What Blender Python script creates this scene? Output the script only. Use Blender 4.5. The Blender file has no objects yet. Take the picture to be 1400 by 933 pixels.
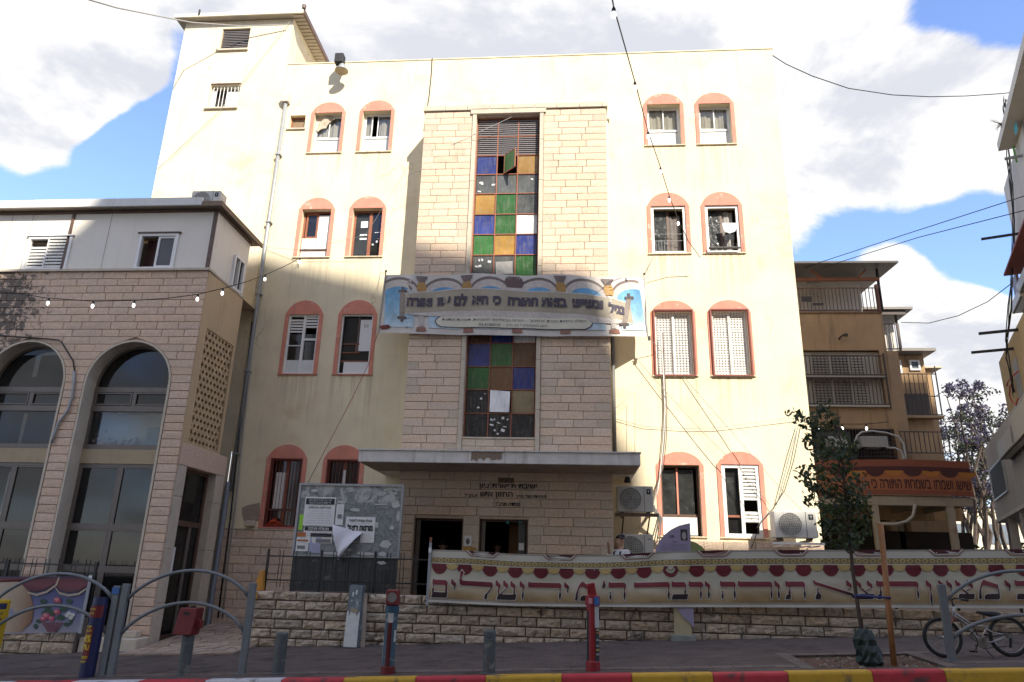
import bpy, bmesh, math, random
from mathutils import Vector, Matrix, noise as mnoise
rnd = random.Random(11)
scene = bpy.context.scene
COL = scene.collection
# ------------------------------------------------------------------ camera
CZ = 1.5
FPX, PITCH, ROLL, YAW = 985.128, math.radians(17.7787), math.radians(1.51572), math.radians(-4.96309)
_c, _s = math.cos(YAW), math.sin(YAW)
_ex = Vector((_c, -_s, 0)); _ey = Vector((_s, _c, 0)); _ez = Vector((0, 0, 1))
_fw = _ey * math.cos(PITCH) + _ez * math.sin(PITCH)
_eu = -_ey * math.sin(PITCH) + _ez * math.cos(PITCH)
_right = _ex * math.cos(ROLL) + _eu * math.sin(ROLL)
_up = -_ex * math.sin(ROLL) + _eu * math.cos(ROLL)
camd = bpy.data.cameras.new('camera')
cam = bpy.data.objects.new('camera', camd); COL.objects.link(cam)
camd.sensor_width = 36; camd.lens = 36 * FPX / 1400; camd.clip_start = .05; camd.clip_end = 1500
cam.matrix_world = Matrix(((_right.x, _up.x, -_fw.x, 0), (_right.y, _up.y, -_fw.y, 0), (_right.z, _up.z, -_fw.z, CZ), (0, 0, 0, 1)))
scene.camera = cam

def ray(px, py):
    return _fw + _right * ((px - 700) / FPX) - _up * ((py - 466.5) / FPX)
def at(px, py, y):
    "measured point of the photograph on the plane at depth y"
    r = ray(px, py); p = r * (y / r.y); return Vector((p.x, p.y, p.z + CZ))
def atx(px, py, x):
    r = ray(px, py); p = r * (x / r.x); return Vector((p.x, p.y, p.z + CZ))
def rc(l, r, t, b, y):
    xm, ym = (l + r) / 2, (t + b) / 2
    return at(l, ym, y).x, at(r, ym, y).x, at(xm, b, y).z, at(xm, t, y).z     # x0 x1 z0 z1
def ux(px, py, y): return at(px, py, y).x
def vz(px, py, y): return at(px, py, y).z
def gz(x, y):
    return .06 + .047 * (max(-40, min(40, x)) + .98) + .04 * (max(-3, min(22, y)) - 11.5)

# ------------------------------------------------------------------ light and sky
scene.view_settings.view_transform = 'Standard'; scene.view_settings.look = 'None'
scene.view_settings.gamma = 1; scene.view_settings.exposure = 2.06
SUN = Vector((.62, -1, .92)).normalized()
SUN_EL = math.asin(SUN.z); SUN_ROT = math.atan2(SUN.x, SUN.y)
sd = bpy.data.lights.new('sun', 'SUN'); sd.energy = 2.0; sd.angle = math.radians(.8); sd.color = (1, .93, .80)
so = bpy.data.objects.new('sun', sd); COL.objects.link(so)
so.rotation_euler = SUN.to_track_quat('Z', 'Y').to_euler(); so.location = SUN * 60

class NT:
    "small helper for writing node trees"
    def __init__(s, tree): s.t = tree; s.n = tree.nodes; s.l = tree.links
    def new(s, typ, **kw):
        n = s.n.new(typ)
        for k, v in kw.items(): setattr(n, k, v)
        return n
    def put(s, sock, v):
        if v is None: return
        if isinstance(v, bpy.types.NodeSocket): s.l.new(v, sock)
        else:
            if hasattr(sock.default_value, '__len__') and isinstance(v, (tuple, list)) and len(v) == 3 and len(sock.default_value) == 4: v = (*v, 1)
            sock.default_value = v
    def math(s, op, a, b=None, c=None, clamp=False):
        n = s.new('ShaderNodeMath', operation=op, use_clamp=clamp)
        s.put(n.inputs[0], a); s.put(n.inputs[1], b)
        if c is not None: s.put(n.inputs[2], c)
        return n.outputs[0]
    def vmath(s, op, a, b=None, out=0):
        n = s.new('ShaderNodeVectorMath', operation=op)
        s.put(n.inputs[0], a)
        if b is not None: s.put(n.inputs[1], b)
        return n.outputs['Value'] if out == 'v' else n.outputs[0]
    def mix(s, f, a, b, mode='MIX'):
        n = s.new('ShaderNodeMix', data_type='RGBA', blend_type=mode)
        s.put(n.inputs[0], f); s.put(n.inputs[6], a); s.put(n.inputs[7], b)
        return n.outputs[2]
    def noise(s, vec, scale, detail=4, rough=.55, dist=0):
        n = s.new('ShaderNodeTexNoise')
        s.put(n.inputs['Vector'], vec); s.put(n.inputs['Scale'], scale); s.put(n.inputs['Detail'], detail)
        s.put(n.inputs['Roughness'], rough); s.put(n.inputs['Distortion'], dist)
        return n.outputs[0]
    def rng(s, v, a, b, c, d, smooth=False):
        n = s.new('ShaderNodeMapRange', interpolation_type='SMOOTHSTEP' if smooth else 'LINEAR')
        s.put(n.inputs[0], v)
        for i, q in enumerate((a, b, c, d)): n.inputs[i + 1].default_value = q
        return n.outputs[0]

world = bpy.data.worlds.new('World'); scene.world = world; world.use_nodes = True
W = NT(world.node_tree); W.n.clear()
sky = W.new('ShaderNodeTexSky', sky_type='NISHITA', sun_disc=False)
sky.sun_elevation = SUN_EL; sky.sun_rotation = SUN_ROT
sky.air_density = 1.0; sky.dust_density = .5; sky.ozone_density = 3.5
bg1 = W.new('ShaderNodeBackground'); W.put(bg1.inputs[0], W.mix(1.0, sky.outputs[0], (.88, .845, .94), 'MULTIPLY')); bg1.inputs[1].default_value = .095
tcw = W.new('ShaderNodeTexCoord'); dirv = W.vmath('NORMALIZE', tcw.outputs['Generated'])
sep = W.new('ShaderNodeSeparateXYZ'); W.put(sep.inputs[0], dirv)
den = W.math('ADD', W.math('MAXIMUM', sep.outputs[2], 0.0), .30)
inv = W.math('DIVIDE', 1.0, den)
cmb = W.new('ShaderNodeCombineXYZ')
W.put(cmb.inputs[0], W.math('MULTIPLY', sep.outputs[0], inv)); W.put(cmb.inputs[1], W.math('MULTIPLY', sep.outputs[1], inv))
W.put(cmb.inputs[2], 3.7)
pv = cmb.outputs[0]
n1 = W.noise(pv, 2.1, 14, .64, .30)
n2 = W.noise(pv, .55, 3, .5)
cover = W.math('ADD', n1, W.math('MULTIPLY', W.math('SUBTRACT', n2, .5), .5))
# openings of blue sky (negative) and cloud banks (positive): direction, angular size, strength
BLOBS = [((180, 95), 5.2, -.72), ((215, 210), 3.0, -.4), ((120, 15), 6, .45), ((30, 50), 6, .3), ((1290, 205), 6, .42), ((1360, 150), 5, .35), ((215, 215), 3.6, -.45), ((130, 70), 2.6, -.3), ((640, 30), 5, .3), ((60, 275), 4, -.45), ((150, 272), 3.4, -.42), ((-60, 300), 6, -.3), ((60, 130), 6.5, .30), ((110, 180), 5, .40), ((330, 30), 9, .34), ((480, 10), 8, .36), ((790, 30), 6, .2), ((1120, 235), 6.5, .3),
         ((668, -14), 2.2, -.35), ((900, 60), 12, .28), ((1200, 150), 11, .36), ((1335, 30), 4.2, -.62), ((1395, 20), 3, -.2), ((1320, 400), 7.5, -.36),
         ((1110, 320), 5.5, -.34), ((1235, 330), 5.5, -.34), ((1385, 300), 4, -.32), ((1250, 430), 4.2, .50), ((1290, 500), 4.5, .5), ((1200, 390), 2.6, .42), ((1370, 490), 4, .35)]
for (px, py), deg, st in BLOBS:
    d = ray(px, py).normalized()
    dot = W.vmath('DOT_PRODUCT', dirv, tuple(d), out='v')
    cover = W.math('ADD', cover, W.rng(dot, math.cos(math.radians(deg * 1.55)), math.cos(math.radians(deg * .25)), 0, st, True))
mask = W.rng(cover, .445, .60, 0, 1, True)
n3 = W.noise(pv, 2.6, 7, .58, .2)
n1b = W.noise(W.vmath('ADD', pv, (.05, -.11, .03)), 2.1, 6, .6, .30)
shade = W.rng(W.math('ADD', W.math('MULTIPLY', W.math('SUBTRACT', n1, n1b), 1.5), n3), .32, .60, 0, 1, True)
ccol = W.mix(shade, (.70, .72, .79), (1.02, 1.01, 1.0))
bg2 = W.new('ShaderNodeBackground'); W.put(bg2.inputs[0], ccol); bg2.inputs[1].default_value = .262
mx = W.new('ShaderNodeMixShader'); W.put(mx.inputs[0], mask)
W.l.new(bg1.outputs[0], mx.inputs[1]); W.l.new(bg2.outputs[0], mx.inputs[2])
wo = W.new('ShaderNodeOutputWorld'); W.l.new(mx.outputs[0], wo.inputs[0])

# ------------------------------------------------------------------ materials
MATS = {}
def mat(name, col, rough=.85, vary=.12, vscale=6.0, obj=0.0, island=0.0, bump=None, dirt=None, streak=None, metal=0.0, spec=.5, emit=None, hue=0.0):
    "procedural surface: base colour, mottling, per-piece variation, dirt patches, rain streaks, relief"
    if name in MATS: return MATS[name]
    m = bpy.data.materials.new(name); m.use_nodes = True
    T = NT(m.node_tree); b = T.n['Principled BSDF']
    geo = T.new('ShaderNodeNewGeometry'); pos = geo.outputs['Position']
    c = (*col, 1)
    col_s = T.mix(1.0, c, (1, 1, 1), 'MULTIPLY')
    if vary:
        k = T.rng(T.noise(pos, vscale, 6, .6), .25, .75, 1 - vary, 1 + vary)
        col_s = T.vmath('SCALE', col_s); sc = col_s.node; T.put(sc.inputs['Scale'], k)
    if obj or island:
        if obj:
            oi = T.new('ShaderNodeObjectInfo'); r = oi.outputs['Random']; a = obj
        else: r = geo.outputs['Random Per Island']; a = island
        k = T.rng(r, 0, 1, 1 - a, 1 + a)
        col_s = T.vmath('SCALE', col_s); T.put(col_s.node.inputs['Scale'], k)
        if hue:
            r2 = T.math('FRACT', T.math('MULTIPLY', r, 7.31))
            warm = T.mix(r2, (1 + hue, 1, 1 - hue, 1), (1 - hue * .6, 1, 1 + hue * .8, 1))
            col_s = T.mix(1.0, col_s, warm, 'MULTIPLY')
    if dirt:
        dcol, dsc, lo, hi = dirt
        k = T.rng(T.noise(pos, dsc, 9, .65, .4), lo, hi, 0, 1, True)
        col_s = T.mix(k, col_s, (*dcol, 1))
    if streak:
        scol, amt = streak
        mp = T.vmath('MULTIPLY', pos, (5.0, 5.0, .35))
        k = T.rng(T.noise(mp, 1.3, 7, .6), .50, .80, 0, amt, True)
        col_s = T.mix(k, col_s, (*scol, 1))
    T.put(b.inputs['Base Color'], col_s)
    b.inputs['Roughness'].default_value = rough; b.inputs['Metallic'].default_value = metal
    b.inputs['Specular IOR Level'].default_value = spec
    if bump:
        bs, bd = bump
        bn = T.new('ShaderNodeBump'); bn.inputs['Strength'].default_value = .9; bn.inputs['Distance'].default_value = bd
        T.put(bn.inputs['Height'], T.noise(pos, bs, 5, .65)); T.l.new(bn.outputs[0], b.inputs['Normal'])
    if emit:
        T.put(b.inputs['Emission Color'], (*emit[0], 1)); b.inputs['Emission Strength'].default_value = emit[1]
    MATS[name] = m
    return m
def glass(name, tint, thru=.5, rough=.06, wav=0.0):
    "window glass: reflects at grazing angles, lets part of the room show"
    if name in MATS: return MATS[name]
    m = bpy.data.materials.new(name); m.use_nodes = True
    T = NT(m.node_tree); T.n.clear()
    tr = T.new('ShaderNodeBsdfTransparent'); T.put(tr.inputs[0], (*tint, 1))
    gl = T.new('ShaderNodeBsdfGlossy'); gl.inputs['Roughness'].default_value = rough; T.put(gl.inputs[0], (.9, .92, .95, 1))
    df = T.new('ShaderNodeBsdfDiffuse')
    geo = T.new('ShaderNodeNewGeometry')
    dust = T.rng(T.noise(geo.outputs['Position'], 3.0, 8, .65), .35, .75, .6, 1.5)
    dc = T.vmath('SCALE', (tint[0] * .10 + .006, tint[1] * .10 + .006, tint[2] * .10 + .006)); T.put(dc.node.inputs['Scale'], dust)
    T.put(df.inputs[0], dc)
    if wav:
        bn = T.new('ShaderNodeBump'); bn.inputs['Distance'].default_value = wav
        T.put(bn.inputs['Height'], T.noise(geo.outputs['Position'], 9, 3)); T.l.new(bn.outputs[0], gl.inputs['Normal'])
    a = T.new('ShaderNodeMixShader'); a.inputs[0].default_value = thru; T.l.new(df.outputs[0], a.inputs[1]); T.l.new(tr.outputs[0], a.inputs[2])
    c_ = T.math('ABSOLUTE', T.vmath('DOT_PRODUCT', geo.outputs['Normal'], geo.outputs['Incoming'], 'v'))
    f = T.math('ADD', .04, T.math('MULTIPLY', .9, T.math('POWER', T.math('SUBTRACT', 1.0, c_, clamp=True), 5.0)))
    b = T.new('ShaderNodeMixShader'); T.put(b.inputs[0], f); T.l.new(a.outputs[0], b.inputs[1]); T.l.new(gl.outputs[0], b.inputs[2])
    o = T.new('ShaderNodeOutputMaterial'); T.l.new(b.outputs[0], o.inputs[0])
    MATS[name] = m
    return m
def ramp_mat(name, axis, stops, rough=.6, coord='Object', bump=None, vary=.06):
    "printed colour bands along one axis of the object"
    if name in MATS: return MATS[name]
    m = bpy.data.materials.new(name); m.use_nodes = True
    T = NT(m.node_tree); b = T.n['Principled BSDF']
    tc = T.new('ShaderNodeTexCoord'); sp = T.new('ShaderNodeSeparateXYZ'); T.put(sp.inputs[0], tc.outputs[coord])
    r = T.new('ShaderNodeValToRGB'); cr = r.color_ramp
    T.put(r.inputs[0], sp.outputs[axis])
    while len(cr.elements) < len(stops): cr.elements.new(.5)
    for e, (p, c) in zip(cr.elements, stops): e.position = p; e.color = (*c, 1)
    geo = T.new('ShaderNodeNewGeometry')
    k = T.rng(T.noise(geo.outputs['Position'], 4, 5), .3, .7, 1 - vary, 1 + vary)
    cs = T.vmath('SCALE', r.outputs[0]); T.put(cs.node.inputs['Scale'], k)
    T.put(b.inputs['Base Color'], cs); b.inputs['Roughness'].default_value = rough
    MATS[name] = m
    return m

PLASTER = mat('cream_plaster', (.775, .675, .475), .9, .11, 1.1, bump=(45, .008), dirt=((.66, .50, .30), .75, .52, .80), streak=((.55, .43, .29), .45))
PLASTER_Y = mat('yellow_plaster', (.56, .41, .24), .9, .10, 1.3, bump=(60, .004), streak=((.30, .2, .12), .45))
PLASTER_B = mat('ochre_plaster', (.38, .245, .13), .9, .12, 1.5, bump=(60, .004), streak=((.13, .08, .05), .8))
SALMON = mat('salmon_paint', (.64, .245, .175), .8, .14, 3, bump=(40, .004), dirt=((.68, .42, .33), 4.5, .60, .66), streak=((.36, .14, .10), .4))
STONE = mat('bay_stone', (.69, .535, .405), .9, .20, 18, obj=.07, hue=.035, bump=(34, .022), dirt=((.48, .37, .27), 1.1, .54, .78))
STONE_L = mat('left_stone', (.64, .475, .355), .9, .20, 22, obj=.06, hue=.03, bump=(34, .02), dirt=((.16, .12, .10), .45, .70, .86))
STONE_W = mat('rough_wall_stone', (.50, .41, .31), .92, .30, 11, obj=.18, hue=.06, bump=(20, .06), dirt=((.14, .115, .09), 3.2, .52, .70))
MORTAR = mat('mortar_joint', (.52, .40, .30), .95, .2, 8)
MORTAR_W = mat('wall_mortar', (.15, .125, .10), .95, .2, 8)
SMOOTH = mat('smooth_stone_trim', (.55, .475, .375), .85, .12, 5, bump=(40, .006), streak=((.3, .25, .2), .4))
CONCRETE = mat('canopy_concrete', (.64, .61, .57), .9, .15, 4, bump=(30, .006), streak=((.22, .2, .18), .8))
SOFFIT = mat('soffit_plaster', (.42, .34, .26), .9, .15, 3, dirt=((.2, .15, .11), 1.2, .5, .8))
WHITEP = mat('white_frame_paint', (.78, .77, .74), .5, .05, 5)
WHITE_SH = mat('white_shutter', (.74, .73, .69), .55, .06, 4)
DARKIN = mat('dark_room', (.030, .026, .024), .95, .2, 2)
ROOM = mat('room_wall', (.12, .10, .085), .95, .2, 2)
BROWNM = mat('brown_metal', (.115, .065, .045), .5, .15, 6)
REDBAR = mat('red_oxide_bars', (.20, .045, .03), .55, .15, 8)
GREYAL = mat('bronze_aluminium', (.15, .125, .105), .45, .08, 5)
DARKMET = mat('black_iron', (.018, .017, .017), .5, .2, 9)
GALV = mat('galvanised_steel', (.33, .34, .345), .5, .15, 7, metal=.3)
WOODR = mat('red_brown_wood', (.28, .10, .055), .7, .2, 12)
CURTAIN = mat('pale_curtain', (.58, .53, .46), .95, .10, 10)
CURT_D = mat('dark_curtain', (.16, .14, .13), .95, .3, 14)
PAPER = mat('white_paper', (.74, .73, .72), .8, .05, 9)
INK = mat('black_ink', (.02, .02, .022), .7, 0)
RUBBER = mat('black_rubber', (.015, .015, .016), .6, 0)
CABLE = mat('cable_black', (.012, .012, .012), .6, 0)
CABLE_G = mat('cable_grey', (.30, .29, .27), .6, 0)
GLASS = glass('clear_glass', (.88, .89, .88), .92)
GLASS_D = glass('dark_glass', (.28, .28, .27), .6)
PLASTIC = glass('plastic_sheet', (.60, .62, .60), .55, .22, .018)
# ------------------------------------------------------------------ mesh building
ORG = {}
class MB:
    def __init__(s): s.v = []; s.f = []
    def poly(s, pts):
        n = len(s.v); s.v += [tuple(p) for p in pts]; s.f.append(tuple(range(n, n + len(pts)))); return s
    def box(s, x0, x1, y0, y1, z0, z1):
        n = len(s.v)
        s.v += [(x, y, z) for z in (z0, z1) for y in (y0, y1) for x in (x0, x1)]
        s.f += [tuple(n + i for i in q) for q in ((0, 2, 3, 1), (4, 5, 7, 6), (0, 1, 5, 4), (2, 6, 7, 3), (0, 4, 6, 2), (1, 3, 7, 5))]
        return s
    def hexa(s, p):
        "eight corners: bottom ring then top ring"
        n = len(s.v); s.v += [tuple(q) for q in p]
        s.f += [tuple(n + i for i in q) for q in ((3, 2, 1, 0), (4, 5, 6, 7), (0, 1, 5, 4), (1, 2, 6, 5), (2, 3, 7, 6), (3, 0, 4, 7))]
        return s
    def prism(s, pts, y0, y1):
        "outline of (x, z) pushed through y"
        n = len(s.v); k = len(pts)
        s.v += [(x, y0, z) for x, z in pts] + [(x, y1, z) for x, z in pts]
        s.f.append(tuple(range(n, n + k))); s.f.append(tuple(range(n + 2 * k - 1, n + k - 1, -1)))
        for i in range(k):
            j = (i + 1) % k; s.f.append((n + j, n + i, n + k + i, n + k + j))
        return s
    def tube(s, pts, r, n=6, cap=True):
        pts = [Vector(p) for p in pts]; base = len(s.v); rr = r if hasattr(r, '__len__') else [r] * len(pts)
        up = None
        for i, p in enumerate(pts):
            t = (pts[min(i + 1, len(pts) - 1)] - pts[max(i - 1, 0)]).normalized()
            if up is None: up = t.orthogonal().normalized()
            up = (up - t * up.dot(t))
            up = up.normalized() if up.length > 1e-6 else t.orthogonal().normalized()
            b = t.cross(up)
            for k in range(n):
                a = 2 * math.pi * k / n + math.pi / n
                s.v.append(tuple(p + (up * math.cos(a) + b * math.sin(a)) * rr[i]))
        for i in range(len(pts) - 1):
            for k in range(n):
                k2 = (k + 1) % n
                s.f.append((base + i * n + k, base + i * n + k2, base + (i + 1) * n + k2, base + (i + 1) * n + k))
        if cap:
            s.f.append(tuple(base + k for k in reversed(range(n)))); e = base + (len(pts) - 1) * n
            s.f.append(tuple(e + k for k in range(n)))
        return s
    def lathe(s, c, prof, n=12, axis='z'):
        base = len(s.v); c = Vector(c)
        for r, h in prof:
            for k in range(n):
                a = 2 * math.pi * k / n
                q = (r * math.cos(a), r * math.sin(a), h)
                if axis == 'y': q = (q[0], q[2], q[1])
                if axis == 'x': q = (q[2], q[0], q[1])
                s.v.append(tuple(c + Vector(q)))
        for i in range(len(prof) - 1):
            for k in range(n):
                k2 = (k + 1) % n
                s.f.append((base + i * n + k, base + i * n + k2, base + (i + 1) * n + k2, base + (i + 1) * n + k))
        s.f.append(tuple(base + k for k in range(n))); e = base + (len(prof) - 1) * n
        s.f.append(tuple(e + k for k in range(n)))
        return s
    def bar(s, a, b, w, h=None):
        "square bar from a to b"
        h = h or w; a = Vector(a); b = Vector(b); t = (b - a).normalized()
        side = t.cross(Vector((0, 1, 0)))
        side = side.normalized() if side.length > 1e-3 else Vector((1, 0, 0))
        o = side.cross(t).normalized()
        sx, oy = side * w / 2, o * h / 2
        return s.hexa([a - sx - oy, a + sx - oy, a + sx + oy, a - sx + oy, b - sx - oy, b + sx - oy, b + sx + oy, b - sx + oy])
    def sheet(s, fn, nu, nv):
        base = len(s.v)
        for j in range(nv + 1):
            for i in range(nu + 1): s.v.append(tuple(fn(i / nu, j / nv)))
        for j in range(nv):
            for i in range(nu):
                a = base + j * (nu + 1) + i; s.f.append((a, a + 1, a + nu + 2, a + nu + 1))
        return s
    def mesh(s, name, m, org=(0, 0, 0), smooth=False, bevel=0, fix=True):
        me = bpy.data.meshes.new(name)
        o = Vector(org)
        me.from_pydata([tuple(Vector(v) - o) for v in s.v], [], s.f)
        if fix or bevel:
            bm = bmesh.new(); bm.from_mesh(me)
            if bevel:
                bmesh.ops.bevel(bm, geom=[e for e in bm.edges], offset=bevel, segments=1, affect='EDGES', clamp_overlap=True)
            bmesh.ops.recalc_face_normals(bm, faces=bm.faces)
            bm.to_mesh(me); bm.free()
        if m: me.materials.append(m)
        if smooth:
            for p in me.polygons: p.use_smooth = True
        return me
    def build(s, name, m, parent=None, smooth=False, bevel=0, kind=None, label=None, cat=None, group=None, fix=True, org=None):
        if org is None: org = worg(parent) if parent else (0, 0, 0)
        o = bpy.data.objects.new(name, s.mesh(name, m, org, smooth, bevel, fix)); COL.objects.link(o)
        if parent: o.parent = parent; o.location = Vector(org) - worg(parent)
        else: o.location = org
        ORG[o.name] = Vector(org)
        tag(o, label, cat, group, kind)
        return o
def worg(o): return ORG[o.name]
def tag(o, label=None, cat=None, group=None, kind=None):
    for k, v in (('label', label), ('category', cat), ('group', group), ('kind', kind)):
        if v: o[k] = v
    return o
def thing(name, label, cat, loc=(0, 0, 0), group=None):
    o = bpy.data.objects.new(name, None); COL.objects.link(o); o.location = loc; o.empty_display_size = .2
    ORG[o.name] = Vector(loc)
    return tag(o, label, cat, group)
def inst(name, me, parent, loc, scale=(1, 1, 1), rot=(0, 0, 0)):
    o = bpy.data.objects.new(name, me); COL.objects.link(o); o.parent = parent
    o.location = Vector(loc) - worg(parent); o.scale = scale; o.rotation_euler = rot
    return o
def copy_tree(o, parent=None):
    c = o.copy(); COL.objects.link(c); c.parent = parent
    ORG[c.name] = worg(o) if o.name in ORG else Vector()
    for ch in list(o.children): copy_tree(ch, c)
    return c
def sag(a, b, d, n=14):
    a, b = Vector(a), Vector(b)
    return [a.lerp(b, i / n) - Vector((0, 0, d * 4 * (i / n) * (1 - i / n))) for i in range(n + 1)]

def wall_holes(mb, x0, x1, z0, z1, y, holes, depth):
    "a wall face at y with rectangular openings and their reveals"
    xs = sorted({x0, x1, *[h[0] for h in holes], *[h[1] for h in holes]}); zs = sorted({z0, z1, *[h[2] for h in holes], *[h[3] for h in holes]})
    xs = [x for x in xs if x0 <= x <= x1]; zs = [z for z in zs if z0 <= z <= z1]
    for a, b in zip(xs, xs[1:]):
        for c, d in zip(zs, zs[1:]):
            mx_, mz_ = (a + b) / 2, (c + d) / 2
            if any(h[0] < mx_ < h[1] and h[2] < mz_ < h[3] for h in holes): continue
            mb.poly([(a, y, c), (b, y, c), (b, y, d), (a, y, d)])
    for a, b, c, d in holes: reveal(mb, a, b, c, d, y, depth)
def reveal(mb, a, b, c, d, y, depth):
    e = y + depth
    mb.poly([(a, y, c), (a, y, d), (a, e, d), (a, e, c)]); mb.poly([(b, y, c), (b, e, c), (b, e, d), (b, y, d)])
    mb.poly([(a, y, d), (b, y, d), (b, e, d), (a, e, d)]); mb.poly([(a, y, c), (a, e, c), (b, e, c), (b, y, c)])

# stones: a few shared unit meshes (face towards -y, unit cell centred), scaled into place
def stone_meshes(name, m, n, relief, chamf, nx=3, nz=2):
    out = []
    for k in range(n):
        r = random.Random(100 + k); mb = MB(); g = {}
        base = 0
        for j in range(nz + 1):
            for i in range(nx + 1):
                x = -.5 + i / nx; z = -.5 + j / nz
                edge = i in (0, nx) or j in (0, nz)
                if i == 0: x += chamf * .35
                if i == nx: x -= chamf * .35
                if j == 0: z += chamf
                if j == nz: z -= chamf
                if not edge: x += r.uniform(-.07, .07); z += r.uniform(-.12, .12)
                hgt = .55 + .9 * mnoise.noise(Vector((x * 2.3 + k * 7.1, z * 1.9, k * 3.3))) + .35 * r.uniform(-1, 1)
                mb.v.append((x, -.5 - (hgt * relief if not edge else r.uniform(-.12, .12) * relief), z))
        for j in range(nz):
            for i in range(nx):
                a = j * (nx + 1) + i; mb.f.append((a, a + 1, a + nx + 2, a + nx + 1))
        q = len(mb.v); mb.v += [(-.5, .5, -.5), (.5, .5, -.5), (.5, .5, .5), (-.5, .5, .5)]
        bl, br, tl, tr = 0, nx, nz * (nx + 1), nz * (nx + 1) + nx
        mb.f.append(tuple(range(br, bl - 1, -1)) + (q, q + 1)); mb.f.append(tuple(range(tl, tr + 1)) + (q + 2, q + 3))
        mb.f.append(tuple(range(bl, tl + 1, nx + 1)) + (q + 3, q)); mb.f.append(tuple(range(tr, br - 1, -(nx + 1))) + (q + 1, q + 2))
        out.append(mb.mesh(name, m, fix=True))
    return out
def courses(x0, x1, z0, z1, h, lmin, lmax, seed, holes=(), joint=.008):
    "ashlar courses: yields (xa, xb, za, zb) with running joints, cut round holes"
    r = random.Random(seed); n = max(1, round((z1 - z0) / h)); hh = (z1 - z0) / n; prev = []
    for j in range(n):
        za, zb = z0 + j * hh, z0 + (j + 1) * hh; zm = (za + zb) / 2
        segs = [(x0, x1)]
        for a, b, c, d in holes:
            if c < zb - .03 and d > za + .03:
                ns = []
                for s0, s1 in segs:
                    if b <= s0 or a >= s1: ns.append((s0, s1)); continue
                    if a - s0 > .05: ns.append((s0, a))
                    if s1 - b > .05: ns.append((b, s1))
                segs = ns
        joints = []
        for s0, s1 in segs:
            x = s0; first = True
            while x < s1 - 1e-4:
                L = r.uniform(lmin, lmax)
                if first: L *= r.uniform(.45, 1)
                e = x + L
                if any(abs(e - p) < .05 for p in prev): e += .09
                if s1 - e < lmin * .55: e = s1
                e = min(e, s1)
                joints.append(e)
                yield (x + joint / 2, e - joint / 2, za + joint / 2, zb - joint / 2)
                x = e; first = False
        prev = joints
def lay(stones, meshes, parent, yf, depth, seed, name='stone', limit=300, stuff_mat=None):
    r = random.Random(seed); stones = list(stones)
    stones_s = sorted(stones, key=lambda s: -(s[1] - s[0]) * (s[3] - s[2]))
    for k, (a, b, c, d) in enumerate(stones_s[:limit]):
        inst(name, r.choice(meshes), parent, ((a + b) / 2, yf + depth / 2, (c + d) / 2), (b - a, depth, d - c), (0, math.pi if False else 0, 0))
    if len(stones_s) > limit:
        mb = MB()
        for a, b, c, d in stones_s[limit:]: mb.box(a, b, yf, yf + depth, c, d)
        mb.build(name + 's', stuff_mat or meshes[0].materials[0], parent, kind='stuff')

# Hebrew and Latin print from the built-in font, as flat meshes
def text_mesh(txt, size, bold=0.0, rtl=True):
    cu = bpy.data.curves.new('text', 'FONT'); cu.body = txt[::-1] if rtl else txt
    cu.size = size; cu.align_x = 'CENTER'; cu.align_y = 'CENTER'; cu.offset = bold; cu.resolution_u = 2; cu.fill_mode = 'FRONT'
    o = bpy.data.objects.new('text', cu); COL.objects.link(o)
    me = bpy.data.meshes.new_from_object(o)
    vs = [tuple(v.co[:2]) for v in me.vertices]; fs = [tuple(p.vertices) for p in me.polygons]
    bpy.data.objects.remove(o); bpy.data.curves.remove(cu); bpy.data.meshes.remove(me)
    return vs, fs
def put_text(mb, txt, fn, size, w=None, h=None, bold=0.0, rtl=True):
    "fn maps (x, y) about the text centre to a point; w and h stretch the line to size"
    vs, fs = text_mesh(txt, size, bold, rtl)
    if not vs: return
    xs = [v[0] for v in vs]; ys = [v[1] for v in vs]
    cx, cy = (min(xs) + max(xs)) / 2, (min(ys) + max(ys)) / 2
    kx = w / (max(xs) - min(xs)) if w else 1; ky = h / (max(ys) - min(ys)) if h else (kx if w else 1)
    n = len(mb.v)
    mb.v += [tuple(fn((x - cx) * kx, (y - cy) * ky)) for x, y in vs]
    mb.f += [tuple(n + i for i in f) for f in fs]
# ------------------------------------------------------------------ ground, road, pavement, kerb
ASPH = mat('asphalt', (.055, .052, .050), .9, .25, 30, bump=(90, .008), dirt=((.09, .085, .08), .7, .5, .8))
PAVE = mat('pavement_brown', (.104, .078, .069), .9, .3, 2.2, bump=(50, .004), dirt=((.045, .035, .032), 1.3, .5, .68))
PAVE2 = mat('pale_paver', (.14, .112, .095), .9, .2, 9, obj=.12)
EARTH = mat('dry_earth', (.13, .075, .05), .95, .4, 14, bump=(30, .03))
def brick_floor(m, sx, sy):
    "fine joints of the small interlocking pavers"
    T = NT(m.node_tree); b = T.n['Principled BSDF']
    geo = T.new('ShaderNodeNewGeometry'); bt = T.new('ShaderNodeTexBrick')
    T.put(bt.inputs['Vector'], geo.outputs['Position']); bt.inputs['Scale'].default_value = 1
    bt.inputs['Brick Width'].default_value = sx; bt.inputs['Row Height'].default_value = sy
    bt.inputs['Mortar Size'].default_value = .006; bt.inputs['Mortar Smooth'].default_value = .3
    old = b.inputs['Base Color'].links[0].from_socket
    bt.inputs['Color1'].default_value = (1.1, 1.08, 1.05, 1); bt.inputs['Color2'].default_value = (.86, .86, .88, 1); bt.inputs['Mortar'].default_value = (.6, .6, .6, 1)
    T.put(b.inputs['Base Color'], T.mix(1, old, bt.outputs[0], 'MULTIPLY'))
brick_floor(PAVE, .2, .1)
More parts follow.
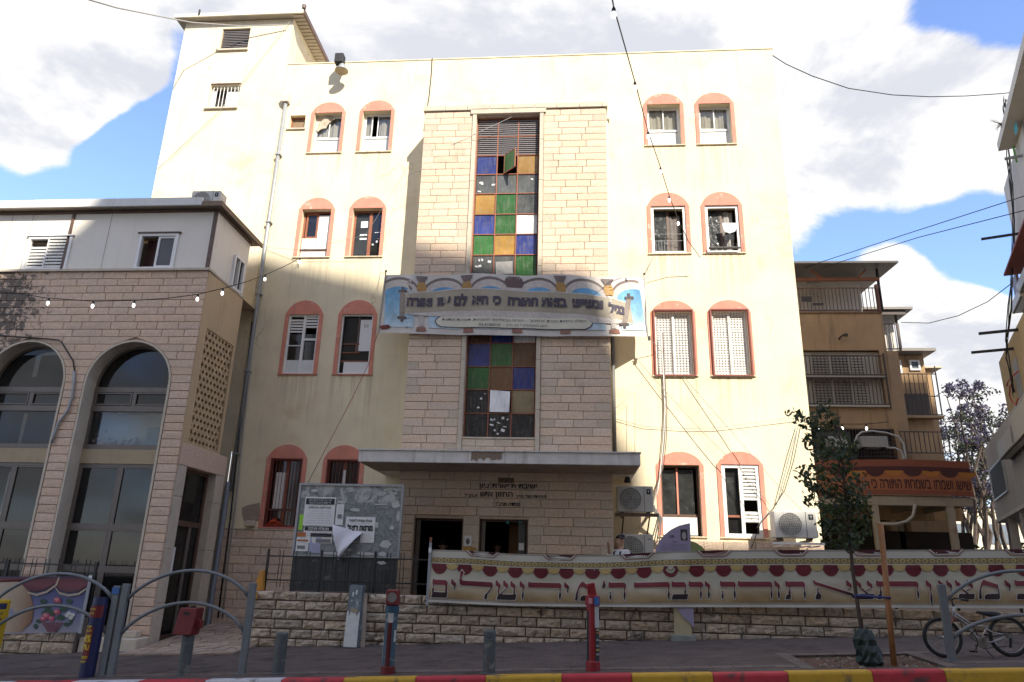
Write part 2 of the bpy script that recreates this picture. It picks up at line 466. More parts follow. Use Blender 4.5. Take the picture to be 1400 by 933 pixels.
def gsheet(mb, x0, x1, y0, y1, dz, nx=24, ny=2):
    mb.sheet(lambda u, v: (x0 + (x1 - x0) * u, y0 + (y1 - y0) * v, gz(x0 + (x1 - x0) * u, y0 + (y1 - y0) * v) + dz), nx, ny)
KY0, KY1 = 11.28, 11.50      # kerb front and back
g = MB(); xs = [-300, -40, -30, -20, -14, -10, -6, -2, 2, 6, 10, 14, 20, 30, 40, 300]; ys = [-300, -20, -3, 0, 6, 11.35, 16, 22, 60, 300]
for j in range(len(ys) - 1):
    for i in range(len(xs) - 1):
        g.poly([(x, y, gz(x, y) - (.14 if y < 12 else .16)) for x, y in ((xs[i], ys[j]), (xs[i + 1], ys[j]), (xs[i + 1], ys[j + 1]), (xs[i], ys[j + 1]))])
g.build('ground', ASPH, kind='structure')
g = MB(); xp = [-30, -22, -16, -12, -10, -8, -6, -4, -2, 0, 2, 3.55]
pav = MB()
def pav_piece(x0, x1, y0, y1, n=6): gsheet(pav, x0, x1, y0, y1, 0, n, 1)
TX0, TX1, TY0, TY1 = 3.55, 5.35, 11.72, 12.95         # tree pit
pav_piece(-30, TX0, KY1, 15.6, 30); pav_piece(TX0, TX1, KY1, TY0, 3); pav_piece(TX0, TX1, TY1, 15.6, 3); pav_piece(TX1, 24, KY1, 15.6, 20)
pave = pav.build('pavement', PAVE, kind='structure')
gsh = MB(); gsheet(gsh, -30, 24, 15.6, 22, .002, 24, 2); gsh.build('yard_ground', mat('yard_paving', (.22, .18, .15), .9, .2, 3), kind='structure')
# pale band of pavers along the kerb, laid one by one
u = MB(); u.box(-.5, .5, -.5, .5, -.5, .5); pm = u.mesh('paver', PAVE2, bevel=.03)
SL = math.atan(.047)
def paver(x, y, lx, ly, dz=.006):
    inst('paver', pm, pave, (x, y, gz(x, y) + dz - .03), (lx, ly, .06), (math.atan(.04), -SL, rnd.uniform(-.01, .01)))
x = -9.6
while x < TX0 - .25:
    L = .30
    paver(x + L / 2, 11.94, L - .012, .19, .006 + rnd.uniform(0, .003)); x += L
x = TX1 + .25
while x < 8.4:
    paver(x + .15, 12.06, .288, .19); x += .30
for x0 in [TX0 - .11, TX1 + .11]:
    y = TY0
    while y < TY1: paver(x0, y + .15, .19, .288); y += .30
x = TX0 - .2
while x < TX1 + .2: paver(x + .15, TY1 + .11, .288, .19); x += .30
pit = MB(); pit.sheet(lambda a, b: (TX0 + (TX1 - TX0) * a, TY0 + (TY1 - TY0) * b, gz(TX0 + (TX1 - TX0) * a, TY0 + (TY1 - TY0) * b) - .035 + .03 * mnoise.noise(Vector((a * 7, b * 7, 0)))), 14, 10)
pit.build('tree_pit_soil', EARTH, kind='structure')
deb = MB(); r = random.Random(5)
for k in range(150):
    x = r.uniform(TX0 + .05, TX1 - .05); y = r.uniform(TY0 + .05, TY1 - .05); q = r.uniform(.008, .03); z = gz(x, y) - .035
    a = r.uniform(0, 3.1); dx, dy = math.cos(a) * q * 1.6, math.sin(a) * q
    deb.hexa([(x - dx, y - dy, z), (x + dy, y - dx * .6, z), (x + dx, y + dy, z), (x - dy, y + dx * .6, z), (x - dx * .6, y - dy * .6, z + q), (x + dy * .6, y - dx * .4, z + q), (x + dx * .6, y + dy * .6, z + q * 1.2), (x - dy * .6, y + dx * .4, z + q)])
deb.build('gravel', mat('pit_gravel', (.24, .19, .15), .95, .3, 20, island=.5), kind='stuff')
# litter flecks and dead leaves on the pavement and road edge
lit = MB()
for k in range(90):
    x = r.uniform(-9, 8); y = r.choice([r.uniform(11.6, 15.0), r.uniform(14.7, 15.05)]); q = r.uniform(.008, .03); z = gz(x, y) + .004; a = r.uniform(0, 6.3)
    lit.poly([(x + q * math.cos(a + t), y + q * .8 * math.sin(a + t), z + r.uniform(0, .012)) for t in (0, 1.7, 3.1, 4.6)])
lit.build('leaf_litter', mat('dead_leaves', (.22, .17, .12), .95, .3, 20, island=.6), kind='stuff')

# kerb stones, painted red, white and yellow in turn
K_RED = mat('kerb_red', (.48, .035, .045), .7, .12, 6, bump=(40, .005), dirt=((.12, .05, .045), 2.6, .53, .66))
K_WHITE = mat('kerb_white', (.56, .54, .54), .7, .10, 6, bump=(40, .005), dirt=((.20, .18, .17), 2.6, .53, .66))
K_YEL = mat('kerb_yellow', (.55, .32, .022), .7, .12, 6, bump=(40, .005), dirt=((.16, .11, .06), 3.0, .52, .66))
kerb = thing('kerb', 'street kerb', 'kerb', (0, KY1, 0)); del kerb['label']; del kerb['category']; kerb['kind'] = 'structure'
kz = []
def kerb_run(xa, xb, m):
    n = max(1, round((xb - xa) / 1.0)); L = (xb - xa) / n
    for i in range(n):
        a, b = xa + i * L + .004, xa + (i + 1) * L - .004; mb = MB(); f = KY0 + rnd.uniform(-.004, .004)
        dzk = rnd.uniform(-.004, .006)
        za0, za1 = gz(a, KY1) + .012 + dzk, gz(b, KY1) + .012 + dzk
        pr = lambda x, z: [(x, f - .012, z - .16), (x, f, z - .035), (x, f + .012, z - .012), (x, f + .035, z), (x, KY1, z), (x, KY1, z - .16)]
        A_, B_ = pr(a, za0), pr(b, za1); k = len(A_); base = len(mb.v); mb.v += A_ + B_
        mb.f.append(tuple(range(k))); mb.f.append(tuple(range(2 * k - 1, k - 1, -1)))
        for q in range(k): mb.f.append((q, (q + 1) % k, k + (q + 1) % k, k + q))
        mb.build('kerb_stone', m, kerb)
KU = lambda px: at(px, 925, KY0).x
edges = [(-640, -420, K_WHITE), (-420, -210, K_RED), (-210, 14, K_WHITE)] + [(14, 97, K_RED), (97, 189, K_WHITE), (189, 281, K_RED), (281, 385, K_WHITE), (385, 470, K_RED), (470, 568, K_YEL), (568, 664, K_RED), (664, 768, K_YEL),
         (768, 864, K_RED), (864, 975, K_YEL), (975, 1078, K_RED), (1078, 1193, K_YEL), (1193, 1293, K_RED), (1293, 1420, K_YEL), (1420, 1530, K_RED), (1530, 1640, K_YEL), (1640, 1900, K_RED)]
for a, b, m in edges: kerb_run(KU(a), KU(b), m)
# ------------------------------------------------------------------ the houses across the street (behind the camera): their shade falls on the scene
FAC = mat('facing_house_wall', (.56, .47, .36), .9, .1, 2)
def facing_house(x0, x1, y0, y1, h, label, nx, zb=-1.5):
    t = thing('apartment_building', label, 'building', ((x0 + x1) / 2, y1, zb))
    w = MB(); hol = []
    n = int((h - 4) / 3.2)
    for j in range(n):
        for i in range(nx):
            xc = x0 + (x1 - x0) * (i + .5) / nx; z = 2.6 + j * 3.2
            hol.append((xc - .7, xc + .7, z, z + 1.4))
    wall_holes(w, x0, x1, zb, h, y1, hol, -.2)
    w.poly([(x0, y0, zb), (x1, y0, zb), (x1, y0, h), (x0, y0, h)]); w.poly([(x0, y0, zb), (x0, y1, zb), (x0, y1, h), (x0, y0, h)])
    w.poly([(x1, y0, zb), (x1, y1, zb), (x1, y1, h), (x1, y0, h)]); w.poly([(x0, y0, h), (x1, y0, h), (x1, y1, h), (x0, y1, h)])
    w.build('wall', FAC, t, fix=False)
    for a, b, c, d in hol:
        MB().box(a, b, y1 - .25, y1 - .2, c, d).build('window', GLASS_D, t)
    return t
FY = -5.0
# shade boundaries measured on the facade (y = 18) and carried back to the roofs along the sun
def back(x, z, y=18.0):
    k = (y - FY) / 1.0
    return x + SUN.x / -SUN.y * k, z + SUN.z / -SUN.y * k
def facing_outline(pts, label):
    "a house whose roofline steps and slopes: pts is its roofline from left to right"
    zb = -1.5; y0, y1 = FY - 9, FY
    t = thing('apartment_building', label, 'building', (pts[0][0], y1, zb))
    mb = MB(); mb.prism([(pts[-1][0], zb), (pts[0][0], zb)] + pts, y0, y1); mb.build('wall', FAC, t)
    for i in range(7):
        for j in range(6):
            x = pts[0][0] + 1.6 + i * (pts[-1][0] - pts[0][0] - 3.2) / 6; z = 2.4 + j * 3.2
            zt = min(b[1] if a[0] <= x + .8 else 99 for a, b in zip(pts, pts)) if False else 20
            o = MB().box(x - .7, x + .7, y1 + .002, y1 + .05, z, z + 1.4).build('window', WHITEP, t); MB().box(x - .6, x + .6, y1 + .051, y1 + .056, z + .1, z + 1.3).build('pane', GLASS_D, o)
# shade edges: main facade (y = 18) slopes gently; on the hall (y = 15.2) it climbs to a gable
q = [back(*(lambda p: (p.x, p.z))(at(x, y, yy)), yy) for x, y, yy in ((-40, 408, 15.24), (110, 313, 15.24), (125, 292, 15.0))]
bk_ = lambda x, y, yy: back(*(lambda p: (p.x, p.z))(at(x, y, yy)), yy)
e0 = bk_(366, 352, 18); em = bk_(600, 340, 17); en = bk_(800, 374, 17); e1 = bk_(837, 456, 16.9); e2 = bk_(876, 640, 18)
lz = back(0, at(1000, 752, 18).z)[1]
q[2] = (q[1][0] + 1.7, q[1][1] + 2.5)
roofline = [(q[0][0] - 14, q[0][1] - 6), q[0], q[1], q[2], e0, em, en, e1, e2]
facing_outline(roofline, 'tall apartment house across the street whose shade covers the lower facade')
facing_house(e2[0] + .02, 27.4, FY - 9, FY, lz, 'lower apartment house across the street beside the taller one', 3)
facing_house(27.45, 46, FY - 9, FY, 42, 'highest apartment house across the street, shading the ochre house', 6)
# ------------------------------------------------------------------ the yeshiva building
YF, YB = 18.0, 17.0            # facade plane, stone bay plane
MX0, MX1 = -8.75, 5.85
GZ0 = -.6
ZTOP = 16.28
main = thing('yeshiva_building', 'cream four storey yeshiva with salmon window arches and tall stained glass in a stone bay', 'building', (-1.5, YF, .2))
BX0, BX1 = -4.08, .94          # bay
BZT = 13.86
UL = [(-7.795, -6.736), (-6.311, -5.242)]; UR = [(2.065, 3.210), (3.525, 4.629)]
VB = [v + CZ for v in (11.575, 8.225, 4.830, .872)]
ARCH = [(140.6, 138, 128.6, 127.3), (271, 269, 264, 263), (411.4, 410.7, 411.4, 410.7), (608, 609, 617.8, 617.6)]
OPT = [(154.6, 152, 143, 142), (286.5, 285, 282, 281), (430.3, 430, 427, 426.3), (627, 628.5, 636, 635.5)]
PXC = [(450, 516, 906, 977), (432, 500, 914, 990), (412, 487, 924, 1003), (388, 467, 931, 1018)]
wins = []
def weather(m):
    "run-off stains below the sills and hairline cracks in the render"
    T = NT(m.node_tree); b = T.n['Principled BSDF']; old = b.inputs['Base Color'].links[0].from_socket
    geo = T.new('ShaderNodeNewGeometry'); sp = T.new('ShaderNodeSeparateXYZ'); T.put(sp.inputs[0], geo.outputs['Position']); mxs = mzs = 0.0
    for u0, u1 in UL + UR:
        k = T.math('MULTIPLY', T.rng(sp.outputs[0], u0 - .12, u0 + .06, 0, 1, True), T.rng(sp.outputs[0], u1 - .06, u1 + .12, 1, 0, True)); mxs = T.math('ADD', mxs, k)
    for v in VB: mzs = T.math('ADD', mzs, T.math('MULTIPLY', T.rng(sp.outputs[2], v - 1.5, v, 0, 1), T.math('LESS_THAN', sp.outputs[2], v + .05)))
    st_n = T.rng(T.noise(T.vmath('MULTIPLY', geo.outputs['Position'], (7, 7, .25)), 1.6, 6, .6), .42, .72, 0, 1, True)
    c = T.mix(T.math('MULTIPLY', T.math('MULTIPLY', mxs, mzs), T.math('MULTIPLY', st_n, .6)), old, (.40, .30, .20))
    vo = T.new('ShaderNodeTexVoronoi', feature='DISTANCE_TO_EDGE'); nz = T.new('ShaderNodeTexNoise'); T.put(nz.inputs['Vector'], geo.outputs['Position']); nz.inputs['Scale'].default_value = 1.1; nz.inputs['Detail'].default_value = 8
    T.put(vo.inputs['Vector'], T.vmath('ADD', geo.outputs['Position'], T.vmath('MULTIPLY', nz.outputs[1], (1.6, 1.6, 1.6)))); vo.inputs['Scale'].default_value = .28
    cr = T.math('MULTIPLY', T.rng(vo.outputs['Distance'], .0, .0035, 1, 0, True), T.rng(T.noise(geo.outputs['Position'], .5, 3), .52, .62, 0, .75, True))
    T.put(b.inputs['Base Color'], T.mix(cr, c, (.24, .18, .12)))
weather(PLASTER)
for r_ in range(4):
    for c_ in range(4):
        u0, u1 = (UL + UR)[c_]
        za = vz(PXC[r_][c_], ARCH[r_][c_], YF); zo = vz(PXC[r_][c_], OPT[r_][c_], YF); zb = VB[r_]
        wins.append((r_, c_, u0, u1, zb, zo, za))
ST = .105                       # painted strip beside the opening
hole = {(r_, c_): (u0 + ST, u1 - ST, zb + .045, zo) for r_, c_, u0, u1, zb, zo, za in wins}
x0, x1, z0, z1 = rc(396, 417, 158, 176, YF); vent_h = (x0, x1, z0, z1)
TWX0 = -12.31
t1 = rc(303, 341, 40, 69, YF); t2 = rc(287, 327, 117, 148.5, YF)
TWTOP = at(320, 30, YF).z
w = MB(); wall_holes(w, MX0, MX1, GZ0, ZTOP, YF, list(hole.values()) + [vent_h, (BX0 + .1, BX1 - .1, .3, 3.6)], .30)
w.poly([(MX1, YF, GZ0), (MX1, 26, GZ0), (MX1, 26, ZTOP), (MX1, YF, ZTOP)]); w.poly([(MX0, YF, ZTOP), (MX1, YF, ZTOP), (MX1, YF + .3, ZTOP), (MX0, YF + .3, ZTOP)])
w.poly([(MX0, YF + .3, ZTOP - .8), (MX1, YF + .3, ZTOP - .8), (MX1, 26, ZTOP - .8), (MX0, 26, ZTOP - .8)])
w.poly([(MX0, YF + .3, ZTOP), (MX1, YF + .3, ZTOP), (MX1, YF + .3, ZTOP - .8), (MX0, YF + .3, ZTOP - .8)])
w.poly([(MX0, 26, GZ0), (MX1, 26, GZ0), (MX1, 26, ZTOP), (MX0, 26, ZTOP)])
w.build('wall', PLASTER, main, fix=False)
# thin parapet cap
MB().box(MX0, MX1 + .02, YF - .02, YF + .32, ZTOP + .002, ZTOP + .035).build('parapet_cap', PLASTER, main)
# salmon reveals, surrounds, sills
def surround(u0, u1, zb, zo, za, hl, sill=True):
    mb = MB(); p = YF - .022
    mb.box(u0, hl[0] - .001, p, YF + .002, zb + .05, zo); mb.box(hl[1] + .001, u1, p, YF + .002, zb + .05, zo)
    zs = zo - .02; cx = (u0 + u1) / 2; hw = (u1 - u0) / 2; pts = []
    pts += [(u1, zo)]
    rise = za - zo; zsp = zo - .12
    for k in range(0, 17):
        a = math.pi * k / 16
        z = zsp + (za - zsp) * math.sin(a)
        if z >= zo: pts.append((cx + hw * math.cos(a), z))
    pts += [(u0, zo)]
    mb.prism(pts, p, YF + .002)
    reveal(mb, hl[0] - .0015, hl[1] + .0015, hl[2], hl[3] + .0015, YF - .004, .17)
    o = mb.build('arched_surround', SALMON, main)
    if sill: MB().box(u0 - .01, u1 + .01, YF - .045, YF + .16, zb + .012, zb + .043).build('sill', SALMON if u0 < -4 and zb < 8 else PLASTER, main, bevel=.006)
for r_, c_, u0, u1, zb, zo, za in wins: surround(u0, u1, zb, zo, za, hole[(r_, c_)])
# rooms behind the openings
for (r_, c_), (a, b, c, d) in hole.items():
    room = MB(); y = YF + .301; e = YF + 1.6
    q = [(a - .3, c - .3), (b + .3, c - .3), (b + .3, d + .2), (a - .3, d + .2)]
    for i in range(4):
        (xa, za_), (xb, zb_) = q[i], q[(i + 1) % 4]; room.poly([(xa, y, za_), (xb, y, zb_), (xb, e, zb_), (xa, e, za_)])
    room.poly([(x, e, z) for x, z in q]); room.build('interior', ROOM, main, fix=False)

def frame_bars(mb, a, b, c, d, y0, y1, t):
    mb.box(a, a + t, y0, y1, c, d); mb.box(b - t, b, y0, y1, c, d); mb.box(a + t, b - t, y0, y1, c, c + t); mb.box(a + t, b - t, y0, y1, d - t, d)
def pane(parent, a, b, c, d, y, m=None, name='pane'):
    return MB().box(a, b, y, y + .008, c, d).build(name, m or GLASS, parent)
def curtain(parent, a, b, c, d, y, m, seed=0, name='curtain'):
    r = random.Random(seed); k = r.uniform(14, 20) * (b - a); amp = .02; ph = r.uniform(0, 6)
    mb = MB(); mb.sheet(lambda u, v: (a + (b - a) * u, y + amp * math.sin(u * k * 1.6 + ph + v * .8) + .008 * math.sin(u * k * 4.1), c + (d - c) * v), 70, 2)
    return mb.build(name, m, parent, smooth=True, fix=False)
def slats(parent, a, b, c, d, y, m, pitch=.075, miss=(), th=.045, name='slat', tilt=.03):
    n = max(1, int(round((d - c) / pitch))); h = (d - c) / n
    for i in range(n):
        if i in miss: continue
        z = c + i * h + h * .14
        MB().hexa([(a, y - tilt, z), (b, y - tilt, z), (b, y + .010, z + h * .55), (a, y + .010, z + h * .55),
                   (a, y - tilt - .006, z + h * .30), (b, y - tilt - .006, z + h * .30), (b, y + .004, z + h * .86), (a, y + .004, z + h * .86)]).build(name, m, parent)
def barset(parent, a, b, c, d, y, n, m, cross=(), r=.008, name='bar'):
    for i in range(n):
        x = a + (b - a) * (i + .5) / n
        MB().tube([(x, y, c), (x, y, d)], r, 5).build(name, m, parent)
    for z in cross: MB().box(a, b, y - .012, y - .001 - r, z - .012, z + .012).build('crossbar', m, parent)
def paper_on(parent, x, z, w_, h_, y, rot=0, m=PAPER, name='paper'):
    c, s = math.cos(rot), math.sin(rot); mb = MB()
    p = [(x + dx * c - dz * s, z + dx * s + dz * c) for dx, dz in ((-w_ / 2, -h_ / 2), (w_ / 2, -h_ / 2), (w_ / 2, h_ / 2), (-w_ / 2, h_ / 2))]
    mb.prism(p, y - .004, y - .001); return mb.build(name, m, parent)
WY = YF + .17
def window_root(hl, m, t=.045, y=WY, name='window'):
    a, b, c, d = hl; mb = MB(); frame_bars(mb, a, b, c, d, y, y + .06, t)
    return mb.build(name, m, main, bevel=.004)
FROST = mat('frosted_panel', (.66, .68, .66), .35, .06, 4)
BOARD = mat('white_board', (.74, .72, .68), .7, .07, 5, dirt=((.5, .45, .38), 2, .6, .8))
def slide_window(hl, seed, curt, dark_left=False):
    a, b, c, d = hl; wd = window_root(hl, WHITEP)
    zm = c + (d - c) * .42; xm = (a + b) / 2
    MB().box(a + .045, b - .045, WY + .001, WY + .055, zm - .03, zm + .03).build('transom', WHITEP, wd)
    MB().box(a + .045, b - .045, WY + .025, WY + .035, c + .045, zm - .03).build('panel', FROST, wd)
    for xa, xb, dy in ((a + .045, xm + .02, .004), (xm - .02, b - .045, .03)):
        if dark_left and dy < .01: xb = xa + .22
        mb = MB(); frame_bars(mb, xa, xb, zm + .03, d - .045, WY + dy, WY + dy + .024, .028); mb.build('sash', WHITEP, wd)
        pane(wd, xa + .028, xb - .028, zm + .058, d - .073, WY + dy + .008)
    if curt: curtain(wd, a + .05, b - .05 if not dark_left else a + .25, zm + .02, d - .04, WY + .095, CURTAIN, seed)
    if dark_left: curtain(wd, xm + .02, b - .05, zm + .02, d - .04, WY + .095, CURTAIN, seed + 5)
    return wd
slide_window(hole[(0, 0)], 1, True); slide_window(hole[(0, 1)], 2, True, True); slide_window(hole[(0, 2)], 3, True); slide_window(hole[(0, 3)], 4, True)
# a rag hung over the first window's head
rag = MB(); a, b, c, d = hole[(0, 0)]
rag.sheet(lambda u, v: (a + .04 + (.50 + .07 * math.sin(v * 5)) * u, WY - .03 + .03 * math.sin(u * 9 + v * 3) + .012 * math.sin(v * 17 + u * 23), d - .06 - (.34 + .12 * math.sin(u * 4 + .6) + .05 * math.sin(u * 11)) * v), 16, 10)
tag(rag.build('cloth', mat('beige_rag', (.50, .42, .33), .95, .3, 14), smooth=True, fix=False), 'crumpled beige cloth stuffed in the head of the top left window', 'cloth')
# second floor from the top, left: boarded window
a, b, c, d = hole[(1, 0)]; wd = window_root(hole[(1, 0)], WOODR, .05)
xs_ = a + (b - a) * .10, a + (b - a) * .52; zs_ = c + (d - c) * .44
pane(wd, xs_[0], xs_[1], zs_, d - .05, WY + .02, GLASS_D)
mb = MB(); frame_bars(mb, xs_[0], xs_[1], zs_, d - .06, WY - .01, WY + .03, .05); mb.build('sash', WOODR, wd)
MB().box(xs_[1] + .01, b - .02, WY - .015, WY + .012, c + .3, d - .12).build('board', BOARD, wd)
MB().box(a + .03, xs_[1], WY - .02, WY + .005, c + .3, zs_ - .01).build('board', BOARD, wd)
MB().box(a + .03, b - .03, WY - .02, WY + .005, c + .02, c + .27).build('board', BOARD, wd)
MB().box(a, b, WY - .05, WY - .03, c + .26, c + .30).build('crossbar', BROWNM, wd)
# ... next to it: old wooden casement with stickers, plastic inside
a, b, c, d = hole[(1, 1)]; wd = window_root(hole[(1, 1)], WOODR, .06); xm = a + (b - a) * .58
MB().box(xm - .045, xm + .045, WY - .02, WY + .05, c + .06, d - .06).build('mullion', WOODR, wd)
pane(wd, a + .06, xm - .045, c + .06, d - .06, WY + .02, PLASTIC); pane(wd, xm + .045, b - .06, c + .06, d - .06, WY + .02, GLASS_D)
for x, z, ww, hh in ((.36, .72, .20, .2), (.36, .50, .21, .05), (.36, .42, .2, .06), (.83, .55, .18, .015), (.83, .36, .05, .06), (.70, .30, .05, .05), (.86, .42, .02, .03)):
    paper_on(wd, a + (b - a) * x, c + (d - c) * z, ww, hh, WY + .018, rnd.uniform(-.06, .06))
# right: white framed windows with curtains and rails
def open_window(hl, seed, left_m, right_m, rail=True):
    a, b, c, d = hl; wd = window_root(hl, WHITEP, .075, YF + .02)
    xm = a + (b - a) * .50
    MB().box(xm - .03, xm + .03, WY + .02, WY + .06, c + .07, d - .07).build('mullion', BROWNM, wd)
    pane(wd, a + .08, xm - .03, c + .07, d - .07, WY + .03, left_m); curtain(wd, xm + .02, b - .12, c + .08, d - .10 - .1 * seed % .2, WY + .06, right_m, seed)
    if rail:
        for z in (c + .42, c + .62): MB().tube([(a + .075, YF + .1, z), (b - .075, YF + .1, z)], .008, 5).build('rail', GALV, wd)
    return wd
w3 = open_window(hole[(1, 2)], 3, PLASTIC, CURT_D); w4 = open_window(hole[(1, 3)], 4, PLASTIC, mat('grey_patterned_curtain', (.34, .32, .30), .9, .5, 26), False)
a, b, c, d = hole[(1, 2)]
barset(w3, a + .08, xm if False else (a + b) / 2, c + .07, c + .42, YF + .1, 5, GALV, r=.006)
a, b, c, d = hole[(1, 3)]
ln = thing('laundry_line', 'washing line across the third floor right window', 'laundry line', (a, YF + .02, d - .5)); MB().tube([(a + .02, YF - .02, d - .55), (b - .02, YF - .02, d - .55)], .005, 5).build('wire', CABLE, ln)
lx0 = a + (b - a) * .48
cl = MB(); cl.sheet(lambda u, v: (lx0 + .04 * v + (.44 - .14 * v) * u, YF - .03 + .015 * math.sin(u * 12 + v * 2) * v, d - .55 - (.30 - .06 * (2 * u - 1) ** 2) * v), 14, 6)
tag(cl.build('garment', mat('white_cloth', (.76, .75, .74), .9, .05, 8), smooth=True, fix=False), 'white undershirt hung on the washing line of the third floor window', 'laundry')
cl = MB(); cl.sheet(lambda u, v: (lx0 + .06 + .24 * u, YF - .005 + .012 * math.sin(u * 10), d - .82 - .22 * v), 10, 4)
tag(cl.build('garment', mat('black_cloth', (.03, .03, .035), .9, .2, 8), smooth=True, fix=False), 'black garment hung below the white undershirt', 'laundry')
MB().box(a + .02, b - .06, YF - .16, YF - .06, c + .08, c + .11).build('flower_rail', DARKMET, w4)
for k in range(6): MB().tube([(a + .05 + k * .17, YF - .16, c + .02), (a + .05 + k * .17, YF - .16, c + .2)], .007, 5).build('bar', DARKMET, w4)
# first floor left: shutter window and paper window
a, b, c, d = hole[(2, 0)]; wd = window_root(hole[(2, 0)], WHITEP, .05, YF + .03); xm = (a + b) / 2 + .02; H = d - c
MB().box(xm - .035, xm + .035, YF + .03, YF + .09, c + .05, d - .05).build('mullion', WHITEP, wd)
slats(wd, a + .06, xm - .04, c + H * .69, c + H * .93, YF + .07, WHITE_SH, .078); slats(wd, xm + .04, b - .06, c + H * .77, d - .05, YF + .07, WHITE_SH, .078)
MB().box(xm + .035, b - .05, YF + .04, YF + .08, c + H * .565, c + H * .60).build('transom', WHITEP, wd); MB().box(a + .05, xm - .035, YF + .04, YF + .08, c + H * .47, c + H * .485).build('transom', WHITEP, wd)
for xa, xb in ((a + .05, xm - .035), (xm + .035, b - .05)):
    MB().box(xa, xb, YF + .07, YF + .085, c + .05, c + H * .24).build('panel', FROST, wd)
    pane(wd, xa, xb, c + H * .24, c + H * .68, YF + .09, GLASS_D)
curtain(wd, a + .12, xm, c + H * .22, c + H * .66, YF + .16, CURT_D, 8); curtain(wd, xm, b - .1, c + H * .22, c + H * .55, YF + .16, mat('charcoal_curtain', (.05, .05, .05), .95, .3, 10), 9)
a, b, c, d = hole[(2, 1)]; wd = window_root(hole[(2, 1)], WHITEP, .04, YF + .03); H = d - c; L = b - a
pane(wd, a + .04, b - .04, c + .04, d - .04, YF + .13, GLASS_D)
for z0_, z1_ in ((.505, .52), (.36, .375), (.22, .235)): MB().box(a + .05, a + L * (.62 if z0_ > .3 else .95), YF + .09, YF + .12, c + H * z0_, c + H * z1_).build('crossbar', WOODR, wd)
MB().box(a + L * .49, a + L * .52, YF + .09, YF + .12, c + H * .37, c + H * .51).build('crossbar', WOODR, wd)
MB().box(a + L * .52, a + L * .56, YF + .085, YF + .125, c + H * .38, d - .04).build('mullion', BROWNM, wd)
paper_on(wd, a + L * .77, c + H * .66, L * .38, H * .53, YF + .10); paper_on(wd, a + L * .56, c + H * .12, L * .80, H * .19, YF + .10)
pm_ = MB(); put_text(pm_, 'טו', lambda x, y: (a + L * .77 + x, YF + .093, c + H * .82 + y), .12, w=.11); pm_.build('lettering', INK, wd)
# first floor right: barred white shutters
for ci, sd_ in ((2, 1), (3, 2)):
    a, b, c, d = hole[(2, ci)]; wd = window_root(hole[(2, ci)], WHITEP, .05, YF + .07); xm = (a + b) / 2
    MB().box(xm - .03, xm + .03, YF + .07, YF + .13, c + .05, d - .05).build('mullion', WHITEP, wd)
    MB().box(a + .05, b - .05, YF + .13, YF + .15, c + .05, d - .05).build('board', WHITEP, wd)
    for xa, xb in ((a + .05, xm - .03), (xm + .03, b - .05)): slats(wd, xa, xb, c + .05, d - .05, YF + .118, WHITE_SH, .07, tilt=.003)
    mb = MB(); frame_bars(mb, a - .05, b + .05, c - .03, d + .06, YF - .075, YF - .045, .035); mb.build('bar_frame', REDBAR, wd)
    barset(wd, a, b, c + .005, d + .02, YF - .06, 12, BROWNM, r=.006)
# ground floor left: red barred windows
for ci in (0, 1):
    a, b, c, d = hole[(3, ci)]; wd = window_root(hole[(3, ci)], REDBAR, .05, YF + .10); H = d - c; L = b - a
    pane(wd, a + .05, b - .05, c + .05, d - .05, YF + .14, GLASS_D)
    xm = a + L * .52; MB().box(xm - .04, xm + .04, YF + .11, YF + .16, c + .05, d - .05).build('mullion', WOODR, wd)
    MB().box(a + .05, b - .05, YF + .10, YF + .135, c + H * .24, c + H * .27).build('crossbar', BROWNM, wd)
    if ci == 0: MB().box(a + L * .17, a + L * .48, YF + .115, YF + .13, c + H * .27, c + H * .80).build('board', BOARD, wd)
    else: MB().box(a + L * .48, a + L * .56, YF + .09, YF + .10, c + H * .4, c + H * .85).build('board', BOARD, wd)
    mb = MB(); frame_bars(mb, a + .004, b - .004, c + .004, d - .004, YF + .0, YF + .03, .03); mb.build('bar_frame', REDBAR, wd)
    barset(wd, a + .03, b - .03, c + .03, d - .03, YF + .015, 9, REDBAR, r=.008)
# ground floor right
a, b, c, d = hole[(3, 2)]; wd = window_root(hole[(3, 2)], BROWNM, .05, WY); H = d - c; L = b - a
zm = c + H * .27; MB().box(a + .05, b - .05, WY - .02, WY + .05, zm, zm + .06).build('transom', BROWNM, wd)
MB().box(a + .03, b - .08, WY - .04, WY - .02, c + .03, zm - .01).build('board', BOARD, wd)
xm = a + L * .44; MB().box(xm - .02, xm + .02, WY - .02, WY + .03, zm + .06, d - .06).build('mullion', SALMON, wd)
def wrap(parent, a, b, c, d, y, seed):
    mb = MB(); r = random.Random(seed); q = r.uniform(0, 5)
    mb.sheet(lambda u, v: (a + (b - a) * u, y + .02 * mnoise.noise(Vector((u * 5 + q, v * 7 + u * 4, seed))), c + (d - c) * v), 12, 16)
    mb.build('plastic_sheet', PLASTIC, parent, smooth=True, fix=False)
wrap(wd, a + .05, b - .12, zm + .06, d - .10, WY + .02, 2)
a, b, c, d = hole[(3, 3)]; wd = window_root(hole[(3, 3)], WHITEP, .085, YF + .01); H = d - c; L = b - a; xm = a + L * .50
MB().box(xm - .04, xm + .04, YF + .01, YF + .08, c + .085, d - .085).build('mullion', WHITEP, wd)
pane(wd, a + .085, xm - .04, c + .085, d - .085, YF + .12, GLASS_D); wrap(wd, a + .09, a + L * .33, c + H * .28, d - .3, YF + .10, 5)
MB().box(a + .085, xm - .04, YF + .06, YF + .09, c + H * .27, c + H * .30).build('crossbar', WOODR, wd)
slats(wd, xm + .04, b - .085, c + .09, d - .09, YF + .06, WHITE_SH, .085, miss=(0, 1, 2, 6, 7, 8))
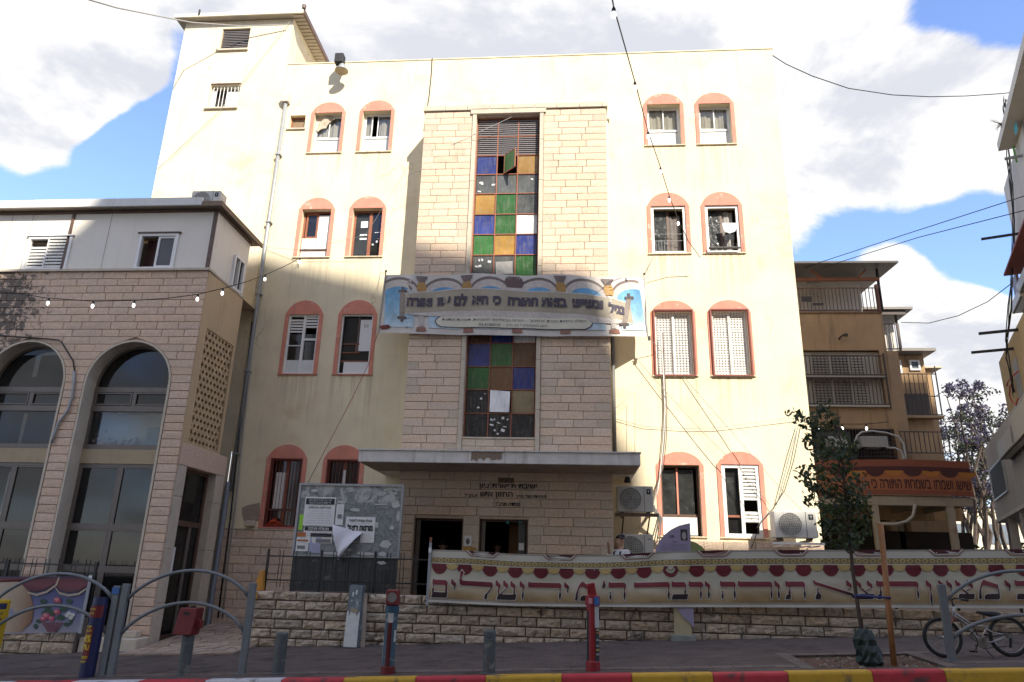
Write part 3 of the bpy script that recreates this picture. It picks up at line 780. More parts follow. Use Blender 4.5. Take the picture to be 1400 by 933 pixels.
MB().box(xm + .04, b - .085, YF + .05, YF + .075, c + H * .20, c + H * .30).build('board', BOARD, wd)
# little vent window beside the top left arch
a, b, c, d = vent_h; mb = MB(); frame_bars(mb, a, b, c, d, YF + .12, YF + .16, .04); wd = mb.build('window', WOODR, main)
MB().box(a + .04, b - .04, YF + .15, YF + .16, c + .04, d - .04).build('board', mat('brown_board', (.24, .16, .1), .9, .2, 9), wd)
reveal(mb := MB(), a - .001, b + .001, c - .001, d + .001, YF - .003, .14); mb.build('arched_surround', mat('rust_paint', (.36, .15, .09), .85, .2, 5), main)
MB().box(a - .06, b + .04, YF - .05, YF + .1, c - .045, c - .004).build('sill', SMOOTH, main)

# ---------------- stair tower with sheet roof
tw = MB(); wall_holes(tw, TWX0, MX0 - .001, GZ0, TWTOP, YF - .03, [t1, t2], .28)
tw.poly([(MX0 - .001, YF - .03, ZTOP - 12), (MX0 - .001, 23, ZTOP - 12), (MX0 - .001, 23, TWTOP), (MX0 - .001, YF - .03, TWTOP)])
tw.poly([(TWX0, YF - .03, GZ0), (TWX0, 23, GZ0), (TWX0, 23, TWTOP), (TWX0, YF - .03, TWTOP)]); tw.poly([(TWX0, 23, 7), (MX0, 23, 7), (MX0, 23, TWTOP), (TWX0, 23, TWTOP)])
tower = tw.build('stair_tower', PLASTER, main, fix=False)
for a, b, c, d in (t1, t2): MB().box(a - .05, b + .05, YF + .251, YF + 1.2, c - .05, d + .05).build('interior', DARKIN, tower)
rf0 = at(250, 29, YF - .45); rf1 = at(409, 22, YF - .45)
rx0, rx1 = TWX0 - .26, MX0 + .36
roof = MB(); roof.box(rx0, rx1, YF - .24, 23.4, TWTOP + .012, TWTOP + .07); tr = roof.build('roof', mat('roof_panel', (.40, .36, .30), .7, .1, 4), main)
MB().box(rx0 - .02, rx1 + .02, YF - .28, YF - .241, TWTOP + .0, TWTOP + .13).build('fascia', mat('cream_metal', (.62, .58, .48), .5, .06, 4), tr)
MB().box(rx1, rx1 + .05, YF - .24, 23.4, TWTOP - .0, TWTOP + .16).build('gutter', BROWNM, tr)
k = 0
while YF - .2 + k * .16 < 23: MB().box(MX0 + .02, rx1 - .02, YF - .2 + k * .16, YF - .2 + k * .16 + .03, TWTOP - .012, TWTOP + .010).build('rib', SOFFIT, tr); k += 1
MB().lathe((rx1 + .02, YF - .26, TWTOP + .15), [(.02, 0), (.06, .02), (.07, .12), (.05, .16)], 8).build('gutter_cap', BROWNM, tr)
MB().tube([(TWX0 + .55, YF - .3, TWTOP + .07), (TWX0 + .55, YF - .3, TWTOP + .24)], .03, 6).build('roof_peg', DARKMET, tr)
# tower windows
a, b, c, d = t1; wd = (lambda m: m.build('window', BROWNM, tower))((lambda m: (frame_bars(m, a, b, c, d, YF + .04, YF + .09, .035), m)[1])(MB()))
slats(wd, a + .03, b - .03, c + .03, d - .03, YF + .06, mat('grey_shutter', (.24, .22, .22), .5, .08, 4), .062)
MB().box(a - .08, b + .03, YF - .10, YF + .04, c - .05, c - .002).build('sill', SMOOTH, wd)
a, b, c, d = t2; wd = (lambda m: m.build('window', WHITEP, tower))((lambda m: (frame_bars(m, a, b, c, d, YF + .08, YF + .12, .035), m)[1])(MB()))
MB().box(a + (b - a) * .52, b - .03, YF + .10, YF + .115, c + .03, d - .17).build('board', BOARD, wd); MB().box(a + .03, a + .12, YF + .10, YF + .115, c + .03, d - .1).build('board', BOARD, wd)
barset(wd, a + .02, b - .02, c, d, YF + .02, 8, WHITEP, r=.011)
MB().box(a - .08, b + .03, YF - .10, YF + .06, c - .05, c - .002).build('sill', SMOOTH, wd)
MB().box(a - .0, b + .03, YF - .06, YF + .04, d + .002, d + .04).build('lintel', BROWNM, wd)

# ---------------- stone bay
bz0 = GZ0
PL0, PL1 = at(657, 300, YB).x, at(747, 300, YB).x
WX0, WX1 = at(659.5, 250, YB).x + .03, at(740, 250, YB).x - .01
WX0, WX1 = -2.62, -.87
WZT = at(700, 157, YB).z; WZB = at(692, 598, YB).z
CANB, CANT = 3.73, 3.98
D0 = rc(563, 631, 709, 812, YB); D1 = rc(653.5, 721, 710, 812, YB)
D0 = (D0[0], D0[1], .55, at(597, 708.5, YB).z); D1 = (D1[0], D1[1], 1.25, at(687, 710, YB).z)
bay = MB(); hb = YB + .045
wall_holes(bay, BX0, BX1, bz0, BZT, hb, [(WX0, WX1, WZB, WZT), D0, D1], .32)
bay.poly([(BX0, hb, bz0), (BX0, hb, BZT), (BX0, YF, BZT), (BX0, YF, bz0)]); bay.poly([(BX1, hb, bz0), (BX1, YF, bz0), (BX1, YF, BZT), (BX1, hb, BZT)])
bay.poly([(BX0, hb, BZT), (BX1, hb, BZT), (BX1, YF, BZT), (BX0, YF, BZT)])
bayo = bay.build('stone_bay', MORTAR, main, fix=False)
BSM = stone_meshes('stone', STONE, 6, .12, .018)
PT = .11
hs = [(WX0 - PT - .005, WX1 + PT + .005, CANT, 99), (D0[0] - .005, D0[1] + .005, -9, D0[3]), (D1[0] - .005, D1[1] + .005, -9, D1[3])]
CH = .202
st = list(courses(BX0, BX1, CANT + .02, BZT - .16, CH, .40, .74, 3, hs[:1]))
st += list(courses(WX0 - .0, WX1 + .0, CANT + .02, WZB - .05, CH, .40, .62, 4))
st += list(courses(BX0, BX1, .70, CANB, .206, .42, .80, 5, hs[1:]))
lay(st, BSM, bayo, YB, .045, 8, stuff_mat=mat('bay_stone_small', (.60, .49, .375), .9, .16, 18, island=.1, bump=(34, .02)))
# plain quoin faces on the bay returns and the side jambs
for x in (BX0, BX1):
    sg = -1 if x == BX0 else 1
    MB().box(min(x, x + sg * .012), max(x, x + sg * .012), YB + .05, YF - .001, .2, BZT - .02).build('return_face', PLASTER, bayo)
# capstone row, pilasters, sill
cap = MB(); xs_ = BX0 - .05
while xs_ < BX1:
    e = min(xs_ + .62, BX1 + .05); MB().box(xs_ + .004, e - .004, YB - .05, YF - .002, BZT - .15, BZT + rnd.uniform(-.01, .03)).build('capstone', SMOOTH, bayo, bevel=.01); xs_ = e
for a, b in ((WX0 - PT, WX0 - .002), (WX1 + .002, WX1 + PT)):
    z = CANT + .005; i = 0
    while z < WZT + .02:
        e = min(z + 1.25, WZT + .02); MB().box(a, b, YB - .035, YB + .12, z + .003, e - .003).build('pilaster_stone', SMOOTH, bayo, bevel=.005); z = e
MB().box(WX0 - PT - .06, WX1 + PT + .06, YB - .05, YB + .1, WZT + .025, WZT + .19).build('lintel', SMOOTH, bayo, bevel=.006)
MB().box(WX0 + .001, WX1 - .001, YB - .02, YB + .3, WZB - .045, WZB - .003).build('sill', SMOOTH, bayo, bevel=.005)
# strip window
GY = YB + .17
strip = (lambda m: (frame_bars(m, WX0, WX1, WZB, WZT, GY, GY + .06, .03), m)[1])(MB()).build('strip_window', WOODR, main)
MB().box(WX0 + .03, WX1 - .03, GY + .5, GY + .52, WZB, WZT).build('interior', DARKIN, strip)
zr = [vz(700, y, YB) for y in (158, 182, 208, 233.8, 260.5, 288.8, 316.6, 345, 374)]
low = [vz(692, y, YB) for y in (598, 563.8, 530.7, 499, 466.8)]
zl = [WZB + .02] + low[1:] + [low[4] + .56, low[4] + 1.12, low[4] + 1.66]
rows_z = sorted(set([round(z, 3) for z in zr[1:]] + [round(z, 3) for z in zl] + [round(WZT - .03, 3)]))
rows_z = [z for i, z in enumerate(rows_z) if i == 0 or z - rows_z[i - 1] > .2]
xc = [WX0 + .03 + (WX1 - WX0 - .06) * i / 3 for i in range(4)]
def stained(name, col, thru=.18):
    if name in MATS: return MATS[name]
    m = bpy.data.materials.new(name); m.use_nodes = True; T = NT(m.node_tree); b = T.n['Principled BSDF']
    geo = T.new('ShaderNodeNewGeometry'); k = T.rng(T.noise(geo.outputs['Position'], 1.6, 8, .6, .6), .3, .7, .7, 1.35)
    oi = T.new('ShaderNodeObjectInfo'); k = T.math('MULTIPLY', k, T.rng(oi.outputs['Random'], 0, 1, .8, 1.2))
    c = T.vmath('SCALE', col); T.put(c.node.inputs['Scale'], k); T.put(b.inputs['Base Color'], c)
    sk_ = T.rng(T.noise(T.vmath('MULTIPLY', geo.outputs['Position'], (9, 9, 1.2)), 2.2, 8, .65), .46, .74, 0, .5, True); T.put(b.inputs['Base Color'], T.mix(sk_, c, (.20, .18, .15)))
    T.put(b.inputs['Roughness'], T.rng(T.noise(geo.outputs['Position'], 5, 6, .6), .3, .7, .08, .40)); b.inputs['Specular IOR Level'].default_value = .6
    bn = T.new('ShaderNodeBump'); bn.inputs['Distance'].default_value = .004; T.put(bn.inputs['Height'], T.noise(geo.outputs['Position'], 26, 3)); T.l.new(bn.outputs[0], b.inputs['Normal'])
    MATS[name] = m; return m
SB, SGn, SA, SC = stained('blue_stained_glass', (.035, .05, .21)), stained('green_stained_glass', (.03, .115, .03)), stained('amber_stained_glass', (.34, .19, .045)), stained('smoky_glass', (.075, .08, .08))
SW, SBR, ST_, SK = stained('white_pane', (.70, .70, .70)), stained('brown_stained_glass', (.15, .075, .03)), stained('tan_pane', (.30, .23, .13)), stained('black_glass', (.02, .02, .022))
LOUV = mat('grey_louvre', (.26, .24, .25), .5, .08, 5)
pat_top = [('L', 'L', 'L'), ('L', 'L', 'L'), (SB, 'O', SA), (SC, SC, SC), (SA, SGn, SC), (SB, SGn, SW), (SGn, SA, SB), (SC, SC, SGn)]
pat_low = [(SK, SK, SK), (SK, SW, ST_), (SGn, SBR, SB), (SB, SGn, SBR), (SBR, SB, SW), (SA, SGn, SB), (SC, SB, SA)]
nrow = len(rows_z) - 1
for i in range(nrow):
    z0_, z1_ = rows_z[i], rows_z[i + 1]; fromtop = nrow - 1 - i
    pat = pat_top[fromtop] if fromtop < 8 else pat_low[min(i, 6)]
    MB().box(WX0 + .03, WX1 - .03, GY - .012, GY + .04, z1_ - .012, z1_ + .012).build('transom', WOODR, strip)
    for j in range(3):
        a, b = xc[j] + .014, xc[j + 1] - .014; c, d = z0_ + .016, z1_ - .016; p = pat[j]
        if p == 'L': slats(strip, a, b, c, d, GY + .02, LOUV, .066, name='louvre_slat')
        elif p == 'O':
            mb = MB(); xh = a + (b - a) * .36; q = .42
            v = [(xh, GY - .02, c + .0), (xh + q * .75, GY - q * .85, c), (xh + q * .75, GY - q * .85, d), (xh, GY - .02, d)]
            mb.hexa([(x, y, z) for x, y, z in v] + [(x - .012, y - .006, z) for x, y, z in v]); cs = mb.build('casement', SGn, strip)
            mb = MB()
            for (p0, p1) in ((v[0], v[1]), (v[1], v[2]), (v[2], v[3]), (v[3], v[0])): mb.bar(p0, p1, .03)
            mb.build('casement_frame', WOODR, strip)
        elif i == 1 and j == 1:
            MB().hexa([(a + .02, GY - .03, c + .02), (b - .03, GY - .09, c), (b - .02, GY - .09, d - .05), (a + .02, GY - .03, d), (a + .02, GY - .02, c + .02), (b - .03, GY - .08, c), (b - .02, GY - .08, d - .05), (a + .02, GY - .02, d)]).build('pane', SW, strip)
        else: MB().box(a, b, GY + .012, GY + .02, c, d).build('pane', p, strip)
for xv in xc[1:3]: MB().box(xv - .014, xv + .014, GY - .016, GY + .045, WZB + .03, WZT - .03).build('mullion', WOODR, strip)
def stickers(i, j, n, seed):
    r = random.Random(seed); z0_, z1_ = rows_z[i], rows_z[i + 1]
    for k in range(n): paper_on(strip, xc[j] + .08 + r.uniform(0, .40), z0_ + .08 + r.uniform(0, z1_ - z0_ - .16), r.uniform(.03, .10), r.uniform(.02, .07), GY + .011, r.uniform(-.4, .4))
stickers(0, 1, 10, 1); stickers(1, 0, 3, 2); stickers(nrow - 4, 0, 4, 3); stickers(nrow - 8, 0, 8, 4); stickers(nrow - 4, 2, 1, 6)
i = nrow - 8; paper_on(strip, (xc[1] + xc[2]) / 2, (rows_z[i] + rows_z[i + 1]) / 2 + .02, .44, .36, GY + .011, .05, mat('grey_poster', (.30, .29, .28), .8, .3, 6)); paper_on(strip, (xc[1] + xc[2]) / 2, rows_z[i] + .08, .5, .03, GY + .006)

# ---------------- canopy
cn = MB(); CX0, CX1, CY0 = -4.67, 1.46, 15.55
cn.box(CX0, CX1, CY0, YB - .04, CANB, CANT); cn.box(CX0, BX0 - .015, YB - .04, YF - .002, CANB, CANT); cn.box(BX1 + .015, CX1, YB - .04, YF - .002, CANB, CANT)
can = cn.build('canopy', CONCRETE, main)
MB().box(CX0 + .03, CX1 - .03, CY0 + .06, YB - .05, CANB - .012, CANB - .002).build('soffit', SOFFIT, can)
# broken edge: bare aggregate where the render fell off
r = random.Random(3); xa, xb = at(644, 630, CY0).x, at(686, 630, CY0).x; top = []
mb = MB(); n = 12
pts = [(xa, CANT - .01), (xb, CANT - .01)] + [(xb - (xb - xa) * k / n, CANT - .13 - r.uniform(0, .09)) for k in range(n + 1)]
mb.prism(pts, CY0 - .004, CY0 + .01); mb.build('broken_edge', mat('bare_aggregate', (.27, .2, .15), .95, .4, 22, bump=(40, .03)), can)
MB().box(CX0 - .02, CX1 + .02, CY0 - .03, CY0 + .1, CANT + .002, CANT + .03).build('drip_edge', CONCRETE, can)

# inscription on the wall under the canopy (rows centred near px 695)
fy = YB - .022
def line(txt, px0, px1, py, hpx, bold=.004):
    ins = MB()
    a, b = at(px0, py, YB).x, at(px1, py, YB).x; z = at((px0 + px1) / 2, py, YB).z; h = at(700, py - hpx / 2, YB).z - at(700, py + hpx / 2, YB).z
    put_text(ins, txt, lambda x, y: ((a + b) / 2 + x, fy, z + y), .2, w=b - a, h=h, bold=bold); ins.build('inscription', INK, main, fix=False)
line('כולל', 683, 701, 657.5, 4, 0); line('ישיבת תפארת ציון', 655, 734, 666, 8); line('מיסודו של מרן', 706, 747, 679.5, 6); line('החזון איש', 656.5, 701, 677.5, 9); line('זצוק"ל', 635, 653, 678, 6); line('נוסדה תרצ"ו', 678, 711, 689.5, 6)
MB().box(at(681, 657, YB).x, at(703, 657, YB).x, YB - .02, YB - .008, at(690, 660.5, YB).z, at(690, 653.5, YB).z).build('plaque', mat('brass_plaque', (.16, .11, .05), .5, .1, 9), main)

# entrance openings
for nm, (a, b, c, d), isdoor in (('door', D0, 1), ('window', D1, 0)):
    mb = MB(); frame_bars(mb, a, b, c, d, YB + .20, YB + .28, .05); dr = mb.build('entrance_' + nm, BROWNM, main)
    MB().box(a + .05, a + .13, YB + .12, YB + .20, c + .02, d - .05).build('door_leaf', GREYAL, dr)
    rm = MB(); y, e = YB + .366, YB + 3.0
    q = [(a - .2, c - .1), (b + .2, c - .1), (b + .2, d + .1), (a - .2, d + .1)]
    for i in range(4):
        (xa, za_), (xb, zb_) = q[i], q[(i + 1) % 4]; rm.poly([(xa, y, za_), (xb, y, zb_), (xb, e, zb_), (xa, e, za_)])
    rm.poly([(x, e, z) for x, z in q]); rm.build('interior', DARKIN, dr, fix=False)
    if not isdoor:
        MB().box(a + (b - a) * .55, a + (b - a) * .78, YB + .9, YB + .93, c, d - .02).build('inner_door', mat('inner_wall', (.20, .11, .055), .9, .1, 3), dr)
        MB().box(b - .24, b - .08, YB + .30, YB + .33, c + .1, d - .05).build('side_pane', mat('grey_pane', (.07, .07, .07), .3, .2, 6), dr)
        paper_on(dr, b - .16, c + (d - c) * .58, .12, .16, YB + .30)
        tape = mat('turquoise_tape', (.06, .36, .32), .6, .05, 5)
        paper_on(dr, a + (b - a) * .57, d - .06, .055, .07, YB + .19, 0, tape, 'tape'); paper_on(dr, a + (b - a) * .82, d - .05, .10, .035, YB + .19, 0, tape, 'tape')
pt = MB(); pw, ph = rc(634.5, 645, 733, 747, YB)[:2], rc(634.5, 645, 733, 747, YB)[2:]
post = pt.box(pw[0], pw[1], YB - .03, YB - .018, ph[0], ph[1]).build('poster', PAPER)
tag(post, 'small portrait poster pasted between the two dark entrances', 'poster')
m_ = MB(); cx, cz = (pw[0] + pw[1]) / 2, (ph[0] + ph[1]) / 2; m_.prism([(cx + .045 * math.cos(t), cz + .07 * math.sin(t) - .01) for t in [k * math.pi / 6 for k in range(12)]], YB - .033, YB - .0305); m_.build('print', mat('grey_print', (.16, .15, .15), .8, .3, 20), post)
pz = rc(634, 650, 748.5, 755, YB); yb_ = MB().box(pz[0], pz[1], YB - .12, YB - .02, pz[2], pz[3]).build('shelf_box', mat('gilt_box', (.42, .24, .05), .5, .3, 20)); tag(yb_, 'gilded box under the small portrait poster', 'box')

# stone dado on the facade either side of the bay
zd = at(380, 724, YF).z - .03; zdr = at(1000, 741, YF).z
dd = MB().box(MX0 + .02, BX0 - .02, YF - .035, YF - .0012, -.4, zd).build('dado', MORTAR, main)
dd2 = MB().box(BX1 + .03, MX1 + .01, YF - .035, YF - .0012, -.4, zdr).build('dado', MORTAR, main)
sl_ = list(courses(MX0 + .02, BX0 - .03, -.1, zd, .206, .40, .74, 17)); sr_ = list(courses(BX1 + .04, MX1 + .01, .5, zdr, .206, .40, .74, 18))
lay(sl_, BSM, dd, YF - .07, .035, 9); lay(sr_, BSM, dd2, YF - .07, .035, 10)
MB().box(MX0 + .02, BX0 - .03, YF - .085, YF - .001, zd + .004, zd + .035).build('coping', SMOOTH, dd)
# patch where the plaster has broken off beside the barred window
px_ = [(330.5, 695), (338, 691), (349, 689), (355, 687.5), (357, 712), (344, 714), (334, 713), (331, 705)]
mb = MB(); mb.prism([(at(x, y, YF).x, at(x, y, YF).z) for x, y in px_], YF - .006, YF - .001); mb.build('bare_patch', mat('bare_block', (.36, .28, .22), .95, .2, 12, bump=(20, .03)), main)
b_ = rc(336, 348, 712, 720, YF - .1); tag(MB().box(b_[0], b_[1], YF - .16, YF - .005, b_[2], b_[3]).build('loose_stone', SMOOTH, bevel=.02), 'loose pale block lying on the dado ledge left of the barred window', 'stone')

# downpipes, hopper heads, joint cable
def pipe(pts, r=.055, m=GALV, name='downpipe'):
    o = MB().tube(pts, r, 8).build(name, m, main, smooth=True)
    return o
P0 = at(391, 140, YF - .09); pb = at(338, 480, YF - .09)
p = pipe([(P0.x, YF - .09, P0.z), (P0.x - .01, YF - .09, 9), (P0.x + .0, YF - .09, at(318, 672, YF).z)])
hx = MB(); hx.hexa([(P0.x - .10, YF - .19, P0.z - .02), (P0.x + .10, YF - .19, P0.z - .02), (P0.x + .10, YF - .01, P0.z - .02), (P0.x - .10, YF - .01, P0.z - .02), (P0.x - .14, YF - .24, P0.z + .2), (P0.x + .14, YF - .24, P0.z + .2), (P0.x + .14, YF - .01, P0.z + .2), (P0.x - .14, YF - .01, P0.z + .2)]).build('hopper', CONCRETE, p)
for z in (4.2, 6.4, 8.6, 10.8, 13): MB().box(P0.x - .08, P0.x + .08, YF - .16, YF - .001, z, z + .04).build('bracket', GALV, p)
pipe([(P0.x - .08, YF - .12, at(318, 660, YF).z), (P0.x - .08, YF - .12, -.05), (P0.x - .08, YF - .30, -.12)], .06, mat('grey_pipe', (.20, .205, .21), .5, .1, 6))
Q = at(829, 164, YF - .08); p = pipe([(Q.x, YF - .08, Q.z), (Q.x, YF - .08, 4.0)], .045, mat('cream_pipe', (.62, .54, .40), .6, .08, 5))
MB().box(Q.x - .09, Q.x + .09, YF - .17, YF - .001, Q.z - .02, Q.z + .15).build('hopper', CONCRETE, p)
Q2 = at(838, 540, YF - .13); pipe([(Q2.x + .02, YF - .13, at(836, 458, YF).z), (Q2.x + .02, YF - .13, 4.0)], .05, mat('lead_pipe', (.11, .11, .11), .5, .1, 6))
# ------------------------------------------------------------------ the stone fronted hall on the left with its prefabricated top floor
LY, LX = 15.2, -8.6
lb = thing('stone_hall', 'stone faced hall with tall arched windows and a white panelled floor on top', 'building', (-11.5, LY, -.3))
LZ0, LZC = -.45, 8.15
ARC = [(-10.11, .99), (-12.65, .99), (-15.2, .99)]; ASP = 5.38
lm = MB(); ly = LY + .05; XL = -17.5
zb_op = .12
edges_ = sorted([XL] + [c - r for c, r in ARC] + [c + r for c, r in ARC] + [LX])
for a, b in zip(edges_, edges_[1:]):
    ctr = [(c, r) for c, r in ARC if abs((a + b) / 2 - c) < .01]
    if not ctr: lm.poly([(a, ly, LZ0), (b, ly, LZ0), (b, ly, LZC), (a, ly, LZC)]); continue
    c, R = ctr[0]
    lm.poly([(a, ly, LZ0), (b, ly, LZ0), (b, ly, zb_op), (a, ly, zb_op)])
    n = 24
    for k in range(n):
        t0, t1_ = math.pi * k / n, math.pi * (k + 1) / n
        p0 = (c + R * math.cos(t0), ASP + R * math.sin(t0)); p1 = (c + R * math.cos(t1_), ASP + R * math.sin(t1_))
        lm.poly([(p0[0], ly, p0[1]), (p0[0], ly, LZC), (p1[0], ly, LZC), (p1[0], ly, p1[1])])
lm.poly([(XL, ly, LZC), (LX, ly, LZC), (LX, 18, LZC), (XL, 18, LZC)])
lwall = lm.build('front_wall', MORTAR, lb, fix=False)
def mould(m, cx, cz, r0):
    "black mould stain with its own outline"
    T = NT(m.node_tree); b = T.n['Principled BSDF']; geo = T.new('ShaderNodeNewGeometry'); old = b.inputs['Base Color'].links[0].from_socket
    d = T.vmath('LENGTH', T.vmath('MULTIPLY', T.vmath('SUBTRACT', geo.outputs['Position'], (cx, LY, cz)), (1, 0, .8)), None, 'v')
    k = T.math('SUBTRACT', T.noise(geo.outputs['Position'], 7, 10, .75, .4), T.rng(d, 0, r0, -.10, .30))
    T.put(b.inputs['Base Color'], T.mix(T.rng(k, .40, .47, 0, .85, True), old, (.06, .055, .05)))
mould(STONE_L, -14.1, 7.1, 2.6)
LSM = stone_meshes('stone', STONE_L, 6, .12, .018)
def arch_hw(z, R):
    if z <= ASP: return R
    q = R * R - (z - ASP) ** 2; return math.sqrt(q) if q > 0 else 0
TR = .06
r = random.Random(21); rows = 45; hh = (LZC - (-.10)) / rows; prevj = []
r2 = random.Random(22)
for j in range(rows):
    za = -.10 + j * hh; zb_ = za + hh; zm = (za + zb_) / 2
    segs = [(-14.75, LX + .0, None, None)]
    for c, R in ARC:
        w_ = arch_hw(zm, R + TR)
        if zb_ < zb_op + .05: w_ = 0
        if w_ <= 0: continue
        ns = []
        for s0, s1, fa, fb in segs:
            a, b = c - w_, c + w_
            if b <= s0 or a >= s1: ns.append((s0, s1, fa, fb)); continue
            if a - s0 > .03: ns.append((s0, a, fa, (c, R)))
            if s1 - b > .03: ns.append((b, s1, (c, R), fb))
        segs = ns
    js = []
    for s0, s1, fa, fb in segs:
        x = s0; first = True
        while x < s1 - 1e-4:
            L = r.uniform(.42, .74) * (r.uniform(.5, 1) if first else 1); e = x + L
            if any(abs(e - p) < .06 for p in prevj): e += .1
            if s1 - e < .28: e = s1
            la = fa if first else None; lbb = fb if e >= s1 - 1e-6 else None
            g_ = .005; f_ = LY - r2.uniform(0, .008)
            if la is None and lbb is None or zm < ASP - .1:
                inst('stone', r2.choice(LSM), lwall, ((x + e) / 2, LY + .025, zm), (e - x - 2 * g_, .05, hh - .009))
            else:
                def ex(z, base, info, sgn): return base if info is None else info[0] + sgn * arch_hw(z, info[1] + TR)
                xa0, xa1 = ex(za, x, la, 1), ex(zb_, x, la, 1); xb0, xb1 = ex(za, e, lbb, -1), ex(zb_, e, lbb, -1)
                mb = MB(); p = lambda X, Y, Z: (X, Y, Z)
                mb.hexa([(xa0 + g_, f_ - .004, za + .006), (xb0 - g_, f_ - .004, za + .006), (xb0 - g_, ly, za + .006), (xa0 + g_, ly, za + .006), (xa1 + g_, f_ - .004, zb_ - .006), (xb1 - g_, f_ - .004, zb_ - .006), (xb1 - g_, ly, zb_ - .006), (xa1 + g_, ly, zb_ - .006)])
                mb.build('stone', STONE_L, lwall)
            js.append(e); x = e; first = False
    prevj = js
# arch trims and reveals
WYL = LY + .36
for c, R in ARC:
    mb = MB(); path = [(c + R, zb_op)] + [(c + R * math.cos(math.pi * k / 28), ASP + R * math.sin(math.pi * k / 28)) for k in range(29)] + [(c - R, zb_op)]
    R2 = R + TR - .012
    out = [(c + R2, zb_op)] + [(c + R2 * math.cos(math.pi * k / 28), ASP + R2 * math.sin(math.pi * k / 28)) for k in range(29)] + [(c - R2, zb_op)]
    for k in range(len(path) - 1):
        p0, p1, q0, q1 = path[k], path[k + 1], out[k], out[k + 1]
        mb.poly([(p0[0], LY - .012, p0[1]), (p1[0], LY - .012, p1[1]), (q1[0], LY - .012, q1[1]), (q0[0], LY - .012, q0[1])])
        mb.poly([(p0[0], LY - .012, p0[1]), (p0[0], WYL + .1, p0[1]), (p1[0], WYL + .1, p1[1]), (p1[0], LY - .012, p1[1])])
        mb.poly([(q0[0], LY - .012, q0[1]), (q1[0], LY - .012, q1[1]), (q1[0], LY + .05, q1[1]), (q0[0], LY + .05, q0[1])])
    mb.build('arch_trim', SMOOTH, lb, fix=False)
PANELY = mat('spandrel_plaster', (.40, .32, .21), .9, .1, 3, streak=((.25, .18, .12), .4))
ORNG = mat('orange_cupboard', (.36, .13, .05), .7, .1, 3); TEAL = mat('grey_blue_box', (.16, .24, .27), .7, .1, 4)
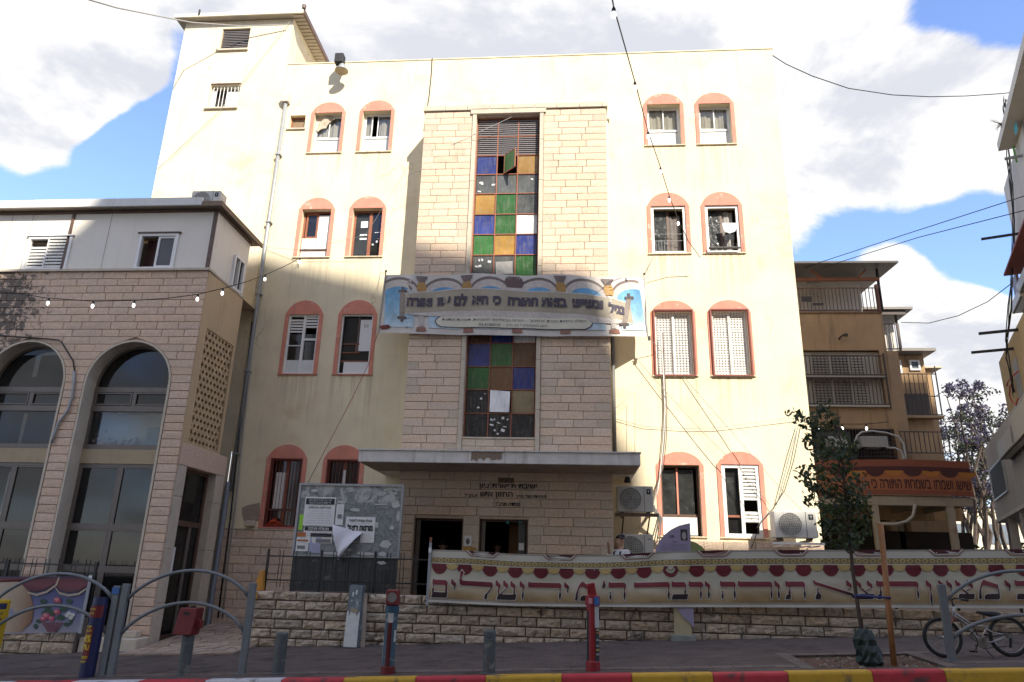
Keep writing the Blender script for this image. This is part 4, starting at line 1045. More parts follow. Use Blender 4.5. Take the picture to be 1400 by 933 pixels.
for ai, (c, R) in enumerate(ARC):
    y = WYL; mb = MB(); t = .055
    ring = [(c + (R - .002) * math.cos(math.pi * k / 28), ASP + (R - .002) * math.sin(math.pi * k / 28)) for k in range(29)]
    ri = [(c + (R - t) * math.cos(math.pi * k / 28), ASP + (R - t) * math.sin(math.pi * k / 28)) for k in range(29)]
    for k in range(28):
        mb.prism([ring[k], ring[k + 1], ri[k + 1], ri[k]], y, y + .07)
    mb.box(c - R, c - R + t, y, y + .07, 3.9, ASP); mb.box(c + R - t, c + R, y, y + .07, 3.9, ASP)
    wd = mb.build('arched_window', GREYAL, lb)
    for z0_, z1_ in ((5.25, 5.37), (4.80, 4.93), (3.93, 4.03)): MB().box(c - R + .001, c + R - .001, y - .012, y + .065, z0_, z1_).build('transom', GREYAL, wd)
    MB().box(c - .03, c + .04, y - .008, y + .06, 4.931, 5.249).build('mullion', GREYAL, wd)
    for xa, xb, op in ((c - R + t, c - .03, 0), (c + .04, c + R - t, ai == 0)):
        mb = MB()
        if op:
            frame_bars(mb, xa, xb, 4.94, 5.24, y - .02, y + .01, .03); o = mb.build('vent_sash', GREYAL, wd)
        else:
            frame_bars(mb, xa + .01, xb - .01, 4.945, 5.235, y - .02, y + .02, .028); o = mb.build('vent_sash', GREYAL, wd)
        pane(wd, xa + .03, xb - .03, 4.97, 5.21, y + .02, GLASS_D)
    ar = MB(); ar.prism([(c + (R - .03) * math.cos(math.pi * k / 20), ASP + (R - .03) * math.sin(math.pi * k / 20)) for k in range(21)], y + .03, y + .038); ar.build('pane', GLASS_D, wd)
    pane(wd, c - R + .04, c + R - .04, 4.03, 4.80, y + .03, GLASS if ai == 0 else GLASS_D)
    MB().box(c - R + .001, c + R - .001, y - .02, y + .10, 3.60, 3.925).build('spandrel', PANELY, lb)
    # shopfront below
    mb = MB(); frame_bars(mb, c - R + .001, c + R - .001, zb_op, 3.595, y + .0, y + .08, .06); sh = mb.build('shopfront', GREYAL, lb)
    MB().box(c - .03, c + .04, y + .004, y + .07, zb_op + .06, 3.53).build('mullion', GREYAL, sh)
    for z0_, z1_ in ((2.16, 2.26), (1.30, 1.38)): MB().box(c - R + .06, c + R - .06, y - .006, y + .066, z0_, z1_).build('transom', GREYAL, sh)
    for xa, xb in ((c - R + .06, c - .03), (c + .04, c + R - .06)):
        for z0_, z1_ in ((2.26, 3.53), (1.38, 2.16), (zb_op + .06, 1.30)):
            pane(sh, xa, xb, z0_, z1_, y + .03, GLASS_D)
            mb = MB(); frame_bars(mb, xa + .001, xb - .001, z0_ + .001, z1_ - .001, y + .001, y + .028, .028); mb.build('sash', GREYAL, sh)
    # interior: back wall, floor slab, cupboards seen through the glass
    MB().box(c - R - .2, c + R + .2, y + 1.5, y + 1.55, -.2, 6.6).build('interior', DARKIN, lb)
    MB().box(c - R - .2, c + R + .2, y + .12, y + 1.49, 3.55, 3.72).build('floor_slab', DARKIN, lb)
    if ai == 0:
        MB().box(c - .88, c + .62, y + .30, y + .33, 3.98, 4.80).build('roller_blind', mat('pale_blind', (.42, .45, .42), .7, .05, 3), wd)
        bx = MB().box(c + .38, c + .66, y + .14, y + .22, 4.04, 4.46).build('box', TEAL); tag(bx, 'grey blue box standing on the sill inside the arched window nearest the corner', 'box')
        fl = MB(); q = random.Random(4)
        for k in range(46):
            x = c - .92 + q.random() ** 1.0 * 1.15; z = 4.06 + q.random() * (.34 if x < c - .6 else .16); s_ = q.uniform(.02, .055)
            fl.lathe((x, y + .14 + q.uniform(0, .08), z), [(s_ * .3, -s_ * .6), (s_, 0), (s_ * .4, s_ * .6)], 5)
        tag(fl.build('artificial_flowers', mat('faded_flowers', (.28, .25, .25), .9, .3, 20, island=.8, hue=.25)), 'heap of faded artificial flowers on the arched window sill', 'flowers', kind='stuff')
    elif ai == 1:
        MB().box(c - .9, c + .25, y + .5, y + .8, 4.9, 5.75).build('cupboard', ORNG, wd); MB().box(c + .30, c + .72, y + .4, y + .5, 4.85, 5.45).build('board', BOARD, wd)
        curtain(wd, c + .05, c + .62, 4.05, 4.8, y + .25, mat('grey_stripe_curtain', (.30, .30, .29), .9, .1, 5), 3); curtain(wd, c - .85, c - .3, 4.05, 4.8, y + .3, mat('maroon_curtain', (.14, .05, .05), .9, .1, 5), 6)
# coping
MB().box(XL, LX + .03, LY - .06, LY + .3, LZC + .002, LZC + .06).build('coping', SMOOTH, lb)
# side wall (faces the yard), breeze block screen, door
sw = MB(); SX = LX + .001; SYB = 17.06; SYL = 17.46
SC0, SC1, SZ0, SZ1 = 15.52, 16.93, 4.07, 6.82
for a, b in ((LY + .0, SC0), (SC0, SC1), (SC1, SYB)):
    for c, d in ((4.06, SZ0), (SZ0, SZ1), (SZ1, LZC)):
        if a == SC0 and c == SZ0: continue
        sw.poly([(SX, a, c), (SX, b, c), (SX, b, d), (SX, a, d)])
for (a, c), (b, d) in (((SC0, SZ0), (SC0, SZ1)), ((SC0, SZ1), (SC1, SZ1)), ((SC1, SZ1), (SC1, SZ0)), ((SC1, SZ0), (SC0, SZ0))):
    sw.poly([(SX, a, c), (SX, b, d), (SX - .25, b, d), (SX - .25, a, c)])
sw.poly([(SX, SYB, 3.9), (SX - 2, SYB, 3.9), (SX - 2, SYB, LZC), (SX, SYB, LZC)])
sw.build('side_wall', PLASTER_Y, lb, fix=False)
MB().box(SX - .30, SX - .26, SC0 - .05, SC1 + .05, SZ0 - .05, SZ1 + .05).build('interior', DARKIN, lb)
scr = MB().box(SX - .10, SX - .02, SC0, SC1, SZ0, SZ0 + .03).build('breeze_screen', PLASTER_Y, lb)
um = MB(); prof = [(-.085, -.08), (.085, -.08), (.085, -.055), (.045, -.03), (.026, 0), (.045, .03), (.085, .055), (.085, .08), (-.085, .08), (-.085, .055), (-.045, .03), (-.026, 0), (-.045, -.03), (-.085, -.055)]
n_ = len(prof); um.v = [(.04, a, b) for a, b in prof] + [(-.04, a, b) for a, b in prof]
um.f = [tuple(range(n_)), tuple(range(2 * n_ - 1, n_ - 1, -1))] + [(i, (i + 1) % n_, n_ + (i + 1) % n_, n_ + i) for i in range(n_)]
unit = um.mesh('breeze_block', mat('breeze_block_clay', (.50, .36, .21), .9, .1, 6, obj=.12))
ny_, nz_ = 8, 17; dy_, dz_ = (SC1 - SC0) / ny_, (SZ1 - SZ0 - .03) / nz_
for j in range(nz_):
    for i in range(ny_):
        yy = SC0 + (i + (.5 if j % 2 == 0 else 1.0)) * dy_
        if yy > SC1 - .02: continue
        inst('breeze_block', unit, scr, (SX - .06, yy, SZ0 + .03 + (j + .5) * dz_), (1, dy_ / .182, dz_ / .16))
MB().box(SX - .30, SX + .02, LY + .055, SYL, 3.575, 4.058).build('lintel', STONE_L, lb, bevel=.01)
z = -.4; k = 0
while z < 3.57:
    e = min(z + 1.1, 3.572)
    MB().box(SX - .3, SX + .012, LY + .052, 15.62, z + .003, e - .003).build('jamb_stone', SMOOTH, lb, bevel=.006); MB().box(SX - .3, SX + .012, 17.03, SYL, z + .003, e - .003).build('jamb_stone', SMOOTH, lb, bevel=.006); z = e
mb = MB(); sx = SX - .26
for y0_, y1_ in ((15.62, 15.69), (16.96, 17.03)): mb.box(sx, sx + .08, y0_, y1_, -.1, 3.57)
for z0_, z1_ in ((3.5, 3.57), (2.30, 2.42), (-.1, .02)): mb.box(sx + .001, sx + .079, 15.69, 16.96, z0_, z1_)
drl = mb.build('door', BROWNM, lb)
MB().box(sx + .03, sx + .04, 15.69, 16.96, 2.42, 3.5).build('pane', GLASS_D, drl); MB().box(sx + .03, sx + .04, 15.69, 16.96, .02, 2.3).build('pane', GLASS_D, drl)
mb = MB(); mb.box(sx + .041, sx + .07, 16.5, 16.6, .02, 2.3); mb.build('stile', GREYAL, drl)
mb = MB(); mb.box(sx + .041, sx + .047, 15.92, 16.10, 1.32, 1.84); tag(mb.build('notice', PAPER), 'white paper notice taped inside the glass door of the stone hall', 'notice')
MB().box(sx - .2, sx - .18, 15.6, 17.4, -.2, 4).build('interior', DARKIN, lb)
# prefab floor
PW = mat('white_sandwich_panel', (.72, .67, .585), .45, .05, 1.2, streak=((.45, .38, .3), .25)); PY = LY + .04; PZ1 = 9.80
wA = rc(37, 93, 326, 369, PY); wB = rc(190, 239, 322, 367, PY)
wA = (wA[0], wA[1], 8.24, wA[3]); wB = (wB[0], wB[1], 8.24, wB[3])
pf = MB(); SXp = LX - .02
wS = (atx(317, 375, SXp).y, atx(331, 375, SXp).y, atx(323, 398, SXp).z, atx(325, 353, SXp).z)
wall_holes(pf, XL, SXp, LZC + .06, PZ1, PY, [wA, wB], .12)
ys_ = sorted([PY, wS[0], wS[1], SYB]); zs_ = sorted([LZC + .06, wS[2], wS[3], PZ1])
for a, b in zip(ys_, ys_[1:]):
    for c, d in zip(zs_, zs_[1:]):
        if a == wS[0] and c == wS[2]: continue
        pf.poly([(SXp, a, c), (SXp, b, c), (SXp, b, d), (SXp, a, d)])
pf.poly([(SXp, SYB, LZC), (XL, SYB, LZC), (XL, SYB, PZ1), (SXp, SYB, PZ1)])
pfo = pf.build('panel_wall', PW, lb, fix=False)
seam = mat('panel_seam', (.40, .37, .33), .7, .1, 5)
for px in (12, 40, 148, 196, 243):
    x = at(px, 320, PY).x; 
    if not (wA[0] < x < wA[1] or wB[0] < x < wB[1]): MB().box(x - .008, x + .008, PY - .004, PY - .0005, LZC + .07, PZ1 - .05).build('seam', seam, pfo)
for px, w_ in ((93.5, .07), (291, .09)):
    x = at(px, 330, PY).x if px < 200 else SXp - .06; MB().box(x - w_ / 2, x + w_ / 2, PY - .03, PY - .0005, LZC + .06, PZ1 - .03).build('corner_post', BROWNM, pfo)
MB().box(XL, LX + .03, PY - .035, PY - .001, PZ1 - .07, PZ1 - .02).build('top_rail', BROWNM, pfo)
MB().box(SXp + .001, SXp + .05, PY + .02, SYB, PZ1 - .08, PZ1 - .02).build('top_rail', BROWNM, pfo)
MB().box(SXp + .001, SXp + .04, LY + .01, SYB, LZC + .002, LZC + .05).build('base_rail', SMOOTH, pfo)
for a, b, c, d, kind in ((*wA, 'A'), (*wB, 'B')):
    mb = MB(); frame_bars(mb, a - .04, b + .04, c - .03, d + .04, PY - .03, PY + .05, .065); wd = mb.build('window', WHITEP, lb); xm = (a + b) / 2
    MB().box(a - .09, b + .09, PY - .06, PY - .001, d + .042, d + .07).build('drip_cap', BROWNM if kind == 'B' else WHITEP, wd)
    MB().box(a, b, PY + 1.0, PY + 1.04, c, d).build('interior', DARKIN, wd)
    if kind == 'A':
        slats(wd, xm - .02, b - .02, c + .04, d - .04, PY + .02, WHITE_SH, .085); MB().box(xm - .05, xm - .021, PY - .02, PY + .05, c + .03, d - .03).build('mullion', WHITEP, wd)
        slats(wd, a + .02, xm - .05, c + .04, d - .2, PY + .07, WHITE_SH, .085)
    else:
        mb = MB(); frame_bars(mb, xm - .02, b - .02, c + .03, d - .03, PY + .0, PY + .04, .05); mb.build('sash', WHITEP, wd); pane(wd, xm + .03, b - .07, c + .08, d - .08, PY + .02, mat('insect_screen', (.10, .10, .11), .6, .1, 5))
        curtain(wd, a + .03, xm, c + .02, d - .02, PY + .25, mat('wine_curtain', (.07, .03, .03), .9, .2, 6), 12)
a, b, c, d = wS; mb = MB()
for y0_, y1_, z0_, z1_ in ((a - .03, a + .04, c, d), (b - .04, b + .03, c, d), (a + .04, b - .04, c - .03, c + .03), (a + .04, b - .04, d - .03, d + .04), ((a + b) / 2 - .02, (a + b) / 2 + .02, c + .03, d - .03)): mb.box(SXp - .04, SXp + .05, y0_, y1_, z0_, z1_)
wd = mb.build('window', WHITEP, lb); MB().box(SXp - .6, SXp - .56, a, b, c, d).build('interior', DARKIN, wd)
MB().box(SXp - .02, SXp - .01, (a + b) / 2, b, c, d).build('pane', GLASS_D, wd)
RZ = 9.86
ro = MB().box(XL, LX + .12, LY - .16, SYB + .35, RZ - .03, RZ + .03).build('roof', SOFFIT, lb)
FW = mat('white_fascia', (.66, .65, .62), .5, .05, 2, streak=((.4, .37, .33), .4))
x = XL
while x < LX - .4:
    e = min(x + 2.1, LX - .35); MB().box(x + .003, e - .003, LY - .22, LY - .161, RZ - .06, RZ + .14 + rnd.uniform(-.008, .008)).build('fascia', FW, ro); x = e
MB().box(LX - .345, LX + .15, LY - .20, LY - .161, RZ - .08, RZ + .05).build('fascia', mat('rust_fascia', (.20, .14, .09), .7, .2, 5), ro)
MB().box(LX + .121, LX + .15, LY - .16, SYB + .37, RZ - .08, RZ + .05).build('fascia', mat('rust_fascia', (.2, .14, .09)), ro)
# yard gap wall behind, between the hall and the yeshiva facade
# step slabs before the hall
st_ = thing('doorstep', 'pale stone step below the arched shop windows of the stone hall', 'step', (-9.0, 14.95, -.2))
MB().box(-9.75, LX + .04, 14.72, 15.18, -.35, .05).build('tread', SMOOTH, st_, bevel=.012); MB().box(-9.6, -8.75, 15.0, 15.19, .054, .17).build('tread', SMOOTH, st_, bevel=.012)
# flagged ramp: irregular paving slabs
FLAG = mat('flagstone', (.36, .28, .215), .9, .22, 7, obj=.18, hue=.05, bump=(24, .01))
yard = bpy.data.objects['yard_ground']
r = random.Random(9); nx_, ny_ = 12, 13; X0, X1, Y0, Y1 = -8.55, -6.25, 14.05, 17.9
P = {}
for j in range(ny_ + 1):
    for i in range(nx_ + 1):
        jx = 0 if i in (0, nx_) else r.uniform(-.4, .4); jy = 0 if j in (0, ny_) else r.uniform(-.36, .36)
        P[(i, j)] = (X0 + (X1 - X0) * (i + jx + (.5 if j % 2 and 0 < i < nx_ else 0)) / nx_, Y0 + (Y1 - Y0) * (j + jy) / ny_)
for j in range(ny_):
    i = 0
    while i < nx_:
        w_ = r.choice([1, 1, 2]); w_ = min(w_, nx_ - i)
        pts = [P[(i + k, j)] for k in range(w_ + 1)] + [P[(i + k, j + 1)] for k in range(w_, -1, -1)]
        cx = sum(p[0] for p in pts) / len(pts); cy = sum(p[1] for p in pts) / len(pts)
        pts = [(cx + (x - cx) * .94, cy + (y - cy) * .93) for x, y in pts]; h = r.uniform(.025, .045)
        mb = MB(); k = len(pts); rise = lambda y: .05 * max(0, y - 14.6)
        mb.v = [(x, y, gz(x, y) - .02 + rise(y)) for x, y in pts] + [(x, y, gz(x, y) + h + rise(y)) for x, y in pts]
        mb.f = [tuple(range(k, 2 * k)), tuple(range(k - 1, -1, -1))] + [(q, (q + 1) % k, k + (q + 1) % k, k + q) for q in range(k)]
        mb.build('flagstone', FLAG, yard); i += w_
rs = MB(); rs.sheet(lambda u, v: (X0 + (X1 - X0) * u, Y0 + (Y1 - Y0) * v, gz(X0 + (X1 - X0) * u, Y0 + (Y1 - Y0) * v) + .012 + .05 * max(0, Y0 + (Y1 - Y0) * v - 14.6)), 4, 8)
rs.build('ramp_bed', MORTAR_W, yard)

# low wall with railing, and the flower banner on it
def rough_wall(root, x0, x1, y0, y1, ztop, h, seed, zmin=None, name='stone', lmin=.32, lmax=.72, lim=300):
    ms = WSM; r = random.Random(seed)
    zlow = gz(x0, y0) - .15 if zmin is None else zmin
    n = int((ztop - zlow) / h) + 1; ss = []
    for a, b, c, d in courses(x0, x1, ztop - n * h, ztop, h, lmin, lmax, seed, joint=.014):
        if d < gz((a + b) / 2, y0) - .02: continue
        ss.append((a, b, c, d))
    ss.sort(key=lambda s: -(s[1] - s[0]))
    for a, b, c, d in ss[:lim]: inst(name, r.choice(ms), root, ((a + b) / 2, y0 + .05, (c + d) / 2), (b - a, .10, d - c), (0, r.choice([0, math.pi]) * 0, 0))
    if len(ss) > lim:
        mb = MB()
        for a, b, c, d in ss[lim:]: mb.box(a, b, y0 + .0, y0 + .1, c, d)
        mb.build('stones', STONE_W, root, kind='stuff')
    core = MB().box(x0 + .004, x1 - .004, y0 + .035, y1, zlow - .1, ztop - .012).build('wall_core', MORTAR_W, root)
    return core
WSM = stone_meshes('stone', STONE_W, 9, .40, .04, 6, 4)
lw = thing('low_stone_wall', 'low rough stone wall under the flower banner at the far left', 'wall', (-12, 14.6, -.4))
rough_wall(lw, -15.5, -9.78, 14.6, 14.95, .42, .23, 41)
fe = thing('iron_railing', 'black iron railing on the low wall behind the flower banner', 'railing', (-12, 14.7, .42))
for z in (.62, 1.40): MB().box(-15.5, -9.66, 14.70, 14.735, z, z + .03).build('rail', DARKMET, fe)
for x in (-13.6, -11.6, -9.68): MB().box(x - .025, x + .025, 14.69, 14.745, .43, 1.48).build('post', DARKMET, fe)
x = -13.4
while x < -9.75:
    for dx in (0, .09): MB().tube([(x + dx, 14.718, .56), (x + dx, 14.718, 1.52)], .009, 5).build('picket', DARKMET, fe)
    x += .29
# ------------------------------------------------------------------ ochre apartment house behind, to the right
BY = 27.0
bb = thing('apartment_house', 'ochre apartment house with barred shuttered balconies behind the orange banner', 'building', (9, BY, .3))
RX = 11.85
def Z27(py, px=1150): return vz(px, py, BY)
zA, zB, zC, zD, zE, zF = Z27(427), Z27(479), Z27(556), Z27(586), Z27(632), Z27(366)
w = MB(); wall_holes(w, 6.0, RX, 4.4, zA, BY, [(6.4, RX - .28, zC + .02, zB), (6.4, RX - .15, zE - .3, zD)], .5)
w.poly([(RX, BY, .3), (RX, 36, .3), (RX, 36, zA), (RX, BY, zA)]); w.poly([(6, BY, zA), (RX, BY, zA), (RX, 36, zA), (6, 36, zA)]); w.poly([(6, BY, .3), (6, 36, .3), (6, 36, zA), (6, BY, zA)]); w.poly([(6, 36, .3), (RX, 36, .3), (RX, 36, zA), (6, 36, zA)])
w.poly([(6, BY, 4.4), (RX, BY, 4.4), (RX, 36, 4.4), (6, 36, 4.4)])
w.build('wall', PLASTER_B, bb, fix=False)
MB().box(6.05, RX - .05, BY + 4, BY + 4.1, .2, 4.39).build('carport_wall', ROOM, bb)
for x in (8.2, 11.4): MB().box(x - .2, x + .2, BY + .1, BY + .5, .2, 4.39).build('column', PLASTER_B, bb)
# roof terrace: white panels, louvred door, railing, sheet roof
PWB = mat('terrace_panel', (.55, .51, .45), .6, .06, 2, streak=((.3, .24, .18), .4))
for a, b, kind in ((6.1, 9.55, 'p'), (9.56, 10.10, 'l'), (10.11, 10.8, 'p'), (10.81, RX - .25, 'p')):
    if kind == 'p': MB().box(a, b - .01, BY + 1.0, BY + 1.05, zA, zF - .1).build('terrace_panel', PWB, bb)
    else:
        fr = MB(); frame_bars(fr, a, b, zA, zF - .3, BY + .96, BY + 1.04, .05); o = fr.build('shutter', PWB, bb); slats(o, a + .05, b - .05, zA + .05, zF - .35, BY + 1.0, PWB, .1)
rr = MB().hexa([(6, BY - .75, zF - .12), (RX + .55, BY - .75, zF - .14), (RX + .55, BY + 5, zF + .15), (6, BY + 5, zF + .15), (6, BY - .75, zF - .04), (RX + .55, BY - .75, zF - .06), (RX + .55, BY + 5, zF + .23), (6, BY + 5, zF + .23)]).build('roof', mat('terrace_roof_sheet', (.20, .18, .16), .6, .1, 3), bb)
MB().box(6, RX + .06, BY - .1, BY, Z27(385), Z27(381)).build('beam', mat('rust_beam', (.26, .10, .05), .7, .2, 5), rr)
for x in (9.75, 11.1): MB().bar((x, BY - .05, Z27(381)), (x + (.35 if x > 10 else -.35), BY - .05, zF - .14), .07).build('brace', MATS['rust_beam'], rr)
MB().box(RX - .02, RX + .06, BY - .08, BY, zA, zF - .1).build('post', DARKMET, rr)
RUST = mat('rusty_rail', (.12, .055, .035), .7, .25, 8)
def railing(root, x0, x1, z0, z1, y, n, m, mids=(), name='railing', w_=.022):
    mb = MB().box(x0, x1, y - .02, y + .02, z1 - .035, z1).box(x0, x1, y - .02, y + .02, z0, z0 + .035)
    for z in mids: mb.box(x0, x1, y - .018, y + .018, z - .016, z + .016)
    o = mb.build(name, m, root)
    for i in range(n + 1):
        x = x0 + (x1 - x0) * i / n; MB().box(x - w_ / 2, x + w_ / 2, y - .012, y + .012, z0 + .036, z1 - .036).build('baluster', m, o)
    return o
railing(bb, 7.6, RX - .1, zA + .05, Z27(394), BY - .03, 30, RUST)
MB().box(RX - .12, RX + .02, BY - .08, BY + .06, zA - .02, Z27(390)).build('corner_post', RUST, bb)
MB().box(6, RX + .01, BY - .05, BY - .001, zA - .05, zA + .02).build('ledge', mat('stained_ledge', (.20, .12, .07), .9, .3, 6), bb)
for x, z, w_ in ((8.9, Z27(408), .40), (9.3, Z27(417), .42)): MB().box(x, x + w_, BY - .06, BY - .04, z - (.16 if x < 9.2 else .03), z + .06).build('rag', mat('dark_rag', (.06, .05, .05), .9, .2, 5), bb)
# shuttered balcony
SHB = mat('balcony_shutter', (.42, .385, .32), .6, .08, 3, streak=((.22, .16, .1), .5))
x0, x1 = 7.6, RX - .30; zm = Z27(515.5)
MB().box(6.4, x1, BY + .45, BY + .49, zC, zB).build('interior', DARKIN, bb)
cells = [(7.6, 9.05, 'board'), (9.05, 9.75, 'slat'), (9.75, 10.5, 'slat'), (10.5, 11.05, 'slatw'), (11.05, x1, 'board')]
for a, b, k in cells:
    for c, d in ((zC + .05, zm - .03), (zm + .03, zB - .05)):
        mb = MB(); frame_bars(mb, a + .008, b - .008, c, d, BY + .12, BY + .18, .045); o = mb.build('shutter', SHB, bb)
        if k == 'board': MB().box(a + .05, b - .05, BY + .14, BY + .16, c + .045, d - .045).build('panel', SHB, o)
        else: slats(o, a + .053, b - .053, c + .05, d - .05, BY + .15, SHB if k == 'slatw' else mat('worn_shutter', (.30, .27, .23), .6, .1, 4), .105)
MB().box(6.4, x1 + .1, BY - .10, BY + .1, zm - .03, zm + .03).build('middle_rail', SHB, bb); MB().box(6.4, x1 + .12, BY - .12, BY + .1, zC - .03, zC + .04).build('sill', SHB, bb)
BARB = mat('brown_bars', (.065, .045, .038), .6, .2, 8)
railing(bb, 7.6, x1 + .10, zC + .05, zm - .04, BY - .10, 30, BARB); railing(bb, 7.6, x1 + .10, zm + .04, Z27(487), BY - .10, 30, BARB)
MB().box(x1 + .08, x1 + .13, BY - .13, BY - .08, zC - .1, Z27(484)).build('post', BARB, bb)
# camera-like bracket lamp on the wall
lp = thing('wall_lamp', 'small rusty lamp bracket on the ochre wall between the balconies', 'lamp', (at(1150, 462, BY).x, BY, Z27(462)))
p = at(1150, 462, BY); MB().tube([(p.x - .08, BY, p.z - .05), (p.x - .08, BY - .15, p.z - .02), (p.x, BY - .25, p.z + .04)], .035, 6).build('arm', BARB, lp); MB().lathe((p.x + .06, BY - .25, p.z + .03), [(.03, -.08), (.07, -.02), (.07, .08), (.04, .1)], 8, 'x').build('head', BARB, lp)
# first floor window with bars and two air conditioners
MB().box(6.4, RX - .15, BY + .3, BY + .34, zE - .3, zD).build('interior', DARKIN, bb)
o = railing(bb, 7.2, RX - .17, zE - .3, zD - .03, BY - .05, 40, BARB, mids=[zE + .2, zE + .65]); 
for i in range(8): MB().box(10.6, RX - .2, BY + .15, BY + .18, zE + .1 + i * .13, zE + .17 + i * .13).build('slat', BARB, bb)
MB().box(8.9, 10.2, BY + .1, BY + .12, zE - .2, zD - .1).build('pane', mat('bluish_pane', (.13, .15, .17), .2, .2, 2), bb)
# rear wings stepping back
def wing(label_, x0, x1, y, z1):
    mb = MB(); mb.box(x0, x1, y, y + 7, .3, z1); return mb.build('rear_wing', PLASTER_B, bb)
w2 = wing('', RX + .01, 13.15, 29.0, vz(1222, 480, 29)); w3_ = wing('', 12.7, 14.68, 30.2, vz(1240, 486, 30.2))
z2 = vz(1222, 480, 29)
MB().box(RX + .0, 13.25, 29.3, 29.35, z2, z2 + 1.5).build('terrace_panel', PWB, w2); railing(bb, RX + .05, 13.3, z2 + .05, z2 + 1.15, 28.95, 9, BARB)
MB().box(RX - .1, 13.75, 28.5, 32, z2 + 1.62, z2 + 1.72).build('roof', MATS['terrace_roof_sheet'], w2); MB().box(RX + .0, 13.5, 28.6, 28.68, z2 + 1.42, z2 + 1.62).build('beam', BARB, w2); MB().box(13.2, 13.27, 28.9, 28.97, z2, z2 + 1.6).build('post', BARB, w2)
z3 = vz(1240, 486, 30.2)
MB().box(12.5, 14.95, 29.6, 33, z3 + .02, z3 + .14).build('roof', MATS['terrace_roof_sheet'], w3_)
for l, r_, t, b in ((1221, 1232, 493, 511), (1243, 1257, 493, 507)):
    a, b_, c, d = rc(l, r_, t, b, 30.2); mb = MB(); frame_bars(mb, a, b_, c, d, 30.13, 30.198, .07); o = mb.build('window', WHITEP, w3_); MB().box(a + .07, b_ - .07, 30.17, 30.19, c + .07, d - .07).build('pane', MATS['bluish_pane'], o)
zz0, zz1 = vz(1245, 570, 30.2), vz(1245, 514, 30.2)
railing(bb, 12.75, 14.9, zz0, zz1, 29.85, 12, BARB, mids=[zz0 + (zz1 - zz0) * .45]); MB().box(12.75, 14.6, 30.1, 30.16, zz0, zz0 + .95).build('balcony_front', mat('dark_mesh', (.10, .08, .065), .8, .2, 4), w3_)
MB().box(12.75, 14.95, 29.8, 30.19, zz0 - .12, zz0 - .02).build('balcony_slab', PLASTER_B, w3_)
for x in (14.9,): MB().box(x - .02, x + .02, 29.83, 29.87, zz0, vz(1262, 520, 29.85) + .6).build('post', BARB, w3_)
MB().box(14.68, 15.3, 31, 34, .3, vz(1270, 505, 31)).build('rear_wing', PLASTER_B, bb); MB().box(14.5, 15.7, 30.8, 34, vz(1270, 505, 31) + .01, vz(1270, 505, 31) + .09).build('roof', SMOOTH, bb)
zq = vz(1235, 618, 29); railing(bb, 12.3, 14.4, zq - .1, zq + .75, 28.7, 12, BARB)

